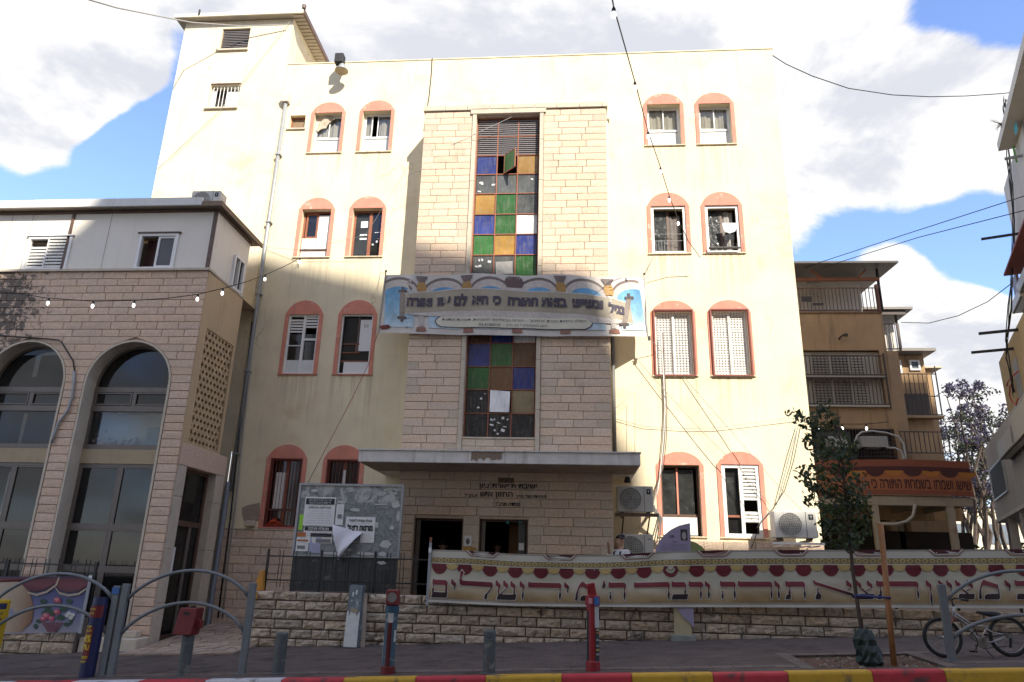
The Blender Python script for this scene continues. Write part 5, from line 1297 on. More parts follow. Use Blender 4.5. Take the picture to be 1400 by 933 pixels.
def ac_unit(label, x0, x1, z0, z1, y0, y1, group=None, logo=True, tone=(.55, .53, .48), plain=False):
    "outdoor unit of an air conditioner with its fan grille towards the street"
    t = thing('air_conditioner', label, 'air conditioner', ((x0 + x1) / 2, (y0 + y1) / 2, z0))
    if group: t['group'] = group
    m = mat('ac_casing_%02d%02d' % (int(tone[0] * 99), int(tone[2] * 99)), tone, .45, .08, 3, streak=((.25, .2, .15), .5))
    w_, h_ = x1 - x0, z1 - z0
    MB().box(x0, x1, y0, y1, z0 + .03, z1).build('casing', m, t, bevel=.012)
    MB().box(x0 + w_ * .10, x0 + w_ * .18, y0 + .05, y1 - .05, z0, z0 + .029).build('foot', DARKMET, t); MB().box(x1 - w_ * .18, x1 - w_ * .10, y0 + .05, y1 - .05, z0, z0 + .029).build('foot', DARKMET, t)
    if plain: return t
    cx, cz, R = x0 + w_ * .37, z0 + .03 + (h_ - .03) * .5, (h_ - .03) * .44
    MB().lathe((cx, y0 - .004, cz), [(R, -.004), (R, .003)], 28, 'y').build('fan_opening', mat('fan_shadow', (.15, .145, .135), .9, .1, 3), t)
    g = MB()
    for k in range(1, 6): g.tube([(cx + R * k / 6 * math.cos(a), y0 - .016, cz + R * k / 6 * math.sin(a)) for a in [i * math.pi / 12 for i in range(25)]], .0035, 4, cap=False)
    g.tube([(cx + R * math.cos(a), y0 - .014, cz + R * math.sin(a)) for a in [i * math.pi / 12 for i in range(25)]], .010, 5, cap=False)
    for k in range(-6, 7):
        d = R * k / 7; q = math.sqrt(R * R - d * d); g.box(cx + d - .003, cx + d + .003, y0 - .021, y0 - .017, cz - q, cz + q); g.box(cx - q, cx + q, y0 - .025, y0 - .0215, cz + d - .003, cz + d + .003)
    g.build('fan_grille', m, t)
    f = MB()
    for k in range(3):
        a = k * 2.094 + .4; pts = [(cx + R * .15 * math.cos(a), cz + R * .15 * math.sin(a)), (cx + R * .85 * math.cos(a - .3), cz + R * .85 * math.sin(a - .3)), (cx + R * .9 * math.cos(a + .5), cz + R * .9 * math.sin(a + .5)), (cx + R * .3 * math.cos(a + .9), cz + R * .3 * math.sin(a + .9))]
        f.prism(pts, y0 - .012, y0 - .008)
    f.build('fan_blade', mat('fan_grey', (.22, .22, .21), .6, .1, 5), t)
    MB().box(x0 + w_ * .745, x0 + w_ * .755, y0 - .004, y0 + .002, z0 + .04, z1 - .01).build('seam', DARKMET, t)
    if logo:
        o = MB().box(x0 + w_ * .82, x0 + w_ * .93, y0 - .008, y0 - .001, z1 - h_ * .30, z1 - h_ * .11).build('badge', INK, t)
        mb = MB(); bx, bz = x0 + w_ * .875, z1 - h_ * .205; k = w_ * .03
        mb.prism([(bx - k, bz + k * .9), (bx - k * .9, bz + k * .5), (bx - k * .25, bz + k * .55), (bx - k * .2, bz - k * .8), (bx - k * .5, bz - k * 1.1), (bx + k * .5, bz - k * 1.1), (bx + k * .2, bz - k * .8), (bx + k * .25, bz + k * .55), (bx + k * .9, bz + k * .5), (bx + k, bz + k * .9)], y0 - .012, y0 - .0085); mb.build('emblem', PAPER, o)
    else:
        MB().box(x0 + w_ * .84, x0 + w_ * .94, y0 - .006, y0 - .001, z1 - h_ * .17, z1 - h_ * .14).build('badge', mat('grey_badge', (.12, .12, .12), .5, 0), t)
    MB().box(x1 - .004, x1 + .04, y0 + .08, y0 + .2, z0 + .06, z0 + .2).build('valve_cover', m, t)
    return t
p0 = rc(1130, 1156, 598, 615, 26.3); p1 = rc(1175, 1211, 598, 614, 26.3)
ac_unit('grey air conditioner behind the street tree, left one under the barred window', p0[0], p0[1], p0[2], p0[3], 26.1, 26.6, tone=(.40, .39, .37), plain=True, group='air conditioners on the ochre house')
ac_unit('grey air conditioner right of the street tree under the looping white hose', p1[0], p1[1], p1[2], p1[3], 26.1, 26.6, tone=(.40, .39, .37), plain=True, group='air conditioners on the ochre house')
hs = thing('hose', 'white hose looping over the grey air conditioner above the orange banner', 'hose', (p1[0], 26, p1[2]))
for off in (0, .13):
    pts = [at(x, y + off * 28, 25.9 - off) for x, y in ((1163, 612), (1168, 607), (1172, 596), (1178, 591), (1192, 589.5), (1212, 592), (1228, 597), (1235, 607), (1238, 622), (1238, 634))]
    if off: pts = pts[:1] and [at(x, y, 25.8) for x, y in ((1212, 612), (1224, 613), (1232, 617), (1235, 626), (1235, 636))]
    MB().tube(pts, .034, 6).build('tube', mat('white_hose', (.50, .48, .44), .6, .05, 5), hs, smooth=True)

# ---------------- steel pergola and the orange banner before it
PG = 21.6
pg = thing('pergola', 'rusty cream steel pergola carrying the orange banner', 'pergola', (9, PG, .5))
CREAMST = mat('rusty_cream_steel', (.29, .25, .20), .6, .1, 4, dirt=((.20, .09, .05), 1.6, .52, .72), streak=((.22, .1, .05), .6))
pz0, pz1 = vz(1225, 691, PG), vz(1225, 679, PG); pxr = at(1330, 686, PG).x
o = MB().box(6.0, pxr, PG, PG + .12, pz0, pz1).build('front_beam', CREAMST, pg); MB().box(6.0, pxr, PG + 3.4, PG + 3.5, pz0, pz1).build('rear_beam', CREAMST, pg)
for x in (7.0, 8.1, 9.2, 10.2, pxr - .06): MB().box(x - .05, x + .05, PG + .121, PG + 3.39, pz0 + .02, pz1 - .02).build('rafter', CREAMST, pg)
for px_ in (1200, 1304):
    x = at(px_, 720, PG).x; MB().box(x - .09, x + .09, PG + .01, PG + .13, .4, pz0 - .002).build('post', CREAMST, pg)
x = at(1304, 720, PG).x; MB().box(x - .04, x + .12, PG + 3.4, PG + 3.5, .4, pz0).build('post', CREAMST, pg)
railing(pg, 6.2, pxr, pz1 + .01, pz1 + .42, PG + .30, 16, CREAMST)
sl_b = MB().box(6.0, pxr + .05, PG + .25, 26.8, pz1 + .0, pz1 + .05).build('deck', mat('rust_deck', (.17, .11, .08), .8, .2, 3), pg)
pw0 = rc(1195, 1300, 691, 712, 24.5)
MB().box(6.2, pw0[1] + .8, 25.0, 25.1, .4, pz0 - .5).build('back_wall', mat('painted_shade_wall', (.03, .022, .018), .9, .2, 2), pg)  # near-black colour stands in for the deep shade under the pergola
MB().box(8.0, pw0[1] + .3, 24.4, 24.5, pw0[2], pw0[3]).build('lintel_panel', PLASTER_B, pg)
ah = MB(); ah.tube([at(x, y, PG - .1) for x, y in ((1200, 716), (1225, 717), (1240, 713), (1248, 706), (1250, 697), (1251, 690))], .045, 6); tag(ah.build('drain_hose', mat('grey_hose', (.30, .28, .25), .7, .1, 5), smooth=True), 'grey drain hose hanging under the rusty pergola beam', 'hose')

OB_T = mat('banner_orange', (.31, .11, .048), .7, .08, 5); OB_D = mat('banner_wine', (.06, .016, .018), .7, .1, 5); OB_O = mat('banner_amber', (.36, .14, .03), .7, .08, 5); OB_V = mat('banner_rust', (.20, .06, .035), .7, .1, 5)
ob = thing('orange_banner', 'orange banner with dark Hebrew letters and scalloped swags on the pergola', 'banner', (9, PG - .1, pz1))
bl = 6.9; br = at(1327, 655, PG).x; bt, bbm = vz(1225, 631, PG), vz(1225, 678.5, PG)
def obp(s, t, o=0):
    x = bl + (br - bl) * s; return (x, PG - .06 - o + .025 * math.sin(x * 2.3 + t), bbm + (bt - bbm) * t + .05 * math.sin(s * 3.1) - .02 + (.03 * s))
def bsheet(fn, s0, s1, t0, t1_, o, n, name, m, parent, k=1):
    return MB().sheet(lambda u, v: fn(s0 + (s1 - s0) * u, t0 + (t1_ - t0) * v, o), n, k).build(name, m, parent, fix=False)
bsheet(obp, 0, 1, 0, 1, 0, 40, 'cloth', OB_T, ob, 6); bsheet(obp, 0, 1, .78, 1.0, .004, 40, 'valance', OB_V, ob); bsheet(obp, 0, 1, .66, .80, .006, 40, 'dark_band', OB_D, ob); bsheet(obp, 0, 1, .0, .13, .004, 40, 'hem', OB_V, ob)
def half_disc(fn, sc, tc, rs, rt, o, n=10): return [fn(sc + rs * math.cos(math.pi + math.pi * k / n), tc + rt * math.sin(math.pi + math.pi * k / n), o) for k in range(n + 1)]
sw1, sw2 = MB(), MB()
for k in range(9):
    (sw1 if k % 2 else sw2).poly(half_disc(obp, .06 + k * .115, .68, .056, .17, .009 + .002 * (k % 2)))
sw1.build('swags', OB_D, ob, kind='stuff', fix=False); sw2.build('scallops', OB_O, ob, kind='stuff', fix=False)
ot = MB(); s0, s1 = (at(1190, 657, PG).x - bl) / (br - bl), (at(1325, 657, PG).x - bl) / (br - bl); wo = (s1 - s0) * (br - bl)
put_text(ot, 'שישו ושמחו בשמחת התורה כי', lambda x, y: obp((s0 + s1) / 2 + x / (br - bl), .30 + y / (bt - bbm), .012), .3, w=wo, h=(bt - bbm) * .27, bold=.006)
put_text(ot, 'היא לנו', lambda x, y: obp(s0 - .10 + x / (br - bl), .30 + y / (bt - bbm), .012), .3, w=.75, h=(bt - bbm) * .27, bold=.006)
ot.build('lettering', OB_D, ob, fix=False)

# ---------------- houses at the right edge: their side wall runs back at an angle to the street
PV = Vector((13.97, 23.9, 0)); UPO = 1.1; WA = math.radians(22); RZm = Matrix.Rotation(-WA, 3, 'Z')
rb = thing('corner_house', 'tall white over yellow house with red awning and drying rails at the right edge', 'building', PV)
def atw(px, py, off=0):
    "point on the side wall seen at a pixel, in the house's own frame (wall at x = PV.x, off = how far out)"
    n = Vector((-math.cos(WA), math.sin(WA), 0)); r = ray(px, py); k = ((PV + n * off) - Vector((0, 0, CZ))).dot(n) / r.dot(n); p = r * k; p.z += CZ
    return PV + RZm.inverted() @ (p - PV)
def atu(px, py, o=0): return atw(px, py, o - UPO)
def spin(t): t.location = PV + RZm @ (t.location - PV); t.rotation_euler.z = -WA; return t
X0_ = PV.x
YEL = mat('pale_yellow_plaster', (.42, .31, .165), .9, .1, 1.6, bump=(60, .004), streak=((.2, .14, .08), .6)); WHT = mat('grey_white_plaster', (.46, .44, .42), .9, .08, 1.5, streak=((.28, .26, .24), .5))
NEAR = 15.6
zy = atw(1360, 507).z; yu = atu(1373, 262).y; tip = atu(1364.5, 205, .45); za1 = atw(1358, 598).z; za0 = atw(1362, 712).z
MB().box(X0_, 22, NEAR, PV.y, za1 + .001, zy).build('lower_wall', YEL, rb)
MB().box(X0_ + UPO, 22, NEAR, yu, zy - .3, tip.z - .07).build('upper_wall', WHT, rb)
MB().box(tip.x, 22, NEAR, tip.y, tip.z - .06, tip.z + .22).build('roof', mat('cream_eave', (.50, .47, .41), .7, .08, 3), rb)
an = MB().box(X0_ - .02, 22, NEAR, atw(1351, 640).y, za0, za1).build('annex', WHT, rb)
MB().box(X0_ - .06, 22, NEAR, atw(1351, 640).y + .05, za0 - .12, za0 - .002).build('annex_floor', CONCRETE, an)
for px in (1380, 1397): y = atw(px, 725).y; MB().box(X0_ + .02, X0_ + .26, y - .12, y + .12, .4, za0 - .121).build('stilt', WHT, rb)
q1, q0 = atw(1357, 655), atw(1378, 660); wz1, wz0 = atw(1366, 631).z, atw(1366, 683).z; xa = X0_ - .021
MB().box(xa - .05, xa, q0.y, q1.y, wz0, wz0 + .05).box(xa - .05, xa, q0.y, q1.y, wz1 - .05, wz1).box(xa - .05, xa, q0.y, q0.y + .05, wz0 + .05, wz1 - .05).box(xa - .05, xa, q1.y - .05, q1.y, wz0 + .05, wz1 - .05).build('window_frame', GALV, an)
k = 0
while wz0 + .06 + k * .085 < wz1 - .1: z = wz0 + .06 + k * .085; MB().hexa([(xa - .05, q0.y + .05, z), (xa - .003, q0.y + .05, z + .04), (xa - .003, q1.y - .05, z + .04), (xa - .05, q1.y - .05, z), (xa - .05, q0.y + .05, z + .012), (xa - .003, q0.y + .05, z + .052), (xa - .003, q1.y - .05, z + .052), (xa - .05, q1.y - .05, z + .012)]).build('shutter_slat', mat('dark_louvre', (.10, .095, .09), .5, .1, 4), an); k += 1
def px_of(p): d = p - Vector((0, 0, CZ)); return 700 + FPX * d.dot(_right) / d.dot(_fw)
for (tx, ty), (wx, wy), m in (((1342, 330), (1397, 319), DARKMET), ((1339, 459), (1392, 451), DARKMET), ((1329, 485), (1386, 477), DARKMET), ((1374, 218), (1398, 213), GALV)):
    up_ = ty < 400; a = atu(wx, wy) if up_ else atw(wx, wy); L = .1; xb_ = X0_ + (UPO if up_ else 0)
    while L < 4 and px_of(PV + RZm @ (Vector((xb_ - L, a.y, a.z)) - PV)) > tx: L += .03
    MB().box(xb_ - L, xb_ + .05, a.y - .035, a.y + .035, a.z - .035, a.z + .035).build('drying_rail', m, rb)
a = atu(1372, 376, .6); b = a
aw = MB(); xo = X0_ + UPO - .6; X0_ += UPO
aw.hexa([(xo, NEAR, a.z - .05), (X0_ + .01, NEAR, a.z - .05), (X0_ + .01, a.y, a.z - .05), (xo, a.y, a.z - .05), (xo, NEAR, a.z + .02), (X0_ + .01, NEAR, a.z + .95), (X0_ + .01, a.y, a.z + .95), (xo, a.y, a.z + .02)])
aw.build('awning', mat('red_tile_awning', (.20, .045, .03), .7, .15, 6), rb)
a = atu(1390, 395); MB().box(X0_ - .03, X0_ + .05, a.y - .4, a.y + .4, a.z - .5, a.z + .45).build('brown_window', BROWNM, rb)
X0_ -= UPO; a = atw(1392, 515); MB().box(X0_ - .03, X0_ + .05, a.y - .35, a.y + .35, a.z - .6, a.z + .5).build('grey_window', GALV, rb)
for l, r_, t, b, lab in ((1366, 1392, 590, 621, 'cream air conditioner on brackets on the yellow wall above the louvred window'), (1382, 1420, 548, 598, 'larger cream air conditioner at the right edge under the red cable loops'), (1384, 1400, 402, 421, 'small air conditioner below the red tiled awning at the right edge'), (1391, 1412, 370, 392, 'air conditioner beside the brown window under the red tiled awning')):
    g_ = atu if t < 450 else atw; xw_ = X0_ + (UPO if t < 450 else 0); f, n_ = g_(l, (t + b) / 2, .3), g_(r_, (t + b) / 2, .3); z0, z1 = g_((l + r_) / 2, b, .3).z, g_((l + r_) / 2, t, .3).z
    spin(ac_unit(lab, xw_ - .38, xw_ - .03, z0, z1, min(n_.y, f.y - .7), f.y, tone=(.46, .43, .37), plain=True))
cb = thing('cable_bundle', 'bundle of black cables hanging down the corner house at the right edge', 'cable', PV)
for k in range(6):
    r = random.Random(k); MB().tube([atw(x + r.uniform(-3, 3), y + r.uniform(-4, 4), .10 + .02 * k - UPO * max(0, min(1, (420 - y) / 60))) for x, y in ((1374, 134), (1373, 150), (1376, 185), (1379, 215), (1382, 250), (1384, 300), (1385, 340), (1383, 380), (1381, 420), (1376, 462), (1378, 490), (1382, 520), (1386, 540))], .008 + .006 * (k % 2), 5).build('cable', CABLE, cb, smooth=True)
spin(cb); spin(rb)
def wire_w(name, pts, rad, m, label, cat): o = MB().tube([PV + RZm @ (atw(x, y, .12 - (UPO if y < 300 else 0)) - PV) for x, y in pts], rad, 5).build(name, m, smooth=True); return tag(o, label, cat)
wire_w('red_cable', ((1392, 508), (1384, 515), (1378, 522), (1376, 528), (1382, 528), (1385, 520), (1381, 530), (1380, 540), (1384, 550), (1389, 554), (1392, 545)), .02, mat('red_cable_sheath', (.40, .03, .02), .5, .05, 4), 'loops of red cable on the yellow wall at the right edge', 'cable')
wire_w('green_hose', ((1385, 200), (1387, 210), (1390, 222)), .03, mat('lime_hose', (.12, .40, .08), .5, .05, 4), 'short green hose hanging high on the white wall at the right edge', 'hose')
tg = MB(); r = random.Random(8); b0 = PV + RZm @ (atu(1369, 170, .45) - PV)
for k in range(16):
    e = b0 + Vector((-r.uniform(.05, .36), r.uniform(-.1, .1), r.uniform(-.28, .25))); m_ = b0.lerp(e, .5) + Vector((0, 0, r.uniform(-.04, .08)))
    tg.tube([b0 + Vector((.05, 0, r.uniform(-.1, .1))), m_, e], [.008, .006, .004], 4)
tag(tg.build('dry_plant', mat('dry_twig', (.10, .08, .06), .9, .2, 9)), 'dry twiggy plant growing out of the eave of the corner house', 'plant')
cbt = MB(); cp = PV + RZm @ (atu(1394, 178, .15) - PV)
cbt.sheet(lambda u, v: (cp.x - .05 + .1 * u, cp.y + .3 * u, cp.z + .30 * v + .02 * math.sin(u * 9)), 5, 5); tag(cbt.build('garment', mat('turquoise_cloth', (.05, .30, .40), .9, .2, 9), fix=False), 'turquoise garment drying high on the house at the right edge', 'laundry')

# ---------------- trees
def LEAF(nm, col, isl=.45, hue=.12):
    if nm in MATS: return MATS[nm]
    m = mat(nm, col, .5, .12, 6, island=isl, hue=hue); T = NT(m.node_tree); b = T.n['Principled BSDF']; o = T.n['Material Output']
    tl = T.new('ShaderNodeBsdfTranslucent'); T.put(tl.inputs[0], T.mix(1.0, b.inputs['Base Color'].links[0].from_socket, (1.3, 1.35, .8), 'MULTIPLY'))
    mx_ = T.new('ShaderNodeMixShader'); mx_.inputs[0].default_value = .35; T.l.new(b.outputs[0], mx_.inputs[1]); T.l.new(tl.outputs[0], mx_.inputs[2]); T.l.new(mx_.outputs[0], o.inputs[0])
    return m
def leaf_cloud(mb, c, rad, n, size, r, flat=1.0, shape=1.6):
    for _ in range(n):
        while True:
            v = Vector((r.uniform(-1, 1), r.uniform(-1, 1), r.uniform(-1, 1)))
            if v.length <= 1: break
        p = Vector(c) + Vector((v.x * rad[0], v.y * rad[1], v.z * rad[2]))
        d = Vector((r.gauss(0, 1), r.gauss(0, 1), r.gauss(0, .7) * flat)).normalized(); s = size * r.uniform(.6, 1.25)
        t = d.orthogonal().normalized(); t.rotate(Matrix.Rotation(r.uniform(0, 6.28), 3, d)); b = d.cross(t)
        mb.poly([p - t * s * shape * .5, p - t * s * .1 + b * s * .42 + d * s * .08, p + t * s * shape * .5, p - t * s * .1 - b * s * .42 + d * s * .08])
def branch(mb, a, b, r0, r1, r, n=5, wob=.06):
    a, b = Vector(a), Vector(b); pts = [a.lerp(b, i / n) + (Vector((r.gauss(0, wob), r.gauss(0, wob), r.gauss(0, wob * .4))) if 0 < i < n else Vector()) for i in range(n + 1)]
    mb.tube(pts, [r0 + (r1 - r0) * i / n for i in range(n + 1)], 6); return pts
BARK = mat('bark', (.075, .055, .042), .95, .3, 18, bump=(30, .02))
def jacaranda(x, y, h, seed, label, spread=1.6):
    r = random.Random(seed); t = thing('jacaranda_tree', label, 'tree', (x, y, gz(x, y) - .1)); tr, cr, gr = MB(), MB(), MB(); z0 = gz(x, y) - .1
    for k in range(5):
        a = r.uniform(0, 6.28); top = Vector((x + spread * math.cos(a) * r.uniform(.5, 1.2), y + spread * math.sin(a), z0 + h * r.uniform(.72, .98)))
        pts = branch(tr, (x + r.uniform(-.2, .2), y, z0 + r.uniform(.0, .5)), top, .13, .025, r, 7, .16)
        for p in pts[3:]:
            for q in range(3):
                e = p + Vector((r.uniform(-.9, .9), r.uniform(-.8, .8), r.uniform(.1, .9))); branch(tr, p, e, .03, .008, r, 3, .05)
                if r.random() < .72: leaf_cloud(cr, e, (r.uniform(.22, .45), .35, r.uniform(.18, .36)), r.randint(18, 44), .13, r)
                if r.random() < .35: leaf_cloud(gr, e + Vector((0, 0, -.2)), (.5, .4, .3), 26, .12, r)
    tr.build('trunk', BARK, t); cr.build('crown', LEAF('jacaranda_bloom', (.058, .047, .092)), t, fix=False); gr.build('leaves', LEAF('jacaranda_leaf', (.06, .075, .04)), t, fix=False)
jacaranda(20.9, 40, 9.9, 31, 'purple flowering jacaranda nearest the ochre house', 1.1); jacaranda(22.6, 41, 10.5, 32, 'purple flowering jacaranda beside the white stilted annex', 1.5); jacaranda(22.4, 44, 11.0, 33, 'purple flowering jacaranda standing between the other two, farther off', 1.6); jacaranda(24.8, 43, 11.2, 34, 'purple flowering jacaranda mostly behind the house at the right edge', 1.8)
hd = MB(); r = random.Random(6)
for k in range(16): leaf_cloud(hd, (15.5 + k * .55 + r.uniform(-.3, .3), 33 + r.uniform(-1, 1), 1.8 + r.uniform(-.4, .9)), (.9, .8, .9), 260, .17, r)
tag(hd.build('hedge', LEAF('hedge_leaf', (.035, .05, .022)), fix=False), 'dark green hedge under the jacarandas', 'hedge', kind='stuff')
fh = thing('far_house', 'pale sunlit house glimpsed between the stems under the jacarandas', 'house', (30, 62, 0)); MB().box(22, 44, 62, 70, 0, 7.4).build('wall', PLASTER, fh)
for i in range(6):
    for j in range(2): MB().box(23.5 + i * 3.2, 25 + i * 3.2, 61.9, 61.99, 1.6 + j * 3, 3.1 + j * 3).build('window', MATS['bluish_pane'], fh)
# young street tree in the pit
TX, TY = 4.41, 12.15
st = thing('street_tree', 'young dark leaved street tree in front of the ochre house', 'tree', (TX, TY, gz(TX, TY) - .05))
r = random.Random(77); tr, cr = MB(), MB(); zt = gz(TX, TY) - .05
trunk = [Vector((TX, TY, zt)), Vector((TX - .03, TY, 1.0)), Vector((TX - .05, TY, 1.7)), Vector((TX - .02, TY + .02, 2.4)), Vector((TX - .02, TY, 3.2)), Vector((TX, TY, 4.2))]
tr.tube(trunk, [.034, .030, .027, .023, .015, .006], 7)
tips = []
def from_px(x, y, dy=0): return at(x, y, TY + dy)
spots = [(1085, 568), (1098, 575), (1110, 580), (1122, 566), (1128, 556), (1135, 575), (1143, 585), (1118, 592), (1108, 600), (1130, 605), (1146, 600), (1140, 620), (1122, 622), (1152, 618), (1128, 640), (1110, 640), (1098, 645), (1100, 655), (1112, 662), (1106, 672), (1110, 684), (1122, 668), (1135, 655), (1148, 640), (1158, 650), (1160, 628), (1140, 672), (1155, 680), (1168, 668), (1176, 676), (1165, 690), (1180, 690), (1150, 700), (1135, 700), (1125, 712), (1140, 718), (1155, 725), (1170, 712), (1182, 706), (1165, 738), (1150, 742), (1132, 735), (1128, 690), (1145, 690), (1175, 655), (1163, 610), (1170, 735), (1178, 724), (1112, 610)]
for x, y in spots:
    e = from_px(x, y, r.uniform(-.28, .28)); zc = max(1.9, min(4.0, e.z - r.uniform(.15, .45))); k = 0
    for i in range(len(trunk) - 1):
        if trunk[i].z <= zc <= trunk[i + 1].z: b = trunk[i].lerp(trunk[i + 1], (zc - trunk[i].z) / (trunk[i + 1].z - trunk[i].z))
    branch(tr, b, e, .010, .003, r, 4, .02); leaf_cloud(cr, e, (.15, .16, .13), 21, .066, r, shape=1.9)
    m_ = b.lerp(e, .6); leaf_cloud(cr, m_, (.12, .14, .10), 7, .062, r, shape=1.9)
tr.build('trunk', BARK, st, smooth=True); cr.build('crown', LEAF('ficus_leaf', (.044, .066, .032), .5, .12), st, fix=False)
# ------------------------------------------------------------------ boundary wall, railing
WLY = 15.1
bw = thing('stone_boundary_wall', 'long rough stone wall below the big banner with Hebrew letters', 'wall', (0, WLY, 0))
WTOP = vz(480, 811, WLY); wx0 = at(343, 850, WLY).x
rough_wall(bw, wx0, 9.6, WLY, WLY + .32, WTOP, .178, 61, zmin=-.15, lmin=.26, lmax=.62)
# left return of the wall
for k in range(5): inst('stone', WSM[k], bw, (wx0 + .05, WLY + .21, WTOP - .089 - k * .178), (.2, .10, .164), (0, 0, -math.pi / 2))
rl = thing('iron_fence', 'black iron fence with paired bars standing on the stone wall by the notice board', 'fence', (-4.6, 15.28, WTOP))
zr0, zr1 = vz(480, 796, 15.28), vz(480, 763, 15.28); fx0, fx1 = at(364.5, 780, 15.28).x, 9.4
for z in (zr0, zr1): MB().box(fx0, fx1, 15.265, 15.295, z - .014, z + .014).build('rail', DARKMET, rl)
x = fx0; k = 0
while x < fx1:
    MB().box(x - .022, x + .022, 15.26, 15.30, WTOP - .01, zr1 + .14).build('post', DARKMET, rl)
    for q in range(1, 4):
        for dx in (-.035, .035): 
            xx = x + q * .285 + dx
            MB().tube([(xx, 15.28, zr0 - .13), (xx, 15.28, zr1 + .12)], .008, 4).build('picket', DARKMET, rl)
    x += 1.14
og = MB(); pts = [at(a, b, 15.2) for a, b in ((348, 808), (361, 808), (362.5, 779), (358, 781), (353, 791))]; og.prism([(p.x, p.z) for p in pts], 15.12, 15.24)
tag(og.build('plastic_cover', mat('orange_plastic', (.50, .22, .025), .6, .12, 6, dirt=((.6, .5, .35), 3, .6, .7)), bevel=.02), 'orange plastic cover perched on the left end of the stone wall', 'cover')
og = MB(); pts = [at(a, b, 15.08) for a, b in ((346, 819), (352, 819), (353, 809), (347, 809))]; og.prism([(p.x, p.z) for p in pts], 15.03, 15.09); tag(og.build('cloth', MATS['orange_plastic']), 'orange rag below the plastic cover at the wall end', 'cloth')
cl = MB(); r = random.Random(3); pb = at(379, 716, YF)
cl.sheet(lambda u, v: (pb.x - .30 + .62 * u, YF + .06 - .05 * v + .05 * mnoise.noise(Vector((u * 6, v * 4, 1))), pb.z - .07 + .22 * v * math.exp(-((u - .35) / .25) ** 2) + .04 * mnoise.noise(Vector((u * 9, v * 6, 4)))), 18, 8)
tag(cl.build('cloth', mat('red_orange_cloth', (.52, .07, .02), .8, .1, 6), fix=False), 'crumpled red orange cloth on the sill of the barred window', 'cloth')

# ---------------- the long banner
BNY = 14.93
bn = thing('long_banner', 'long cream banner with maroon Hebrew letters hanging on the stone wall', 'banner', (3, BNY, .9))
UL_, UR_ = at(588, 790, BNY).x, 9.3
TOPP = [(588, 751.5), (640, 753), (700, 757.5), (760, 759), (820, 759.5), (870, 757.5), (905, 754.5), (1000, 752.5), (1100, 752), (1250, 752), (1400, 751)]
BOTP = [(588, 823), (640, 826), (700, 828.5), (760, 829.5), (830, 830), (900, 830.5), (1000, 830.5), (1150, 830.8), (1400, 832)]
def interp(tab, x):
    if x <= tab[0][0]: return tab[0][1]
    for (a, b), (c, d) in zip(tab, tab[1:]):
        if x <= c: return b + (d - b) * (x - a) / (c - a)
    (a, b), (c, d) = tab[-2:]; return b + (d - b) * (x - a) / (c - a)
TOPZ = [(at(x, y, BNY).x, at(x, y, BNY).z) for x, y in TOPP]; BOTZ = [(at(x, y, BNY).x, at(x, y, BNY).z) for x, y in BOTP]
def bnp(u, t, o=0):
    zt, zb_ = interp(TOPZ, u), interp(BOTZ, u)
    w_ = .018 * math.sin(u * 1.9 + t * 2.0) + .014 * math.sin(u * 4.3 - t * 3.1 + 1) + .008 * math.sin(u * 9 + t * 5)
    # creases running down from the fixing points
    w_ += .020 * math.sin((u - t * 1.2) * 6.5) * math.exp(-((u - 1.9) / 1.0) ** 2) * t
    return (u, BNY - o - w_ * (1 - .3 * t), zb_ + (zt - zb_) * t)
def bsh(u0, u1, t0, t1_, o, name, m, n=None, k=2, parent=bn):
    return MB().sheet(lambda a, b: bnp(u0 + (u1 - u0) * a, t0 + (t1_ - t0) * b, o), n or max(2, int((u1 - u0) / .10)), k).build(name, m, parent, fix=False, smooth=True)
def upx(px, py=800): return at(px, py, BNY).x
def tpx(px, py):
    p = at(px, py, BNY); zt, zb_ = interp(TOPZ, p.x), interp(BOTZ, p.x); return (p.z - zb_) / (zt - zb_)
CREAM = mat('banner_cream', (.52, .49, .38), .55, .10, 1.6); TAN = mat('banner_tan', (.36, .27, .14), .55, .12, 2.0); BONE = mat('banner_bone', (.55, .53, .47), .55, .06, 3)
MAROON = mat('banner_maroon', (.135, .012, .022), .55, .1, 4); MAR2 = mat('banner_dark_maroon', (.06, .008, .014), .55, .1, 4); GOLDT = mat('banner_gold', (.46, .34, .13), .55, .08, 4); OLIVE = mat('banner_olive', (.20, .17, .09), .6, .1, 6)
def gradient_cloth():
    m = bpy.data.materials.new('banner_cloth'); m.use_nodes = True; T = NT(m.node_tree); b = T.n['Principled BSDF']
    uv = T.new('ShaderNodeUVMap'); sp = T.new('ShaderNodeSeparateXYZ'); T.put(sp.inputs[0], uv.outputs[0])
    nz = T.noise(T.vmath('MULTIPLY', uv.outputs[0], (9, 1.2, 1)), 2.0, 3, .5, .4)
    v = T.math('ADD', sp.outputs[1], T.math('MULTIPLY', T.math('SUBTRACT', nz, .5), .42))
    rp = T.new('ShaderNodeValToRGB'); T.put(rp.inputs[0], v); cr = rp.color_ramp
    for p, c in ((0, (.22, .13, .05, 1)), (.16, (.36, .26, .13, 1)), (.40, (.54, .50, .40, 1)), (.55, (.44, .43, .34, 1)), (1, (.52, .50, .43, 1))):
        if p in (0, 1): e = cr.elements[0 if p == 0 else -1]; e.color = c
        else: e = cr.elements.new(p); e.color = c
    T.put(b.inputs['Base Color'], rp.outputs[0]); b.inputs['Roughness'].default_value = .5; return m
nU = 130; cm = MB().sheet(lambda a, b: bnp(UL_ + (UR_ - UL_) * a, b), nU, 10); me = cm.mesh('cloth', gradient_cloth(), worg(bn), smooth=True, fix=False)
uvl = me.uv_layers.new(name='UVMap'); 
for p in me.polygons:
    for li in p.loop_indices:
        vi = me.loops[li].vertex_index; uvl.data[li].uv = ((vi % (nU + 1)) / nU, (vi // (nU + 1)) / 10)
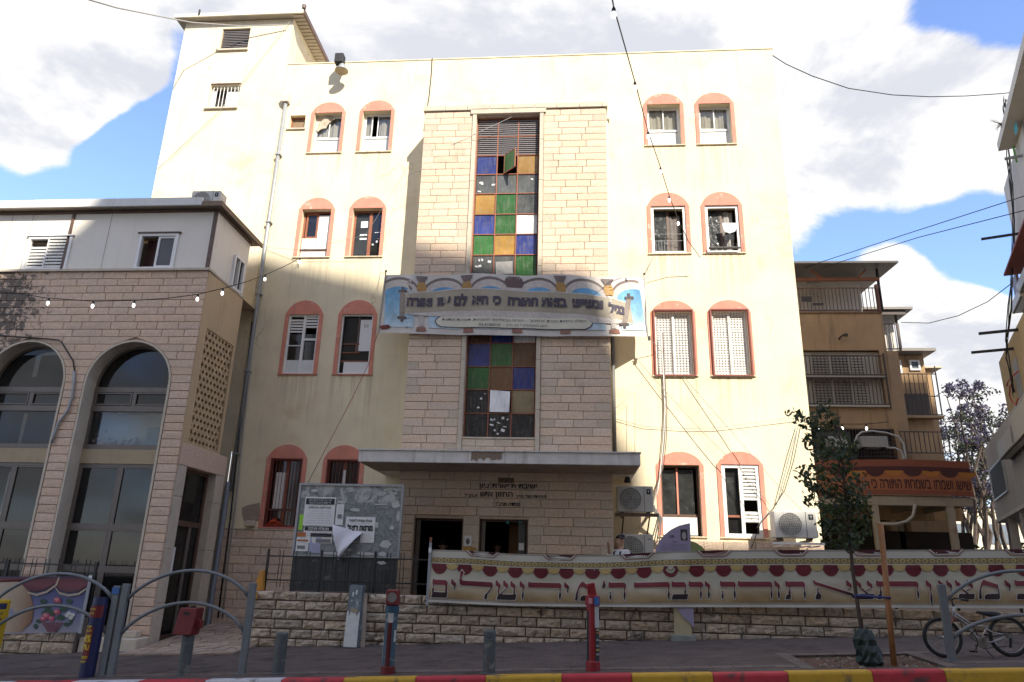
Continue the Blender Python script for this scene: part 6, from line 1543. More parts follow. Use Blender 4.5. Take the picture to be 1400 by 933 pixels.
o = bpy.data.objects.new('cloth', me); COL.objects.link(o); o.parent = bn; ORG[o.name] = worg(bn)
bsh(UL_, UR_, .0, .045, .004, 'hem', BONE, k=1); bsh(UL_, UR_, .052, .075, .004, 'hem', mat('banner_grey', (.30, .28, .24), .6, .1, 4), k=1)
bsh(UL_, UR_, .97, 1.0, .003, 'top_hem', MATS['banner_grey'], k=1); bsh(UL_, UR_, .735, .745, .006, 'moulding', BONE, k=1); bsh(UL_, UR_, .755, .852, .003, 'frieze', OLIVE, k=1); bsh(UL_, UR_, .852, .868, .006, 'moulding', BONE, k=1)
fr1, fr2 = MB(), MB(); u = UL_ + .06
while u < UR_ - .05:
    for mb, ru, rt, off in ((fr1, .056, .042, .006), (fr2, .030, .022, .009)):
        mb.poly([bnp(u + ru * math.cos(k * math.pi / 5), .803 + rt * math.sin(k * math.pi / 5), off) for k in range(10)])
    u += .135
fr1.build('rosettes', GOLDT, bn, kind='stuff', fix=False); fr2.build('rosette_hearts', OLIVE, bn, kind='stuff', fix=False)
u = upx(600); per = .505; k = 0
while u < UR_:
    hd = lambda rs, rt, o, n=12: [bnp(min(UR_, max(UL_, u_ + rs * math.cos(math.pi + math.pi * q / n))), .732 + rt * math.sin(math.pi + math.pi * q / n), o) for q in range(n + 1)]
    u_ = u; MB().poly(hd(.166, .20, .007)).build('swag', MAROON, bn, fix=False)
    for i, s in enumerate((.72, .42)):
        mb = MB(); n = 10
        for q in range(n): mb.poly([bnp(min(UR_, max(UL_, u_ + .164 * s2 * math.cos(math.pi + math.pi * qq / n))), .732 + .195 * s2 * math.sin(math.pi + math.pi * qq / n), .010) for s2, qq in ((s, q), (s, q + 1), (s - .07, q + 1), (s - .07, q))])
        mb.build('fold_line', MAR2, bn, fix=False)
    u_ = u + per / 2; MB().poly(hd(.128, .115, .009)).build('scallop', GOLDT, bn, fix=False)
    mb = MB(); n = 10
    for q in range(n): mb.poly([bnp(min(UR_, max(UL_, u_ + .128 * s2 * math.cos(math.pi + math.pi * qq / n))), .732 + .115 * s2 * math.sin(math.pi + math.pi * qq / n), .011) for s2, qq in ((1, q), (1, q + 1), (.86, q + 1), (.86, q))])
    mb.build('scallop_edge', TAN, bn, fix=False)
    u += per
for px in range(658, 1500, 107):
    c = upx(px); 
    if c + .4 > UR_: break
    w_ = .37
    # ornament: a sunk dark panel with a pale leaf crest, edged by a bevelled frame
    mb = MB().poly([bnp(c - w_, 1.0, .006), bnp(c - w_ * .62, .885, .006), bnp(c + w_ * .62, .885, .006), bnp(c + w_, 1.0, .006)]); mb.build('ornament_frame', mat('banner_rose_grey', (.30, .20, .17), .6, .08, 5), bn, fix=False)
    MB().poly([bnp(c - w_ * .86, 1.0, .009), bnp(c - w_ * .56, .915, .009), bnp(c + w_ * .56, .915, .009), bnp(c + w_ * .86, 1.0, .009)]).build('ornament_panel', MAR2, bn, fix=False)
    mb = MB()
    for a, b in (((-.86, 1.0), (-.56, .912)), ((-.56, .912), (.56, .912)), ((.56, .912), (.86, 1.0))):
        mb.poly([bnp(c + w_ * a[0], a[1], .012), bnp(c + w_ * b[0], b[1], .012), bnp(c + w_ * b[0], b[1] + .02, .012), bnp(c + w_ * a[0] * .93, a[1] + .012, .012)])
    for q in range(-5, 6):
        cu = c + q * .036; h = .050 * (1 - abs(q) / 7); mb.poly([bnp(cu + .020 * math.cos(j * math.pi / 4), .945 + .1 * h + h * .55 * math.sin(j * math.pi / 4), .013) for j in range(8)])
    mb.build('ornament_crest', BONE, bn, fix=False)

# letters drawn in the scribal hand: thick roofs, thin tapering legs (x to the right, y up, letter height 1)
def roof_(a, b): return [(a - .02, .80), (a + .02, 1.06), (a + .12, .98), (b - .10, .98), (b + .0, .86), (b - .01, .70), (b - .1, .69), (a + .12, .69), (a + .05, .68)]
def leg_(x, y0=0.0, y1=.72): h = y1 - y0; return [(x - .045, y1), (x + .045, y1), (x + .02, y1 - h * .30), (x + .065, y0 + h * .42), (x + .0, y0 - .02), (x - .05, y0 + .02), (x - .075, y0 + h * .36), (x - .02, y1 - h * .30)]
def head_(x, y=0.0): return [(x + .0, .94 + y), (x + .05, 1.07 + y), (x + .13, .96 + y), (x + .30, .82 + y), (x + .31, .66 + y), (x + .24, .56 + y), (x + .17, .66 + y), (x + .02, .74 + y)]
def base_(a, b): return [(a - .02, -.03), (a + .06, .24), (a + .12, .28), (b - .05, .28), (b + .03, .30), (b - .02, .05), (b - .06, -.02)]
def glyph(ch, w):
    if ch == 'ר': return [roof_(0, w), leg_(w - .08)]
    if ch == 'ד': return [roof_(0, w + .04), leg_(w - .12)]
    if ch == 'ה': return [roof_(0, w), leg_(w - .09), leg_(.10, 0, .46)]
    if ch == 'ת': return [roof_(0, w), leg_(w - .08), leg_(.20, .12, .72), [(-.06, -.02), (.0, .20), (.12, .27), (.26, .24), (.24, .02), (.16, -.02)]]
    if ch == 'ב': return [roof_(0, w * .92), leg_(w * .86, .24, .72), base_(-.02, w)]
    if ch == 'כ': return [roof_(0, w * .9), [(w * .80, .75), (w * .92, .82), (w * .96, .5), (w * .92, .2), (w * .80, .25), (w * .85, .5)], base_(-.02, w * .88)]
    if ch == 'ם': return [roof_(0, w), leg_(.06, .2, .72), [(w - .13, .74), (w - .01, .80), (w - .01, .2), (w - .13, .24)], base_(-.02, w)]
    if ch == 'מ': return [[(.0, .0), (.07, .42), (.20, .70), (.34, .86), (.36, .78), (.22, .58), (.17, .34), (.16, .06), (.10, -.03)], [(.16, .66), (.30, .92), (.44, 1.07), (.56, 1.0), (w, .78), (w, .56), (.86 * w, .60), (.5, .74), (.3, .74)], [(w - .06, .60), (w, .60), (w + .02, .3), (w - .06, .3)], [(.30, -.03), (.34, .18), (.46, .27), (w, .30), (w + .02, .1), (w - .08, -.03)]]
    if ch == 'ו': return [head_(0), leg_(.22, 0, .66)]
    if ch == 'ן': return [head_(0), leg_(.24, -.36, .66)]
    if ch == 'י': return [head_(0), [(.20, .60), (.27, .62), (.24, .46), (.17, .40)]]
    if ch == "'": return [[(.0, .72), (.12, 1.16), (.18, 1.0), (.22, .80), (.10, .66)]]
    if ch == 'ל': return [[(.02, 1.42), (.12, 1.55), (.24, 1.40), (.16, 1.24), (.10, 1.05), (.02, 1.06)] , [(.0, 1.05), (.12, 1.05), (.18, .95), (w - .08, .95), (w, .84), (w, .68), (w - .1, .66), (.1, .68), (.0, .80)], [(w - .08, .70), (w, .70), (w - .20, .36), (w - .32, .22), (w - .40, .26), (w - .26, .42)], [(w - .50, .04), (w - .44, .28), (w - .30, .26), (w - .30, .04), (w - .42, -.06)]]
    if ch == 'ש': return [head_(-.02), head_(w * .34, .02), head_(w * .68), [(.12, .60), (.19, .62), (.24, .26), (.16, .26)], [(w * .34 + .16, .60), (w * .34 + .22, .60), (.34, .24), (.26, .26)], [(w * .68 + .20, .60), (w * .68 + .28, .62), (w - .12, .28), (w - .22, .26)], base_(.10, w - .06)]
    if ch == 'א': return [[(.0, .98), (.06, 1.08), (.14, .96), (w - .06, .30), (w, .05), (w - .06, .0), (w - .22, .18), (.06, .80)], head_(w - .42, .02), [(w - .20, .62), (w - .14, .62), (w - .34, .46), (w - .40, .50)], [(.22, .62), (.30, .58), (.24, .42), (.40, .22), (.38, .02), (.26, -.04), (.04, -.02), (.10, .20), (.18, .30)]]
    if ch == 'צ': return [head_(.0, .02), head_(w - .36), [(.16, .66), (.26, .66), (w * .66, .30), (w * .56, .24)], [(w - .16, .60), (w - .08, .62), (w * .58, .42), (w * .52, .46)], base_(.04, w - .06)]
    return []
LETM = ramp_mat('letter_print', 2, [(0.0, (.015, .008, .010)), (.30, (.03, .010, .014)), (.52, (.13, .014, .024)), (.8, (.20, .035, .045))], .5, coord='Generated')
LETTERS = [('ם', 591.5, 612), ('י', 616.5, 626), ('ל', 628, 673.5), ('ש', 677.5, 707), ('ו', 710, 719.5), ('ר', 722, 767.5), ('י', 771, 779.5), ('י', 783, 790), ('מ', 786, 806), ("'", 823, 829), ('ה', 832, 856), ('ר', 867, 916), ('ב', 918.5, 940), ('ד', 942, 961), ('ו', 964, 974), ('ה', 985, 1006), ('ר', 1009, 1056), ('ו', 1059, 1070), ('ת', 1074, 1101), ('א', 1112, 1168), ('צ', 1171, 1195), ('ת', 1199, 1256), ('ן', 1266, 1280), ('ו', 1283, 1293), ('י', 1294, 1304), ('צ', 1306.5, 1331), ('מ', 1335, 1365), ('י', 1375, 1386), ('כ', 1389, 1412)]
LETTERS = [l for l in LETTERS if not (l[0] == 'י' and l[1] == 783)]
T_TOP = [(588, 792), (760, 797), (880, 796), (1000, 795), (1400, 794)]; T_BOT = [(588, 816), (700, 820), (800, 821), (950, 819), (1400, 819)]
def seg_map(poly, fn, mb, lim=.35):
    "triangulate, split long edges, map onto the cloth"
    bm = bmesh.new(); vs = [bm.verts.new((x, y, 0)) for x, y in poly]
    try: f = bm.faces.new(vs)
    except ValueError: bm.free(); return
    bmesh.ops.triangulate(bm, faces=bm.faces[:])
    for _ in range(2 if lim > .3 else 6):
        le = [e for e in bm.edges if e.calc_length() > lim]
        if le: bmesh.ops.subdivide_edges(bm, edges=le, cuts=1); bmesh.ops.triangulate(bm, faces=bm.faces[:])
    n = len(mb.v); bm.verts.index_update(); mb.v += [tuple(fn(v.co.x, v.co.y)) for v in bm.verts]
    for f in bm.faces: mb.f.append(tuple(n + v.index for v in f.verts))
    bm.free()
def grow(poly, d):
    k = len(poly); area = sum(poly[i][0] * poly[(i + 1) % k][1] - poly[(i + 1) % k][0] * poly[i][1] for i in range(k)); sg = 1 if area > 0 else -1; out = []
    for i in range(k):
        p, q, s = Vector(poly[i - 1]), Vector(poly[i]), Vector(poly[(i + 1) % k]); e1 = (q - p).normalized(); e2 = (s - q).normalized()
        n1, n2 = Vector((e1.y, -e1.x)) * sg, Vector((e2.y, -e2.x)) * sg; m_ = (n1 + n2)
        m_ = m_.normalized() if m_.length > .2 else n1
        out.append(tuple(q + m_ * d * min(1.6, 1 / max(.5, m_.dot(n1)))))
    return out
for ch, p0, p1 in LETTERS:
    pc = (p0 + p1) / 2; yt, yb = interp(T_TOP, pc), interp(T_BOT, pc); u0, u1 = upx(p0, (yt + yb) / 2), upx(p1, (yt + yb) / 2)
    if u1 > UR_ - .03: continue
    t0, t1_ = tpx(pc, yb), tpx(pc, yt); hh_ = abs(at(pc, yt, BNY).z - at(pc, yb, BNY).z); w = (u1 - u0) / hh_
    L1, L2 = MB(), MB()
    for poly in glyph(ch, w):
        seg_map(grow(poly, .045), lambda x, y: bnp(u0 + x * hh_, t0 + (t1_ - t0) * y, .011), L2); seg_map(poly, lambda x, y: bnp(u0 + x * hh_, t0 + (t1_ - t0) * y, .017), L1)
    o = L2.build('letter_edge', BONE, bn, fix=False); L1.build('letter', LETM, o, fix=False)
# its end stick
MB().box(UL_ - .05, UL_ + .0, BNY - .035, BNY - .005, at(588, 828, BNY).z, at(588, 742, BNY).z).build('end_stick', mat('grey_stick', (.30, .31, .33), .6, .1, 4), bn)
MB().box(UL_ - .045, UL_ - .005, BNY - .040, BNY + .0, at(588, 742, BNY).z + .001, at(588, 735, BNY).z).build('stick_end', WOODR, bn); MB().box(UL_ - .052, UL_ + .002, BNY - .045, BNY - .036, at(588, 756, BNY).z, at(588, 749, BNY).z).build('tape', PAPER, bn)

# ---------------- flower banner on the low wall
FB = 14.55
fb = thing('flower_banner', 'printed banner with a flower basket, blue ground and maroon curtain at the far left', 'banner', (-11, FB, .1))
c4 = {k: at(x, y, FB) for k, (x, y) in dict(tl=(-46, 788.5), tr=(124, 788), br=(110, 865), bl=(-46, 868)).items()}
def fbp(s, t, o=0):
    b = c4['bl'].lerp(c4['br'], s); q = c4['tl'].lerp(c4['tr'], s); p = b.lerp(q, t); return (p.x, FB - o - .012 * math.sin(s * 7 + t * 3), p.z)
fpx = lambda x, y: ((x + 46) / (170 - 14 * (y - 788) / 77), 1 - (y - 788) / 77.5)
def fpoly(pts, o, name, m):
    MB().poly([fbp(*fpx(x, y), o) for x, y in pts]).build(name, m, fb, fix=False)
FBLUE = ramp_mat('print_blue_fade', 2, [(0, (.30, .28, .30)), (.45, (.12, .13, .26)), (.85, (.03, .035, .13)), (1, (.02, .02, .09))], .5, coord='Generated')
MB().sheet(lambda u, v: fbp(u, v), 24, 6).build('cloth', FBLUE, fb, smooth=True, fix=False)
CURT = ramp_mat('print_cream_drape', 0, [(0, (.38, .30, .22)), (.4, (.42, .36, .28)), (.75, (.36, .26, .17)), (1, (.18, .07, .03))], .5, coord='Generated')
fpoly([(-46, 792), (30, 792), (40, 806), (47, 830), (44, 850), (30, 863), (-46, 866)], .010, 'drape_print', CURT); fpoly([(12, 818), (22, 817), (32, 822), (27, 840), (14, 847)], .014, 'sky_print', mat('print_lilac', (.20, .20, .30), .5, .2, 4)); 
FMAR = ramp_mat('print_maroon_fold', 2, [(0, (.06, .012, .02)), (.5, (.15, .02, .035)), (1, (.05, .01, .016))], .5, coord='Generated')
for k, pts in enumerate([[(-46, 789), (80, 789), (78, 797), (64, 806), (50, 810), (40, 808), (26, 795), (-46, 797)], [(76, 789), (124, 789), (119, 802), (108, 809), (96, 811), (84, 808), (77, 799)]]): fpoly(pts, .018 + .003 * k, 'curtain_print', FMAR)
for pts in ([(39, 809), (52, 812), (65, 808), (78, 799), (82, 789), (84, 790), (80, 801), (66, 811), (52, 815), (38, 811)], [(75, 800), (84, 810), (96, 813), (109, 811), (119, 804), (120, 806), (110, 814), (96, 816), (83, 813)]): fpoly(pts, .026, 'fringe_print', mat('print_fringe', (.38, .30, .22), .5, .1, 6))
def blob(cx, cy, rx, ry, seed, n=9): r = random.Random(seed); return [(cx + rx * math.cos(k * 6.283 / n) * r.uniform(.75, 1.1), cy + ry * math.sin(k * 6.283 / n) * r.uniform(.75, 1.1)) for k in range(n)]
ROSE = mat('print_rose', (.36, .05, .09), .5, .35, 60); ROSEL = mat('print_rose_light', (.52, .22, .25), .5, .2, 60); LEAFP = mat('print_leaf', (.015, .055, .03), .5, .3, 40); WFL = mat('print_white_flower', (.50, .50, .46), .5, .15, 60)
k = 0
for x, y, rx, ry in ((60, 823, 5, 4), (66, 834, 6, 5), (88, 833, 6, 4), (96, 823, 5, 4), (54, 849, 5, 3), (49, 856, 3, 4), (92, 854, 5, 3), (108, 836, 4, 3), (84, 845, 7, 4), (72, 838, 6, 5), (60, 840, 3, 6), (80, 826, 5, 4), (98, 850, 2.5, 4)): fpoly(blob(x, y, rx, ry, k, 8), .012 + k * .0004, 'leaf_print', LEAFP); k += 1
for x, y, rx, ry in ((80, 821, 6, 5), (64, 842, 7, 5), (60, 846, 5, 4), (79, 837, 6, 4), (71, 846, 5, 4)): fpoly(blob(x, y, rx, ry, k), .020 + .0004 * (k % 9), 'rose_print', ROSE); fpoly(blob(x - .8, y - 1, rx * .5, ry * .5, k + 50), .026, 'rose_light_print', ROSEL); k += 1
for x, y in ((93, 842), (98, 845), (96, 839), (101, 841)): fpoly(blob(x, y, 3.6, 3, k), .022 + .0005 * (k % 7), 'flower_print', WFL); k += 1
for q in range(9): fpoly([(58 + q * 3.4, 851), (60.6 + q * 3.4, 851), (67 + q * 1.3, 864), (66 + q * 1.3, 864)], .028, 'basket_print', mat('print_basket', (.16, .04, .06), .5, .2, 40))
e0, e1 = at(124.5, 786, FB), at(110, 866, FB); MB().box(min(e0.x, e1.x) - .005, min(e0.x, e1.x) + .055, FB - .05, FB - .030, e1.z, e0.z).build('end_stick', MATS['grey_stick'], fb); MB().box(min(e0.x, e1.x) - .01, min(e0.x, e1.x) + .06, FB - .052, FB - .0505, e0.z - .10, e0.z - .02).build('tape', PAPER, fb)

# ---------------- banner across the bay
BAY = 16.86
bb2 = thing('facade_banner', 'printed banner with arches, sky and a scroll of Hebrew letters across the stone bay', 'banner', (-1.5, BAY, 7.1))
b4 = {k: at(x, y, BAY) for k, (x, y) in dict(tl=(528, 377), tr=(881, 381), br=(886, 460), bl=(517, 455)).items()}
def fap(s, t, o=0):
    b = b4['bl'].lerp(b4['br'], s); q = b4['tl'].lerp(b4['tr'], s); p = b.lerp(q, t)
    sg = -.03 * 4 * s * (1 - s) * (1 - t) + .07 * 4 * s * (1 - s) * t + .02 * math.sin(s * 21) * t * t
    w_ = .022 * math.sin(s * 17 + t * 2) + .014 * math.sin(s * 37 - t * 4) + .03 * math.sin((s * 3 + t) * 9) * max(0, s - .8) * 5
    x_, z_ = p.x, p.z + sg; k = (BAY + .75 * max(0, BX0 - .03 - x_, x_ - BX1 - .03)) / BAY      # its ends bend back round the bay
    return (x_ * k, BAY * k - o - w_, CZ + (z_ - CZ) * k)
apx = lambda x, y: ((x - 522 + 4 * (y - 415) / 40) / 361.0, 1 - (y - 374.5) / 83.5)
FOUT = []
def apoly(pts, o, name, m):
    s = MB(); seg_map([apx(x, y) for x, y in pts], lambda a, b: fap(a, b, o), s, .028); return s.build(name, m, bb2, fix=False)
MB().sheet(lambda u, v: fap(u, v), 60, 8).build('cloth', mat('print_pale_stone', (.60, .56, .52), .6, .12, 3), bb2, smooth=True, fix=False)
SKYP = ramp_mat('print_sky', 2, [(0, (.50, .60, .66)), (.5, (.22, .42, .58)), (1, (.10, .30, .52))], .6, coord='Generated', vary=.25); ARCHP = mat('print_arch_stone', (.52, .47, .43), .6, .2, 12); DARKP = mat('print_arch_shadow', (.17, .13, .12), .6, .2, 12); GOLDP = mat('print_gold_capital', (.40, .23, .07), .6, .5, 40); BRICKP = mat('print_brick', (.26, .12, .085), .6, .2, 10); PARCH = mat('print_parchment', (.37, .32, .24), .6, .14, 3); ROLLP = mat('print_roller', (.09, .07, .07), .6, .2, 14); PILLP = mat('print_pill', (.64, .61, .49), .6, .05, 5); PURPLE = mat('print_purple_ink', (.06, .05, .075), .6, .1, 9)
cols = [512, 577, 641, 707, 771, 836, 900]
def half_ell(cx, base, rx, ry, n=14): return [(cx + rx * math.cos(math.pi * k / n), base - ry * math.sin(math.pi * k / n)) for k in range(n + 1)]
for i in range(6):
    c = (cols[i] + cols[i + 1]) / 2; lim = lambda pts: [(min(878, max(526, x)), y) for x, y in pts]
    apoly(lim(half_ell(c, 404, 31, 26)), .008, 'arch_print', DARKP); apoly(lim(half_ell(c, 405, 29, 23)), .012, 'arch_print', ARCHP); apoly(lim([(c + 22, 450), (c + 22, 405)] + half_ell(c, 405, 22, 13)[1:-1] + [(c - 22, 405), (c - 22, 450)]), .016, 'sky_print', SKYP)
    if 0 < i: 
        x = cols[i]
        if x != 707: apoly([(x - 7, 394), (x - 5, 386), (x + 5, 386), (x + 7, 394), (x + 5, 401), (x - 5, 401)], .020, 'capital_print', GOLDP)
        apoly([(x - 9, 377), (x + 9, 377), (x + 4, 386), (x - 4, 386)], .020, 'pendant_print', DARKP)
        apoly([(x - 3, 402), (x + 3, 402), (x + 3.5, 448), (x - 3.5, 448)], .020, 'column_print', mat('print_column', (.46, .42, .38), .6, .1, 8)); apoly([(x - 6, 449), (x + 6, 449), (x + 7, 455), (x - 7, 455)], .020, 'base_print', BRICKP)
apoly([(519, 450), (523, 448), (532, 447), (535, 450), (532, 453), (523, 454)], .02, 'emblem_print', mat('print_dark_red', (.14, .02, .015), .6, .1, 9))
# crown above the scroll
cr_ = [(697, 394), (694, 384), (697, 378), (702, 383), (707, 377), (712, 383), (717, 378), (720, 384), (717, 394)]; apoly(cr_, .024, 'crown_print', mat('print_crown', (.13, .085, .08), .6, .5, 60)); apoly([(696, 393), (718, 393), (719, 397), (695, 397)], .028, 'crown_print', ARCHP)
rib_t = [(553, 402), (580, 399), (610, 396), (650, 395), (700, 396), (750, 398), (800, 400), (840, 404), (862, 412)]; rib_b = [(862, 442), (840, 436), (800, 431), (750, 428), (700, 427), (650, 427), (610, 428), (580, 430), (553, 432)]
apoly(rib_t + rib_b, .024, 'scroll_print', PARCH); apoly(rib_t + [(x, y + 1.6) for x, y in reversed(rib_t)], .028, 'scroll_edge_print', ARCHP); apoly([(x, y - 1.4) for x, y in rib_b] + list(reversed(rib_b)), .028, 'scroll_edge_print', ARCHP)
for x, y0, y1, tilt in ((550.5, 393, 444, 0), (856, 398, 449, 6)):
    apoly([(x - 3.4 + tilt, y0 + 6), (x + 3.4 + tilt, y0 + 6), (x + 3.4 - tilt, y1 - 7), (x - 3.4 - tilt, y1 - 7)], .032, 'roller_print', mat('print_roller_cloth', (.24, .20, .17), .6, .2, 9))
    for yy, sg in ((y0 + 6, 1), (y1 - 7, -1)): tt = tilt * sg; apoly([(x - 6 + tt, yy - 1.5), (x + 6 + tt, yy - 1.5), (x + 6 + tt, yy + 2), (x - 6 + tt, yy + 2)], .036, 'roller_print', ROLLP); apoly([(x - 1.6 + tt, yy - 6 if sg > 0 else yy + 1), (x + 1.6 + tt, yy - 6 if sg > 0 else yy + 1), (x + 1.6 + tt, yy - 1 if sg > 0 else yy + 6), (x - 1.6 + tt, yy - 1 if sg > 0 else yy + 6)], .036, 'roller_print', ROLLP)
def atext(txt, x0, x1, y0, y1, h, o, m, bold):
    mb = MB(); s0, t0 = apx(x0, y0); s1, t1_ = apx(x1, y1); L = (b4['br'] - b4['bl']).length; H = (b4['tl'] - b4['bl']).length
    put_text(mb, txt, lambda x, y: fap((s0 + s1) / 2 + x / L, (t0 + t1_) / 2 + (t1_ - t0) * (x / L) / (s1 - s0) + y / H, o), .3, w=(s1 - s0) * L, h=h / 83.5 * H, bold=bold); mb.build('lettering', m, bb2, fix=False)
for txt, a, b, ya, yb in (('נגיל', 833, 853, 418, 422), ('ונשיש', 784, 826, 414, 415), ('בזאת', 743, 777, 413, 413.5), ('התורה', 697, 738, 412, 412.5), ('כי', 676.5, 688, 412, 412), ('היא', 647, 670, 412, 412), ('לנו', 623, 641, 411, 411.5), ('עוז', 598.5, 618, 413.5, 412), ('ואורה', 557, 592, 415, 414)): atext(txt, a, b, ya, yb, 16 if 'ל' in txt and len(txt) < 5 else 12, .046, PURPLE, .018)
pill = half_ell(604, 441, 0, 0)[:0] + [(604, 434), (797, 434.5), (804, 437), (808, 441.5), (804, 446), (797, 449), (604, 447.5), (599.5, 445), (597, 441), (599.5, 437)]
apoly([(707 + (x - 707) * 1.012, 441.3 + (y - 441.3) * 1.14) for x, y in pill], .026, 'label_edge_print', PURPLE); apoly(pill, .030, 'label_print', PILLP)
atext('השלט בחסות חברת "גרפיכון" - המרכז הבינלאומי להנצחות, תשורות ומתנות', 606, 800, 438.2, 438.8, 4.6, .044, PURPLE, 0); mbx = None
atext('רחוב ז\'בוטינסקי 7 בני ברק', 693, 748, 445, 445.3, 4.0, .044, PURPLE, 0)
mb = MB(); s0, t0 = apx(656, 444.6); s1, t1_ = apx(685, 444.8); L = (b4['br'] - b4['bl']).length; H = (b4['tl'] - b4['bl']).length
put_text(mb, '03-6166516', lambda x, y: fap((s0 + s1) / 2 + x / L, t0 + y / H, .044), .3, w=(s1 - s0) * L, h=.07, rtl=False); mb.build('lettering', PURPLE, bb2, fix=False)
for k, (p, q) in enumerate(((Vector(fap(0, 0)), Vector(fap(0, 1))), (Vector(fap(1, 0)), Vector(fap(1, 1))))):
    MB().tube([(p.x, p.y - .03, p.z - .05), (q.x, q.y - .03, q.z + .08)], .018, 6).build('end_stick', mat('pale_stick', (.5, .47, .42), .6, .1, 5), bb2); MB().lathe((q.x, q.y - .03, q.z + .07), [(.02, 0), (.035, .03), (.02, .06)], 6).build('stick_knob', DARKMET, bb2)
    MB().tube([(p.x, p.y - .03, p.z), (p.x + (.4 if k else -.2), YF - .01, p.z + (-.3 if k else .05))], .008, 4).build('tie_rope', CABLE_G, bb2); MB().tube([(q.x, q.y - .03, q.z + .05), (q.x + (.35 if k else -.35), YF - .01, q.z + (.9 if k else .35))], .008, 4).build('tie_rope', CABLE_G, bb2)
p = Vector(fap(1, 0)); MB().box(p.x - .01, p.x + .05, p.y - .08, p.y - .01, p.z - .12, p.z - .02).build('clamp', DARKMET, bb2)

# ---------------- notice board
NY = 15.55
nb = thing('notice_board', 'weathered grey notice board covered in torn posters behind the iron fence', 'notice board', (-4.75, NY, WTOP))
n4 = [at(x, y, NY) for x, y in ((395, 806), (542, 810), (549.5, 665), (412.5, 661))]
nx0, nx1, nz0, nz1 = (n4[0].x + n4[3].x) / 2, (n4[1].x + n4[2].x) / 2, n4[0].z - .02, n4[2].z; nzm = vz(470, 762, NY)
def board_mat():
    m = bpy.data.materials.new('torn_paper_board'); m.use_nodes = True; T = NT(m.node_tree); b = T.n['Principled BSDF']
    geo = T.new('ShaderNodeNewGeometry'); p = geo.outputs['Position']
    k1 = T.rng(T.noise(p, 3.4, 10, .68, .8), .42, .50, 0, 1, True); k2 = T.rng(T.noise(T.vmath('ADD', p, (5, 3, 9)), 8, 8, .7, .3), .52, .58, 0, 1, True)
    sp = T.new('ShaderNodeSeparateXYZ'); T.put(sp.inputs[0], p)
    hz = T.rng(sp.outputs[2], nz1 - .42, nz1 - .30, 1, .0, True)
    base = T.mix(T.rng(T.noise(p, 14, 6, .6), .3, .7, 0, 1), (.15, .165, .17), (.28, .295, .29))
    c = T.mix(T.math('MULTIPLY', k1, T.rng(hz, 0, 1, 1, .15)), base, (.44, .44, .41)); c = T.mix(T.math('MULTIPLY', k2, .7), c, (.27, .28, .27))
    T.put(b.inputs['Base Color'], c); b.inputs['Roughness'].default_value = .8
    bn_ = T.new('ShaderNodeBump'); bn_.inputs['Distance'].default_value = .01; T.put(bn_.inputs['Height'], T.math('ADD', k1, T.math('MULTIPLY', k2, -.5))); T.l.new(bn_.outputs[0], b.inputs['Normal']); return m
MB().box(nx0, nx1, NY, NY + .03, nzm, nz1).build('panel', board_mat(), nb)
DKP = mat('dark_corrugated', (.045, .047, .046), .6, .35, 8, dirt=((.13, .13, .125), 5, .58, .66), streak=((.11, .11, .105), .7))
k = 0; x = nx0
while x < nx1 - .01:
    MB().box(x + .002, min(x + .122, nx1) - .002, NY - .004 * (k % 2), NY + .03, nz0, nzm - .003).build('board_slat', DKP, nb); x += .122; k += 1
mb = MB(); frame_bars(mb, nx0 - .03, nx1 + .03, nzm - .02, nz1 + .03, NY - .025, NY + .035, .045); mb.build('frame', GALV, nb)
MB().box(nx0, nx1, NY - .01, NY + .03, nz0 - .05, nz0 - .003).build('base_rail', BROWNM, nb)
for x in (nx0 + .05, nx1 - .05): MB().box(x - .03, x + .03, NY + .036, NY + .09, gz(x, NY) - .1, nz1 - .02).build('post', GALV, nb)
nbx = lambda px, py: at(px, py, NY)
def poster(l, r_, t, b, label, m=PAPER, off=.006, tilt=0.0, lines=(), cat='poster'):
    x0, x1, z0, z1 = rc(l, r_, t, b, NY); y = NY - off
    mb = MB(); cs, sn = math.cos(tilt), math.sin(tilt); cx, cz = (x0 + x1) / 2, (z0 + z1) / 2
    q = lambda a, c: (cx + a * cs - c * sn, cz + a * sn + c * cs)
    hw, hh2 = (x1 - x0) / 2, (z1 - z0) / 2
    mb.sheet(lambda u, v: (q((2 * u - 1) * hw, (2 * v - 1) * hh2)[0], y - .004 * math.sin(u * 5 + v * 3) - .004, q((2 * u - 1) * hw, (2 * v - 1) * hh2)[1]), 5, 5)
    o = tag(mb.build('poster', m, fix=False), label, cat)
    def blk(a0, a1, c0, c1, mm, oo=.012): MB().poly([(q(hw * a, hh2 * c)[0], y - oo, q(hw * a, hh2 * c)[1]) for a, c in ((a0, c0), (a1, c0), (a1, c1), (a0, c1))]).build('print', mm, o, fix=False)
    def txt(s, c, h, w, bold=.0, mm=INK, ax=0, oo=.013):
        tb = MB(); put_text(tb, s, lambda x, z: (q(hw * ax + x, hh2 * c + z)[0], y - oo, q(hw * ax + x, hh2 * c + z)[1]), .2, w=w * 2 * hw, h=h * 2 * hh2, bold=bold); tb.build('lettering', mm, o, fix=False)
    for L in lines:
        if L[0] == 'b': blk(*L[1:])
        else: txt(*L[1:])
    return o
GREYP = mat('grey_text', (.20, .20, .21), .8, .2, 30); LAV = mat('lavender_paper', (.40, .40, .56), .8, .06, 6); LIME = mat('lime_paper', (.30, .60, .06), .8, .05, 6); ORP = mat('orange_paper', (.42, .14, .05), .8, .1, 6)
para = lambda c0, c1, n, a=.86: [('t', 'מודעה לקהל הקדוש בעניני הישיבה והציבור היקר', c0 + (c1 - c0) * (i + .5) / n, abs(c1 - c0) / n * .24, a * (.78 + .22 * ((i * 7) % 3) / 2), 0, GREYP) for i in range(n)]
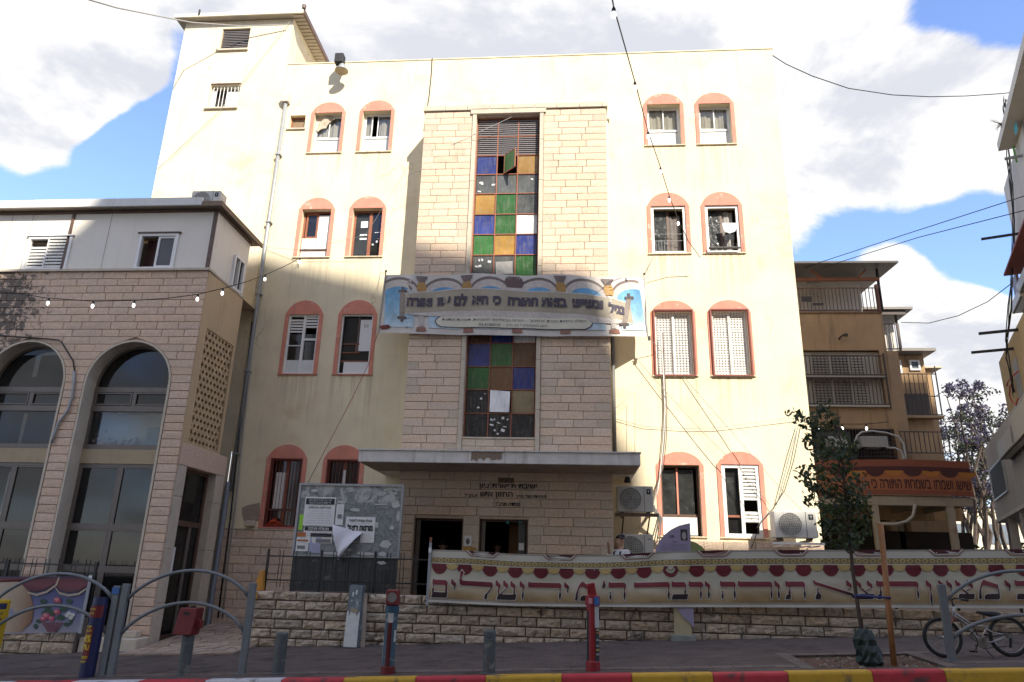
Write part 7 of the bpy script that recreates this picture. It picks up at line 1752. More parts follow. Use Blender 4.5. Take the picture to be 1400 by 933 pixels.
poster(416, 458, 680, 719, 'large white poster with a black header band at the upper left of the notice board', lines=[('b', -.93, .93, .48, .90, INK), ('t', 'ועד הקהילות להצלת הנפש', .77, .08, .75, 0, PAPER, 0, .015), ('t', 'בראשות הרבנים הגאונים', .60, .07, .7, 0, PAPER, 0, .015), ('t', 'מצוה להציע את הנזקין', .26, .11, .72, .004)] + para(.1, -.9, 6))
poster(415, 455, 719.5, 743, 'white poster with black headline bars below the black headed one', off=.007, lines=[('b', -.95, .95, .45, .95, INK), ('t', 'תכולת הרבה', .70, .2, .7, .004, PAPER, 0, .015), ('b', -.5, .95, -.25, .15, INK), ('b', -.1, .9, -.9, -.5, GREYP)] + para(.35, -.3, 2))
poster(459.5, 470, 686, 718, 'narrow white strip poster with a small dark picture', off=.005, lines=[('t', 'היום', .85, .07, .8, .004), ('b', -.5, .6, -.45, -.1, GREYP)] + para(.6, .0, 4))
poster(472, 512.5, 707, 742, 'white poster with a heavy black headline in the middle of the notice board', off=.005, lines=[('t', 'מעלה אמריה לאסירי', .72, .11, .78, .006), ('t', 'מרטה רזאל', .16, .26, .86, .012)] + para(.55, .4, 1) + para(-.25, -.9, 4))
poster(409, 414.5, 703.5, 725, 'lime green strip of paper at the left edge of the notice board', LIME, off=.006, cat='note')
poster(405.5, 422.5, 728, 754, 'white leaflet with an orange top at the lower left of the notice board', off=.009, lines=[('b', -1, .4, .55, 1, ORP), ('b', -.9, .9, .05, .22, ORP), ('b', -.8, .5, -.75, -.4, GREYP)] + para(.5, .2, 2) + para(0, -.35, 2))
poster(423.5, 438.5, 734.5, 756, 'lavender leaflet beside the orange topped one', LAV, off=.010, lines=para(.8, -.8, 7), tilt=-.01)
poster(456, 494, 729, 741.5, 'dark printed poster mostly hidden by the folded white sheet', off=.0045, lines=[('b', -.95, -.2, -.9, .6, mat('navy_print', (.03, .035, .08), .8, .2, 9)), ('b', .2, .95, -.9, .6, GREYP)])
SCR = mat('torn_white_paper', (.50, .50, .47), .85, .15, 12)
r = random.Random(12); rem = []
def scrap(cx, cy, w_, h_, seed, off):
    r = random.Random(seed); p = nbx(cx, cy); n = 11; mb = MB(); mb.poly([(p.x + w_ * math.cos(k * 6.283 / n) * r.uniform(.6, 1.15), NY - off - r.uniform(0, .006), p.z + h_ * math.sin(k * 6.283 / n) * r.uniform(.6, 1.15)) for k in range(n)]); mb.build('torn_paper', SCR, nb, fix=False)
for k, (cx, cy, w_, h_) in enumerate(((527, 744, .13, .09), (524, 758, .10, .06), (522, 770, .10, .045), (500, 757, .24, .035), (542, 690, .10, .09), (520, 690, .16, .02), (545, 706, .05, .12), (486, 697, .14, .05), (430, 671, .10, .04), (505, 686, .10, .012), (528, 670, .06, .02), (541, 675, .05, .03), (478, 752, .07, .03), (515, 718, .05, .07), (536, 722, .06, .05), (455, 757, .30, .03))): scrap(cx, cy, w_, h_, k, .004 + .0006 * k)
tb = MB()
for s, px, py, h in (('שיר', 540, 697, .05), ('הבקר', 540, 703, .05), ('תהלה', 430, 668, .035), ('עולל ממ', 492, 692, .04), ('היום', 475, 697, .035)):
    p = nbx(px, py); put_text(tb, s, lambda x, z: (p.x + x, NY - .016, p.z + z), .2, h=h, w=h * len(s) * .72)
tb.build('old_lettering', GREYP, nb, fix=False)
# the folded white sheet peeling off
a, b, c, d = nbx(455, 717.5), nbx(496, 728.5), nbx(464, 766), nbx(473, 745)
mb = MB()
def tri(u, v):
    p = a.lerp(b, u).lerp(c, v); p = p + Vector((.0, -.03 - .09 * v * (1 - v) * 4 * (.4 + u) - .03 * math.sin(u * 6 + v * 5) - .06 * v, 0)); return tuple(p)
mb.sheet(tri, 10, 10); tag(mb.build('peeling_sheet', mat('peeling_paper', (.66, .65, .69), .75, .03, 4), smooth=False, fix=False), 'large white sheet folded over and peeling off the notice board', 'poster')

# ---------------- purple sign panel and its beige pedestal
SGY = 15.03
sg_ = thing('memorial_sign', 'purple curved sign panel rising above the banner on a beige pedestal', 'sign', (2.1, SGY, gz(2.1, SGY)))
PURP = mat('sign_lilac', (.30, .255, .36), .5, .06, 2); BEIG = mat('sign_beige', (.42, .36, .22), .6, .08, 3)
P_ = lambda x, y: (at(x, y, SGY).x, at(x, y, SGY).z)
mb = MB(); mb.prism([P_(*q) for q in ((896, 756), (897, 750), (901, 741), (908, 732), (917, 724.5), (928, 719), (943, 715.5), (945.5, 775), (946, 815), (923, 790), (905, 780))], SGY - .03, SGY + .03); mb.build('lilac_panel', PURP, sg_)
mb = MB(); mb.prism([P_(*q) for q in ((944, 756), (944, 740), (952, 742.5), (960, 748), (966, 756), (962, 790), (950, 800))], SGY - .02, SGY + .025); mb.build('green_panel', mat('sign_olive', (.22, .26, .09), .5, .06, 2), sg_)
mb = MB(); mb.prism([P_(*q) for q in ((923, 790), (946, 790), (948.5, 858), (943, 852), (935, 845), (922, 828))], SGY - .055, SGY - .033); mb.build('lilac_foot', PURP, sg_)
mb = MB(); x0, x1 = P_(921.5, 850)[0], P_(945, 850)[0]; MB().box(x0, x1, SGY - .031, SGY + .04, gz(2, SGY) + .10, P_(930, 800)[1]).build('pedestal', BEIG, sg_); MB().box(x0 - .07, x1 + .07, SGY - .13, SGY + .04, gz(2, SGY) - .05, gz(2, SGY) + .10).build('plinth', mat('sign_plinth', (.22, .235, .21), .8, .15, 6), sg_, bevel=.012)
x0, z0 = P_(930.5, 739); x1, z1 = P_(939, 724); MB().box(x0, x1, SGY - .036, SGY - .031, z0, z1).build('photo_print', mat('dark_photo', (.05, .045, .045), .5, .6, 30), sg_)
mb = MB(); cx, cz = (x0 + x1) / 2, (z0 + z1) / 2; mb.prism([(cx + .04 * math.cos(k * .52), cz - .02 + .075 * math.sin(k * .52)) for k in range(12)], SGY - .040, SGY - .0365); mb.build('photo_print', mat('pale_photo', (.36, .33, .32), .5, .5, 40), sg_)
mb = MB()
for i, (s, px, py, w_, h_) in enumerate((('אדום', 918.5, 734, .10, .05), ('קהל', 922, 741, .09, .04), ('בס"ד', 935, 719, .03, .02))): put_text(mb, s, lambda x, z: (P_(px, py)[0] + x, SGY - .034, P_(px, py)[1] + z), .1, w=w_, h=h_)
for i in range(4): put_text(mb, 'לזכרון עולם בהיכל הישיבה הקדושה נבנה בסיוע התורמים', lambda x, z: (P_(921.5, 744.5 + i * 2.5)[0] + x, SGY - .034, P_(921.5, 744.5 + i * 2.5)[1] + z), .1, w=.50, h=.020)
mb.build('lettering', PURPLE, sg_, fix=False)

# ---------------- leaning slab with torn white paper
cbx = thing('leaning_slab', 'narrow metal slab with torn white paper leaning on the stone wall', 'slab', (-4.25, 14.62, gz(-4.25, 14.62)))
c0, c1, c2, c3 = at(468.5, 886, 14.62), at(487.5, 887.5, 14.62), at(496, 802, 14.98), at(478, 800.5, 14.98)
z_b = gz(-4.25, 14.62)
c0.z = c1.z = z_b + .005
dpt = Vector((.03, .13, .02)); F_ = [c0, c1, c2, c3]
MB().hexa([c0, c1, c1 + dpt, c0 + dpt, c3, c2, c2 + dpt, c3 + dpt]).build('body', mat('slab_blue_grey', (.10, .125, .135), .6, .2, 5, dirt=((.22, .24, .24), 4, .52, .62)), cbx, bevel=.008)
def on(u, v, o=.006): p = c0.lerp(c1, u).lerp(c3.lerp(c2, u), v); return tuple(p + Vector((0, -o, .0)))
r = random.Random(4); mb = MB(); top = [(1 - k / 12 * 1, .56 + .05 * math.sin(k * 1.9) + r.uniform(-.03, .04)) for k in range(13)]
mb.poly([on(.02, .02), on(.98, .02)] + [on(max(.02, min(.98, a)), b) for a, b in top]); mb.build('torn_paper', SCR, cbx, fix=False)
for k, (a, b, s) in enumerate(((.35, .86, .10), (.6, .9, .12), (.30, .75, .05), (.7, .72, .06))): MB().poly([on(a + s * math.cos(j) * r.uniform(.6, 1.2), b + s * .4 * math.sin(j) * r.uniform(.6, 1.2), .008) for j in range(6)]).build('sticker', SCR, cbx, fix=False)
MB().poly([on(.25, .57, .009), on(.75, .55, .009), on(.85, .62, .009), on(.30, .63, .009)]).build('tape', mat('tan_tape', (.26, .21, .12), .6, .2, 8), cbx, fix=False)
MB().hexa([(c1.x + .03, 14.78, z_b), (c1.x + .10, 14.78, z_b), (c1.x + .10, 14.84, z_b), (c1.x + .03, 14.84, z_b), (c2.x + .03, 15.0, c2.z - .13), (c2.x + .09, 15.0, c2.z - .13), (c2.x + .09, 15.06, c2.z - .13), (c2.x + .03, 15.06, c2.z - .13)]).build('back_board', SOFFIT, cbx)

# ---------------- bollards and posts along the kerb
def ground_px(px, py):
    r_ = ray(px, py); k = (.06 + .047 * .98 - .04 * 11.5 - CZ) / (r_.z - .047 * r_.x - .04 * r_.y); p = r_ * k; return Vector((p.x, p.y, gz(p.x, p.y)))
BOL = mat('bollard_grey_green', (.08, .093, .093), .6, .22, 8, dirt=((.20, .19, .17), 4.5, .56, .66), streak=((.03, .03, .03), .5))
def bollard(base, top_px, rad, label, m=BOL, group=None):
    p = ground_px(*base); h = at(top_px[0], top_px[1], p.y).z - p.z; t = thing('bollard', label, 'bollard', p, group)
    MB().lathe(p - Vector((0, 0, .02)), [(rad, 0), (rad, h - .10), (rad * .97, h - .095), (rad * .97, h - .075), (rad, h - .07), (rad, h), (rad * .9, h + .018), (rad * .4, h + .026)], 18).build('post', m, t, smooth=False)
    MB().lathe(p - Vector((0, 0, .02)), [(rad + .018, 0), (rad + .018, .035), (rad + .002, .045)], 18).build('collar', m, t)
    return t, p, h
bollard((380, 922), (386, 865), .092, 'short grey bollard right of the arched cycle rack'); bollard((668, 922), (667.5, 862), .092, 'short grey bollard in the middle between the two painted posts')
t, p, h = bollard((250, 923), (257, 868), .092, 'grey bollard with a dark red box on its top under the cycle rack arch')
q = rc(246, 270, 831, 868, p.y - .02); RB = mat('dark_red_plastic', (.16, .014, .014), .5, .1, 5); ct = thing('collection_box', 'dark red metal box fixed on top of the grey bollard', 'box', (p.x, p.y, p.z + h))
MB().hexa([(q[0] - .03, p.y - .14, q[2]), (q[1] - .02, p.y - .14, q[2]), (q[1] - .02, p.y + .14, q[2]), (q[0] - .03, p.y + .14, q[2]), (q[0] + .02, p.y - .12, q[3]), (q[1] + .02, p.y - .12, q[3]), (q[1] + .02, p.y + .12, q[3]), (q[0] + .02, p.y + .12, q[3])]).build('body', RB, ct, bevel=.01)
MB().box(q[0] + .10, q[0] + .19, p.y - .135, p.y - .11, q[3] - .10, q[3] - .06).build('slot', INK, ct); MB().box(q[1] - .01, q[1] + .07, p.y - .05, p.y + .05, q[2] + .1, q[2] + .22).build('lock', RB, ct, bevel=.008)
MB().box(p.x - .03, p.x + .03, p.y - .03, p.y + .03, q[3] + .001, q[3] + .03).build('cap', DARKMET, ct)

def post_strip(p, rad, a0, a1, z0, z1, m, parent, name='sticker', off=.004, n=6):
    return MB().sheet(lambda u, v: (p.x + (rad + off) * math.sin(a0 + (a1 - a0) * u), p.y - (rad + off) * math.cos(a0 + (a1 - a0) * u), z0 + (z1 - z0) * v), n, 2).build(name, m, parent, fix=False)
# blue and red charity post
p = ground_px(530, 921); h = at(531, 806, p.y).z - p.z; rad = .095; bt_ = thing('charity_post', 'peeling blue charity post with a dark red strip and square red rimmed top', 'post', p)
MB().lathe(p - Vector((0, 0, .02)), [(rad, 0), (rad, h - .24)], 16).build('post', mat('peeling_blue', (.045, .10, .135), .6, .25, 6, dirt=((.26, .27, .26), 5.0, .56, .62)), bt_)
post_strip(p, rad, -.35, .42, p.z + .06, p.z + h - .42, mat('dark_red_stripe', (.085, .008, .012), .5, .15, 8), bt_, 'stripe'); MB().lathe(p, [(rad + .014, -.02), (rad + .014, .10), (rad, .11)], 16).build('collar', RB, bt_)
post_strip(p, rad, -.28, .5, p.z + h - .48, p.z + h - .34, SCR, bt_, 'torn_paper', .007); post_strip(p, rad, .8, 1.3, p.z + .45, p.z + .62, SCR, bt_, 'torn_paper'); post_strip(p, rad, -1.3, -.9, p.z + .2, p.z + .5, mat('pale_blue_sticker', (.18, .26, .29), .6, .2, 9), bt_)
MB().box(p.x - .10, p.x + .10, p.y - .07, p.y + .08, p.z + h - .239, p.z + h).build('head', RB, bt_, bevel=.02); MB().lathe((p.x, p.y - .072, p.z + h - .115), [(.075, -.004), (.07, .003)], 14, 'y').build('coin_plate', mat('dull_plate', (.20, .19, .17), .5, .2, 9), bt_)
MB().lathe((p.x, p.y, p.z + h - .34), [(rad + .012, 0), (rad + .012, .10)], 16).build('band', mat('band_blue', (.02, .07, .11), .5, .1, 5), bt_)
# red charity post
p = ground_px(811, 917); h = at(803, 797, p.y).z - p.z; rp = thing('charity_post', 'tall red charity post with black advert and blue label', 'post', p); RED2 = mat('post_red', (.26, .012, .016), .5, .12, 5)
rad = .092; MB().lathe(p - Vector((0, 0, .02)), [(rad, 0), (rad, h - .22), (rad * 1.08, h - .20), (rad * 1.08, h - .19)], 16).build('post', RED2, rp); MB().lathe((p.x, p.y, p.z + h - .33), [(rad + .02, 0), (rad + .02, .14), (rad, .15)], 16).build('band', RED2, rp)
MB().hexa([(p.x - .07, p.y - .06, p.z + h - .2), (p.x + .07, p.y - .06, p.z + h - .2), (p.x + .07, p.y + .06, p.z + h - .2), (p.x - .07, p.y + .06, p.z + h - .2), (p.x - .09, p.y - .08, p.z + h - .02), (p.x + .03, p.y - .06, p.z + h + .01), (p.x + .03, p.y + .06, p.z + h + .01), (p.x - .09, p.y + .07, p.z + h - .02)]).build('coin_head', RED2, rp, bevel=.012)
post_strip(p, rad, .35, 1.35, p.z + .12, p.z + .60, mat('black_advert', (.025, .03, .03), .5, .3, 12), rp, 'advert'); post_strip(p, rad, .30, 1.35, p.z + .60, p.z + h - .34, SCR, rp, 'advert')
for k, (z, m) in enumerate(((.22, GALV), (.28, mat('yellow_print', (.55, .40, .05), .5, .1, 9)), (.34, GALV), (.42, GALV), (.52, MATS['orange_paper']), (.56, GOLDT))): post_strip(p, rad, .5, 1.15, p.z + z, p.z + z + .022, m, rp, 'print', .008)
post_strip(p, rad + .02, -.55, -.05, p.z + h - .30, p.z + h - .22, ROSEL, rp, 'label', .004); post_strip(p, rad + .02, .15, 1.0, p.z + h - .32, p.z + h - .20, mat('label_blue', (.03, .12, .35), .5, .2, 20), rp, 'label', .004)
MB().lathe(p, [(rad + .016, -.02), (rad + .016, .12), (rad, .14)], 16).build('collar', RED2, rp); post_strip(p, rad, -1.3, -.75, p.z + .12, p.z + h - .4, DARKMET, rp, 'stripe')
# navy charity post with yellow letters
p = ground_px(118, 926); h = at(130, 815, p.y).z - p.z; np_ = thing('charity_post', 'navy charity post with yellow Hebrew letters beside the arched rack', 'post', p); NAVY = mat('post_navy', (.012, .016, .075), .5, .1, 5)
rad = .115; MB().lathe(p - Vector((0, 0, .02)), [(rad, 0), (rad, h - .1), (rad * .97, h - .09), (rad * .9, h)], 18).build('post', NAVY, np_); post_strip(p, rad, -1.35, 1.2, p.z + h - .32, p.z + h - .14, mat('post_crimson', (.16, .012, .014), .5, .1, 5), np_, 'band')
post_strip(p, rad, -1.5, .35, p.z + .26, p.z + h - .45, MATS['post_crimson'], np_, 'panel', .003); YT = mat('yellow_letters', (.58, .42, .02), .5, .08, 6); tb = MB()
def ptxt(s, zc, w_, h_, rtl=True): put_text(tb, s, lambda x, z: (p.x + (rad + .008) * math.sin(x / rad - .45), p.y - (rad + .008) * math.cos(x / rad - .45), p.z + zc + z), .2, w=w_, h=h_, bold=.008, rtl=rtl)
ptxt('100%', .57, .17, .12, False); ptxt('צדקה', .43, .16, .11); ptxt('לנתמכים', .30, .16, .05); ptxt('לאיסוף', .23, .14, .05); ptxt('קופת', .74, .12, .045); ptxt('הצדקה', .68, .14, .045); ptxt('קופת העיר', h - .2, .14, .04); ptxt('בני ברק', h - .26, .12, .04); tb.build('lettering', YT, np_, fix=False)
# yellow post cut by the left frame edge
p = ground_px(-27, 926); h = at(-15, 818, p.y).z - p.z; yp = thing('charity_post', 'yellow charity post with dark letters at the far left edge of the photo', 'post', p); YEP = mat('post_yellow', (.55, .37, .012), .5, .08, 5)
rad = .19; MB().lathe(p - Vector((0, 0, .02)), [(rad, 0), (rad, h - .02), (rad * .9, h)], 18).build('post', YEP, yp); post_strip(p, rad, -.6, 1.5, p.z + h - .16, p.z + h - .07, NAVY, yp, 'band')
tb = MB()
for s, zc in (('צדקה', -.23), ('עזרה', -.31), ('לכל', -.38)): put_text(tb, s, lambda x, z: (p.x + (rad + .006) * math.sin(x / rad + .7), p.y - (rad + .006) * math.cos(x / rad + .7), p.z + h + zc + z), .2, w=.2, h=.055, bold=.006)
tb.build('lettering', INK, yp, fix=False)

# ---------------- arched cycle racks
RK = mat('rack_grey', (.15, .165, .175), .45, .12, 6)
def rack(x0, x1, y, hts, arcs, label):
    z0, z1 = gz(x0, y), gz(x1, y); t = thing('cycle_rack', label, 'cycle rack', ((x0 + x1) / 2, y, (z0 + z1) / 2), 'arched cycle racks along the kerb')
    for x, z, h in ((x0, z0, hts[0]), (x1, z1, hts[1])):
        MB().box(x - .055, x + .055, y - .035, y + .035, z - .02, z + h).build('post', RK, t, bevel=.006)
        MB().box(x - .09, x + .09, y - .07, y + .07, z - .01, z + .012).build('foot_plate', RK, t)
    for za, zp in arcs:
        n = 22; pts = []
        for k in range(n + 1):
            s = k / n; zz = (z0 * (1 - s) + z1 * s) + za + (zp - za) * (1 - (2 * s - 1) ** 2) ** .8; pts.append((x0 + .05 + (x1 - x0 - .10) * s, y, zz))
        MB().tube(pts, .027, 8).build('hoop', RK, t, smooth=True)
    return t
ra, rb_ = ground_px(147, 925), ground_px(328, 923); y_ = 11.9
L_ = rb_.x - ra.x
H1 = at(158, 798, y_).z - gz(ra.x, y_); H2 = at(336, 797, y_).z - gz(rb_.x, y_)
za_t = at(158, 820, y_).z - gz(ra.x, y_); zp_t = at(250, 780, y_).z - (gz(ra.x, y_) + gz(rb_.x, y_)) / 2; za_l = at(155, 867, y_).z - gz(ra.x, y_); zp_l = at(248, 824, y_).z - (gz(ra.x, y_) + gz(rb_.x, y_)) / 2
rack(ra.x + .03, rb_.x, y_, (H1, H2), ((za_t, zp_t), (za_l, zp_l)), 'arched grey cycle rack before the glass door of the stone hall')
rack(ra.x - .13 - L_ * .98, ra.x - .115, y_, (H1, H1 - .03), ((za_t, zp_t + .0), (za_l, zp_l)), 'arched grey cycle rack before the flower banner at the far left')
ro_ = ground_px(1302, 904.5); yr = ro_.y
H3 = at(1289, 799, yr).z - ro_.z; zt0 = at(1296, 822, yr).z - ro_.z; zt1 = at(1405, 781, yr).z - gz(at(1405, 850, yr).x, yr); zl0 = at(1305, 873, yr).z - ro_.z; zl1 = at(1405, 841, yr).z - gz(at(1405, 850, yr).x, yr)
rack(ro_.x, ro_.x + L_ * 1.05, yr, (H3, H3), ((zt0, zt1), (zl0, zl1)), 'arched grey cycle rack with the bicycle behind it at the right')
lb_ = MB(); pq = (ra.x - .115, y_ - .04); zq = gz(ra.x, y_) + H1 - .1
tag(MB().box(pq[0] - .06, pq[0] + .06, pq[1] - .012, pq[1], zq - .06, zq + .04).build('sticker_plate', MATS['label_blue']), 'small blue sticker near the top of the rack post beside the navy post', 'sticker')

# ---------------- bicycle
bk = thing('bicycle', 'small silver mountain bicycle leaning behind the right cycle rack', 'bicycle', (6.1, 12.5, gz(6.1, 12.5)))
BKY = 12.52
fw, rw = at(1289.5, 878, BKY), at(1379.5, 874.5, BKY); wr = .27
fw.z = gz(fw.x, BKY) + wr + .02; rw.z = gz(rw.x, BKY) + wr + .02
SILV = mat('bike_silver', (.42, .41, .40), .35, .08, 6, metal=.5); CHR = mat('bike_steel', (.30, .30, .30), .3, .1, 9, metal=.8)
def wheel(c, name):
    t = MB(); n = 32; circ = lambda R: [(c.x + R * math.cos(k * 2 * math.pi / n), c.y, c.z + R * math.sin(k * 2 * math.pi / n)) for k in range(n + 1)]
    o = MB().tube(circ(wr), .026, 8, cap=False).build(name, RUBBER, bk, smooth=True); MB().tube(circ(wr - .032), .011, 6, cap=False).build('rim', CHR, o, smooth=True)
    MB().lathe((c.x, c.y, c.z), [(.015, -.06), (.03, -.045), (.018, -.03), (.018, .03), (.03, .045), (.015, .06)], 10, 'y').build('hub', CHR, o)
    for k in range(20): a = k * math.pi / 10; s = .03 if k % 2 else -.03; MB().tube([(c.x + .02 * math.cos(a + .6), c.y + s, c.z + .02 * math.sin(a + .6)), (c.x + (wr - .04) * math.cos(a), c.y, c.z + (wr - .04) * math.sin(a))], .0015, 3).build('spoke', CHR, o)
    return o
wheel(fw, 'front_wheel'); wheel(rw, 'rear_wheel')
B = lambda zx, zy, dy=0: at(1250 + zx / 6.527, 790 + zy / 6.527, BKY + dy)
hd0, hd1, bbk, seat_, mid = B(338, 325), B(352, 258), B(592, 585), B(648, 372), B(470, 420)
fr = MB(); fr.tube([hd0, B(470, 420), B(520, 500), bbk], .020, 8); fr.tube([hd0 + Vector((0, 0, .04)), B(490, 400), B(560, 430)], .015, 8); fr.tube([hd0 - Vector((0, 0, .05)), hd1], .022, 8); fr.tube([B(652, 430), bbk], .017, 8); fr.tube([B(560, 430), B(640, 440)], .014, 8)
for dy in (-.045, .045): fr.tube([B(645, 455, dy * .3), B(700, 490, dy), rw + Vector((0, dy, .01))], .011, 6); fr.tube([bbk + Vector((0, dy * .5, 0)), B(690, 575, dy), rw + Vector((0, dy, 0))], .012, 6)
fr.build('frame', SILV, bk, smooth=True)
fk = MB(); 
for dy in (-.05, .05): fk.tube([hd0 + Vector((0, dy, -.05)), fw + Vector((0, dy, .0))], [.018, .012], 7)
fk.box(hd0.x - .03, hd0.x + .03, BKY - .06, BKY + .06, hd0.z - .08, hd0.z - .045); fk.build('fork', mat('fork_bronze', (.26, .12, .09), .4, .15, 6, metal=.3), bk)
MB().tube([B(652, 430), seat_ + Vector((0, 0, .0))], .013, 7).build('seat_post', CHR, bk)
sd_ = MB(); s0 = B(560, 310); s1 = B(755, 335)
L = s1.x - s0.x; prof = [(0, .03, .025), (.25, .035, .03), (.55, .07, .045), (.8, .085, .055), (1, .07, .05)]
for k, (a, w_, h_) in enumerate(prof):
    x = s0.x + L * a; z = s0.z + (s1.z - s0.z) * a
    sd_.v += [(x, BKY - w_, z - h_ * .8), (x, BKY + w_, z - h_ * .8), (x, BKY + w_ * .8, z + h_ * .6), (x, BKY, z + h_ * .85), (x, BKY - w_ * .8, z + h_ * .6)]
for k in range(4):
    for i in range(5): j = (i + 1) % 5; sd_.f.append((k * 5 + i, k * 5 + j, k * 5 + 5 + j, k * 5 + 5 + i))
sd_.f += [(4, 3, 2, 1, 0), (20, 21, 22, 23, 24)]; sd_.build('saddle', RUBBER, bk, smooth=True)
hb_ = MB(); hb_.tube([hd1, hd1 + Vector((-.02, 0, .10))], .014, 7); hb_.tube([hd1 + Vector((-.02, -.02, .10)), hd1 + Vector((-.02, -.12, .13)), hd1 + Vector((.08, -.30, .10))], .012, 7); hb_.tube([hd1 + Vector((-.02, .02, .10)), hd1 + Vector((-.02, .12, .13)), hd1 + Vector((-.05, .30, .13))], .012, 7); hb_.build('handlebar', DARKMET, bk, smooth=True)
for e, q in ((Vector((.08, -.30, .10)), Vector((.035, -.2, .115))), (Vector((-.05, .30, .13)), Vector((-.04, .2, .13)))): MB().tube([hd1 + q, hd1 + e], .019, 8).build('grip', RUBBER, bk, smooth=True)
MB().lathe((bbk.x, BKY - .05, bbk.z), [(.075, -.004), (.075, .004)], 18, 'y').build('chainring', CHR, bk); MB().lathe((rw.x, BKY - .055, rw.z), [(.05, -.01), (.03, .015)], 14, 'y').build('sprocket', CHR, bk)
MB().tube([(bbk.x, BKY - .06, bbk.z + .072), (rw.x, BKY - .06, rw.z + .045), (rw.x + .04, BKY - .06, rw.z), (rw.x, BKY - .06, rw.z - .045), (rw.x - .02, BKY - .06, rw.z - .13), (bbk.x, BKY - .06, bbk.z - .072)], .006, 5).build('chain', DARKMET, bk); MB().bar((rw.x - .01, BKY - .06, rw.z - .02), (rw.x - .03, BKY - .06, rw.z - .16), .03, .02).build('derailleur', DARKMET, bk)
for sg in (-1, 1):
    cr_ = MB(); cr_.bar((bbk.x, BKY + sg * .075, bbk.z), (bbk.x + sg * -.06, BKY + sg * .085, bbk.z - sg * .13), .02, .015); o = cr_.build('crank', CHR, bk); MB().box(bbk.x - sg * .06 - .045, bbk.x - sg * .06 + .045, BKY + sg * .095, BKY + sg * .17, bbk.z - sg * .13 - .012, bbk.z - sg * .13 + .012).build('pedal', RUBBER, o)
MB().tube([B(640, 640, -.08), B(712, 722, -.16)], .010, 6).build('kickstand', DARKMET, bk); cbk = MB(); cbk.tube([hd1 + Vector((-.02, -.03, .08)), B(335, 300, -.07), B(430, 390, -.06), B(525, 470, -.06), B(560, 560, -.05)], .004, 4); cbk.build('brake_cable', CABLE, bk)
ck = MB(); c_ = B(525, 510, -.06); ck.tube([c_ + Vector((.05 * math.sin(k * .7), -.03 * math.cos(k * .7), .12 - .022 * k)) for k in range(14)], .007, 5); tag(ck.build('cable_lock', CABLE, smooth=True), 'black coiled cable lock looped between the bicycle frame and the rack', 'lock')

# ---------------- tree stake, tie and watering bag
sb = ground_px(1222, 907); s_t = at(1202, 716, sb.y)
sk = MB(); sk.tube([(sb.x, sb.y, sb.z - .05), (s_t.x + .02, sb.y, s_t.z)], .043, 10); stk = sk.build('tree_stake', mat('orange_wood_pole', (.34, .155, .06), .7, .2, 12), smooth=True); tag(stk, 'orange brown wooden stake beside the young street tree', 'stake')
z_t = at(1195, 815, TY).z; ti = MB(); ti.tube([(TX - .04, TY - .05, z_t), (TX + .05, TY - .06, z_t), (sb.x + .05, sb.y - .06, z_t - .02), (sb.x + .06, sb.y + .05, z_t - .02), (TX, TY + .05, z_t), (TX - .06, TY, z_t), (TX - .04, TY - .05, z_t)], .016, 6); tag(ti.build('tree_tie', mat('blue_strap', (.03, .05, .20), .6, .1, 9), smooth=True), 'blue strap tying the young tree to its stake', 'strap')
bg_ = MB(); b0 = ground_px(1188, 907); r = random.Random(2); rings = [(0, .14, .10), (.05, .18, .13), (.13, .17, .13), (.2, .19, .13), (.28, .16, .12), (.36, .17, .12), (.43, .13, .09), (.48, .11, .07), (.51, .05, .04)]; n = 22
for j, (h_, ra_, rb2) in enumerate(rings):
    for k in range(n):
        a = k * 2 * math.pi / n; q = 1 + r.uniform(-.16, .16); lean = -.05 * h_ / .5; bg_.v.append((b0.x + lean + .02 + ra_ * q * math.cos(a), b0.y + .0 + rb2 * q * math.sin(a), b0.z - .03 + h_ + r.uniform(-.02, .02)))
for j in range(len(rings) - 1):
    for k in range(n): k2 = (k + 1) % n; bg_.f.append((j * n + k, j * n + k2, (j + 1) * n + k2)); bg_.f.append((j * n + k, (j + 1) * n + k2, (j + 1) * n + k))
bg_.f.append(tuple(range(n))); bg_.f.append(tuple((len(rings) - 1) * n + k for k in range(n)))
tag(bg_.build('watering_bag', mat('dark_green_tarpaulin', (.016, .034, .030), .45, .2, 7)), 'crumpled dark green bag round the foot of the young street tree', 'bag')

# ---------------- air conditioners, floodlight
q = (1.06, 1.89, 2.87, 3.49)
ac = ac_unit('cream air conditioner on a bracket beside the entrance, under the canopy end', *q, 17.25, 17.65)
for x in (1.2, 1.8): mb = MB(); mb.box(x - .02, x + .02, 17.25, YF, 2.80, 2.865); mb.bar((x, 17.3, 2.79), (x, YF - .01, 2.45), .03); mb.build('bracket', BROWNM, ac)
MB().box(1.0, 2.0, 17.2, 17.24, 2.79, 2.868).build('bracket_rail', BROWNM, ac)
for k in range(4): MB().tube([(1.9, 17.5, 3.0 + .03 * k), (2.02 + .03 * k, 17.6, 2.8), (1.9 + .05 * k, 17.85, 2.35 - .05 * k), (1.6 - .1 * k, 17.95, 2.3 - .05 * k)], .018, 5).build('pipe', CABLE_G, ac, smooth=True)
ac_unit('cream air conditioner on the terrace behind the person, below the other one', 1.05, 1.86, .62 + 1.1, 2.40, 17.25, 17.65, logo=False); MB().box(1.0, 1.9, 17.2, 17.7, gz(1.4, 17.4), 1.715).build('plinth', DARKIN, ORG and bpy.data.objects['yard_ground'])
q = rc(1056, 1113, 700, 738, 17.4)
ac = ac_unit('sunlit white air conditioner with a smeared fan grille beside the street tree', q[0], q[1], q[2], q[3], 17.2, 17.6, tone=(.66, .64, .60))
mb = MB()
for x in (q[0] + .15, q[1] - .15): mb.box(x - .02, x + .02, 17.2, YF, q[2] - .05, q[2] - .002)
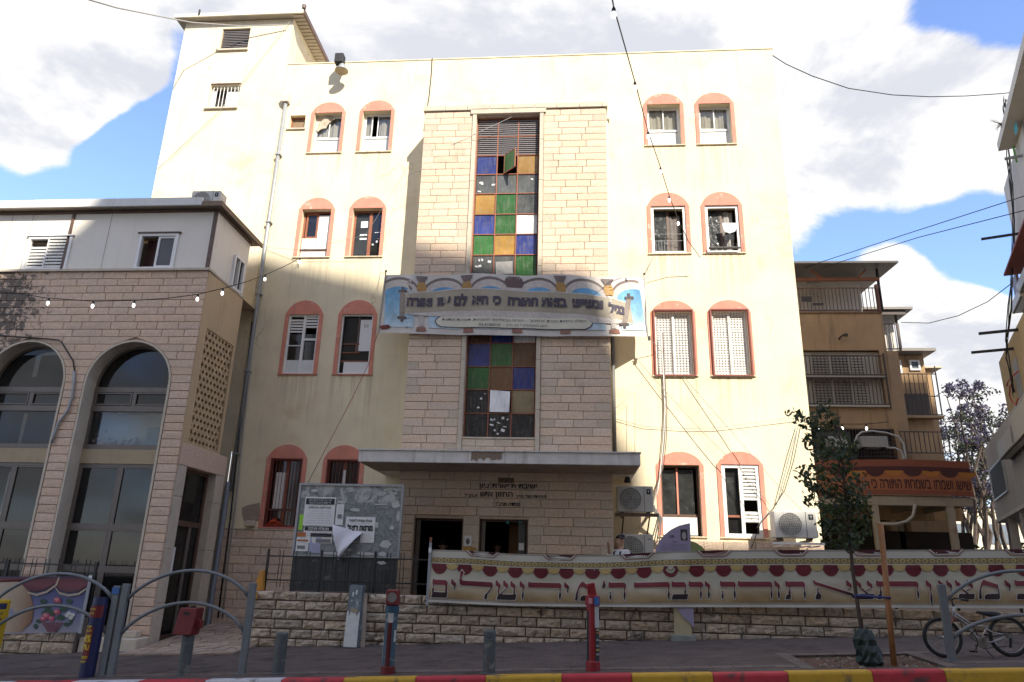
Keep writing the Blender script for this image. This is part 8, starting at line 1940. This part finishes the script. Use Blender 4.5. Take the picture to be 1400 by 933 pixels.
mb.build('bracket', BROWNM, ac); MB().box(q[0] - .1, q[1] + .1, 17.1, 17.14, q[2] - .12, q[2] - .07).build('guard_rail', WHITEP, ac)
for k in range(5): MB().box(q[0] + .1 + k * .2, q[0] + .12 + k * .2, 17.1, YF - .1, q[2] - .16, q[2] - .13).build('guard_bar', WHITEP, ac)
q = rc(273, 297, 266, 284, 15.9); ac_unit('white air conditioner on the roof of the stone hall', q[0], q[0] + .75, RZ + .05, RZ + .62, 15.5, 15.85, tone=(.60, .58, .54))
fl = thing('floodlight', 'black and silver floodlight on the wall top near the stair tower', 'floodlight', (at(467, 95, 17.6).x, 17.6, at(467, 95, 17.6).z))
c = at(467, 97, 17.62); MB().lathe((c.x, c.y, c.z), [(.03, .24), (.07, .23), (.10, .14), (.19, .03), (.205, 0), (.20, -.012)], 16).build('reflector', GALV, fl, smooth=True).rotation_euler = (0, 0, 0)
MB().lathe((c.x, c.y, c.z - .013), [(.195, -.004), (.19, 0)], 16).build('lens', mat('amber_lens', (.38, .31, .2), .3, .1, 5), fl); k_ = at(465, 79, 17.62); MB().box(k_.x - .13, k_.x + .13, 17.5, 17.75, c.z + .235, k_.z + .09).build('gear_box', INK, fl, bevel=.02); MB().bar((c.x, 17.7, c.z + .33), (c.x, YF, c.z + .30), .04).build('arm', DARKMET, fl)
fx = MB(); px0 = at(858, 655, 17.5); fx.lathe((px0.x, 17.5, px0.z - .06), [(.02, .14), (.05, .12), (.085, .0), (.08, -.03)], 10); lt = thing('lamp', 'small dark lamp under the right end of the canopy', 'lamp', (px0.x, 17.5, 3.7)); fx.build('shade', DARKMET, lt); MB().tube([(px0.x, 17.5, px0.z + .05), (px0.x + .04, 17.5, 3.70)], .012, 5).build('stem', DARKMET, lt)

# ---------------- string lights, wires
BULB = mat('lit_bulb', (.85, .85, .85), .4, 0, emit=((1, .98, .94), 1.1))
def string_light(pts, label, bulbs, rad=.010, size=.031, down=.08):
    t = thing('string_light', label, 'string lights', pts[0]); MB().tube(pts, rad, 5).build('cord', CABLE, t, smooth=True)
    for p in bulbs:
        p = Vector(p); s = MB().lathe(p, [(.018, -.075), (.024, -.07), (.026, -.03), (.016, -.01), (.010, .01)], 8).build('socket', CABLE, t); MB().lathe(p - Vector((0, 0, .075)), [(.016, 0), (size * .8, -.02), (size, -.045), (size * .8, -.08), (size * .2, -.095)], 10).build('bulb', BULB, s, smooth=True)
pa, pb = at(820, -60, 6.0), at(957, 352, 17.7)
def along(px_list, a_y, b_y):
    return [at(x, y, a_y + (b_y - a_y) * k) for x, y, k in px_list]
sp_ = along([(832, -28, 0), (839, 10, .12), (868, 112, .36), (886, 180, .56), (903, 229, .73), (915, 268, .83), (927, 300, .92), (941, 330, .97), (957, 352, 1)], 6.0, 17.6)
string_light(sp_, 'black festoon cord with white bulbs rising to the top centre of the photo', [sp_[i] for i in (1, 2, 3, 4, 5, 6)])
sp_ = along([(-30, 396, 0), (20, 401, .1), (67, 408, .22), (128, 412, .38), (184, 411, .5), (229, 408, .6), (271, 402.5, .68), (305, 394.5, .76), (337, 385.5, .84), (363, 376, .9), (389, 364.5, .96), (410, 353, 1)], 13.2, 17.9); sp_ = [at(x, y, d) for (x, y), d in zip(((-30, 396), (20, 401), (67, 408), (128, 412), (184, 411), (229, 408), (271, 402.5), (305, 394.5), (337, 385.5), (363, 376), (389, 364.5), (410, 353)), (14.2, 14.4, 14.5, 14.6, 14.7, 14.75, 14.8, 14.9, 15.6, 16.6, 17.4, 17.9))]
string_light(sp_, 'festoon cord with lit bulbs sagging across the stone hall to the window', [sp_[i] for i in (2, 3, 4, 6, 7, 9, 11)])
sp_ = [at(1100, 578, 20)] + [at(x, 580, 20) for x in (1118, 1151, 1184)] + [at(1215, 577, 20)]
string_light(sp_, 'three lit bulbs on a cord before the ochre house, right of the street tree top', sp_[1:4])
def wire(label, pts, rad=.010, m=CABLE, cat='cable'):
    tag(MB().tube(pts, rad, 5).build('wire', m, smooth=True), label, cat)
wire('thin cable hanging in a curve from the roof corner to the right edge', along([(1056, 76, 0), (1075, 88, .06), (1110, 104, .2), (1160, 121, .4), (1220, 130, .6), (1270, 132.5, .75), (1320, 131.5, .88), (1372, 128, 1), (1420, 121, 1.1)], 18, 20.5), .014)
wire('upper of the two straight wires from the ochre house to the right edge', along([(1100, 366, 0), (1240, 320, .5), (1420, 262, 1)], 26.5, 19), .014)
wire('lower of the two straight wires from the ochre house to the right edge', along([(1125, 366, 0), (1255, 325, .5), (1420, 283, 1)], 26.5, 19), .014)
wire('thin wire sagging from the rear wing of the ochre house to the corner house', along([(1232, 441, 0), (1270, 442, .3), (1310, 432, .55), (1350, 413, .8), (1384, 387, 1)], 28, 21), .014)
wire('pale cable crossing the sky to the stair tower at the top left', along([(95, -8, 0), (160, 11, .2), (220, 23, .6), (262, 31, .85), (330, 36, .97), (393, 34, 1)], 12, 17.85), .02, CABLE_G)
wire('thin wire slanting down across the stair tower', along([(396, 30, 0), (300, 152, .5), (215, 232, 1)], 17.9, 17.9), .009, CABLE_G)
wire('black cable stapled along the stone hall between its arches', [at(x, y, 15.16) for x, y in ((-10, 458), (30, 461), (60, 463), (80, 465), (84, 468), (100, 494), (102, 508))], .016)
wire('grey conduit running down the pier between the two arches', [at(x, y, 15.15) for x, y in ((101, 508), (101, 522), (98, 545), (92, 562), (80, 578), (74, 594), (71, 606))], .032, GALV)
wire('thin red cord hanging from the banner end down to the notice board', along([(516, 456, 0), (505, 495, .3), (484, 540, .6), (450, 605, .85), (421, 660, 1)], 17.2, 17.2), .008, mat('red_cord', (.34, .07, .05), .7, .1, 9), 'cord')
for k in range(3): wire(('white cable running down from the barred shutter, left one', 'white cable running down from the barred shutter, middle one', 'dark cable running down beside the white ones right of the bay')[k], [at(x + dx * k, y, 17.92) for x, y, dx in ((904, 455, 1), (905, 480, 1), (907, 512, 1), (909, 560, 1.5), (907, 600, 2), (903, 640, 2), (900, 668, -2), (893, 690, -3))], .012 if k < 2 else .01, (WHITEP, CABLE_G, BROWNM)[k])
wire('long thin wire slanting over the lit facade to the air conditioner', along([(868, 488, 0), (905, 530, .2), (960, 590, .5), (1010, 640, .8), (1052, 690, 1)], 17.9, 17.6), .008, CABLE_G)
wire('second thin wire slanting over the lit facade toward the street tree', along([(935, 516, 0), (1000, 590, .4), (1060, 660, .8), (1098, 700, 1)], 17.95, 17.5), .008, CABLE_G)
wire('thin sagging wire across the lit facade below the shutters', along([(838, 572, 0), (880, 583, .2), (940, 586, .5), (980, 585, .7), (1090, 571, 1)], 17.95, 17.9), .007, CABLE_G)
wire('pair of thin cords hanging by the right corner of the facade', [at(x, y, 17.9) for x, y in ((1092, 580), (1080, 620), (1070, 660), (1062, 690), (1047, 705), (1035, 722))], .012, CABLE_G)
wire('thin cord from the corner to the sunlit air conditioner', [at(x, y, 17.9) for x, y in ((1095, 580), (1085, 630), (1073, 670), (1058, 695), (1040, 715), (1027, 750))], .010, CABLE)
wire('cable along the wall top joint between the two roof sections', [at(x, y, 17.97) for x, y in ((591, 80), (590, 100), (587, 130), (584, 150), (580, 178))], .014)
wire('conduits beside the downpipe at the corner of the stone hall, left', [at(x, y, 17.9) for x, y in ((349, 440), (340, 520), (331, 600), (322, 690), (312, 770), (304, 845))], .018, CABLE_G)
wire('dark conduit beside the downpipe at the corner of the stone hall', [at(x, y, 17.88) for x, y in ((345, 440), (336, 520), (326, 600), (316, 700), (306, 780), (298, 845))], .022)
wire('thin wire from the entrance window to the bay', [at(x, y, 17.7) for x, y in ((842, 558), (868, 536), (868, 620))], .006, CABLE_G)
wire('tangle of thin wires from the second floor window to the bay edge', along([(362, 338, 0), (410, 342, .2), (500, 322, .5), (560, 225, .85), (700, 160, 1)], 17.95, 16.9), .006, CABLE_G)
for a, b, lab in (((545, 655), (535, 700), 0), ((549, 655), (555, 690), 1)): pass

# ---------------- people
SKIN = mat('skin', (.42, .24, .165), .55, .06, 6); SHIRT = mat('white_shirt', (.66, .66, .67), .85, .04, 8); TROUS = mat('black_trousers', (.018, .018, .02), .85, .1, 8); HAIR = mat('black_hair', (.014, .012, .011), .6, .2, 20)
def skin_mesh(name, m, verts, edges, rad, parent, root=0, sub=2):
    org = worg(parent); me = bpy.data.meshes.new(name); me.from_pydata([tuple(Vector(v) - org) for v in verts], edges, []); o = bpy.data.objects.new(name, me); COL.objects.link(o); o.parent = parent; ORG[o.name] = org
    o.modifiers.new('skin', 'SKIN'); sv = me.skin_vertices[0].data
    for i, q in enumerate(rad): sv[i].radius = q if hasattr(q, '__len__') else (q, q)
    sv[root].use_root = True; s = o.modifiers.new('sub', 'SUBSURF'); s.levels = sub; s.render_levels = sub; o.modifiers['skin'].use_smooth_shade = True
    me.materials.append(m); return o
def person(label, loc, face, hand_up=0, dark=False, sc=1.0):
    "standing figure; face = heading angle of the gaze (0 looks to -y, positive turns to -x)"
    t = thing('person', label, 'person', loc); R = Matrix.Rotation(-face, 3, 'Z'); L = Vector(loc)
    P = lambda x, y, z: L + R @ Vector((x * sc, y * sc, z * sc))
    sk = [P(0, 0, .95), P(0, .01, 1.15), P(0, .02, 1.38), P(0, .01, 1.49), P(0, -.01, 1.56), P(0, -.02, 1.63), P(0, -.015, 1.70),     # 0 pelvis .. 6 crown
          P(.19, .02, 1.40), P(.23, .05, 1.12), P(.20, -.14, .92),                                                                    # left arm
          P(-.19, .02, 1.40), *((P(-.24, -.12, 1.17), P(-.10, -.24, 1.46)) if hand_up else (P(-.23, .05, 1.12), P(-.20, -.14, .92))),
          P(.09, 0, .90), P(.10, -.01, .48), P(.10, .02, .08), P(.10, -.14, .03), P(-.09, 0, .90), P(-.10, -.01, .48), P(-.10, .02, .08), P(-.10, -.14, .03)]
    ed = [(0, 1), (1, 2), (2, 3), (3, 4), (4, 5), (5, 6), (2, 7), (7, 8), (8, 9), (2, 10), (10, 11), (11, 12), (0, 13), (13, 14), (14, 15), (15, 16), (0, 17), (17, 18), (18, 19), (19, 20)]
    ra = [(.13, .10), (.13, .10), (.15, .11), .055, (.075, .085), (.082, .098), (.06, .075), .055, .042, .030, .055, .042, .030, .085, .055, .042, .035, .085, .055, .042, .035]
    hands = []
    for wi, up in ((9, 0), (12, hand_up)):
        wv = sk[wi]; d = (sk[wi] - sk[wi - 1]).normalized(); s = R @ Vector((1 if wi == 9 else -1, 0, 0)); base = len(sk); sk.append(wv + d * .075 * sc); ed.append((wi, base)); ra.append((.036, .018))
        for k in range(4):
            off = s * (.028 - .018 * k) * sc; ln = (.075, .085, .08, .062)[k] * sc; cu = R @ Vector((0, -.02 if not up else .0, 0))
            b = len(sk); sk += [wv + d * .09 * sc + off, wv + d * (.09 * sc + ln * .55) + off + cu * .3, wv + d * (.09 * sc + ln * .95) + off + cu]; ed += [(base, b), (b, b + 1), (b + 1, b + 2)]; ra += [.010, .009, .007]
        b = len(sk); sk += [wv + d * .03 * sc + s * .035 * sc, wv + d * .07 * sc + s * .055 * sc]; ed += [(base, b), (b, b + 1)]; ra += [.012, .008]
    ra = [tuple(q * sc for q in (x if hasattr(x, '__len__') else (x, x))) for x in ra]
    skin_mesh('body', SKIN, sk, ed, ra, t)
    hm = lambda nm, c, prof, m: MB().lathe(P(*c), [(r_ * sc, h_ * sc) for r_, h_ in prof], 14).build(nm, m, t, smooth=True)
    sv_ = [P(0, 0, .93), P(0, .01, 1.15), P(0, .02, 1.37), P(0, .012, 1.45), P(.20, .02, 1.39), sk[8], sk[9].lerp(sk[8], .25), P(-.20, .02, 1.39), sk[11], sk[12].lerp(sk[11], .3)]
    skin_mesh('shirt', SHIRT if not dark else TROUS, sv_, [(0, 1), (1, 2), (2, 3), (2, 4), (4, 5), (5, 6), (2, 7), (7, 8), (8, 9)], [tuple(q * sc for q in x) for x in ((.16, .13), (.16, .13), (.18, .14), (.085, .085), (.085, .085), (.056, .056), (.05, .05), (.085, .085), (.062, .062), (.05, .05))], t)
    skin_mesh('trousers', TROUS, [P(0, 0, .96), P(.09, 0, .88), P(.10, -.01, .48), P(.10, .02, .10), P(-.09, 0, .88), P(-.10, -.01, .48), P(-.10, .02, .10)], [(0, 1), (1, 2), (2, 3), (0, 4), (4, 5), (5, 6)], [tuple(q * sc for q in x) for x in ((.15, .12), (.10, .10), (.07, .07), (.06, .06), (.10, .10), (.07, .07), (.06, .06))], t)
    # head: hair cap, skullcap, ears, nose, eyes, mouth
    hs = MB(); n = 12
    for j in range(6):
        el = -.25 + j * .34
        for k in range(n):
            a = k * 2 * math.pi / n; front = max(0, math.cos(a)); e2 = max(el, .55 * front) if j < 3 else el
            hs.v.append(tuple(P(.094 * math.cos(e2) * math.sin(a), -.012 - .108 * math.cos(e2) * math.cos(a), 1.655 + .105 * math.sin(e2))))
    for j in range(5):
        for k in range(n): k2 = (k + 1) % n; hs.f.append((j * n + k, j * n + k2, (j + 1) * n + k2, (j + 1) * n + k))
    hs.f.append(tuple(5 * n + k for k in range(n))); hs.build('hair', HAIR, t, smooth=True, fix=False)
    hm('skullcap', (0, .03, 1.735), [(.085, -.02), (.075, .012), (.045, .032), (.01, .038)], TROUS)
    for s in (-1, 1):
        MB().lathe(P(s * .090, .005, 1.625), [(.012 * sc, -.03 * sc), (.026 * sc, -.01 * sc), (.026 * sc, .015 * sc), (.010 * sc, .03 * sc)], 8).build('ear', SKIN, t, smooth=True); MB().lathe(P(s * .033, -.098, 1.645), [(.006 * sc, -.006), (.011 * sc, 0), (.006 * sc, .006)], 8).build('eye', INK, t)
    MB().hexa([P(-.014, -.10, 1.595), P(.014, -.10, 1.595), P(.012, -.09, 1.60), P(-.012, -.09, 1.60), P(-.007, -.10, 1.645), P(.007, -.10, 1.645), P(.007, -.09, 1.645), P(-.007, -.09, 1.645)]).build('nose', SKIN, t) ; hx_ = MB(); hx_.hexa([P(-.024, -.106, 1.568), P(.024, -.106, 1.568), P(.022, -.09, 1.568), P(-.022, -.09, 1.568), P(-.022, -.107, 1.578), P(.022, -.107, 1.578), P(.022, -.09, 1.578), P(-.022, -.09, 1.578)]); hx_.build('mouth', mat('lips', (.22, .08, .07), .6, 0), t)
    return t, P
hp = at(847, 733, 16.5); ground_z = gz(1.05, 16.5)
t, P = person('person in white shirt and black skullcap with a backpack, hand raised to the face', (1.06, 16.4, hp.z - 1.74), math.radians(60), 1)
tb_ = thing('backpack', 'black backpack on the person beside the air conditioner', 'bag', P(0, .2, 1.1)); bpk = MB(); bpk.hexa([P(-.14, .14, .98), P(.14, .14, .98), P(.13, .30, 1.0), P(-.13, .30, 1.0), P(-.13, .15, 1.42), P(.13, .15, 1.42), P(.10, .24, 1.40), P(-.10, .24, 1.40)]); bpk.build('sack', TROUS, tb_, bevel=.03)
for s in (-1, 1): MB().tube([P(s * .11, .16, 1.40), P(s * .115, .02, 1.475), P(s * .12, -.10, 1.38), P(s * .13, -.11, 1.2), P(s * .14, .12, 1.02)], .016, 6).build('strap', TROUS, tb_, smooth=True)
tr_ = MB().box(.99, 2.0, 15.9, 17.2, .0, hp.z - 1.742).build('terrace_slab', mat('terrace_stone', (.22, .18, .15), .9, .2, 3), bpy.data.objects['yard_ground'])
d_ = at(606, 738, 17.9); person('person in a white shirt seen from behind inside the left dark entrance', (d_.x, 17.9, d_.z - 1.78), math.radians(180))
d_ = at(702, 733, 18.6); person('dark clothed person standing inside the right dark opening', (d_.x, 18.6, d_.z - 1.78), math.radians(150), 0, True)
d_ = at(680, 740, 18.3); person('dark clothed person stooping shorter at the left of the right dark opening', (d_.x, 18.3, d_.z - 1.70), math.radians(200), 0, True, .96)
MB().box(BX0 + .3, BX1 - .3, 17.4, 19.8, .2, .36).build('floor', DARKIN, main)
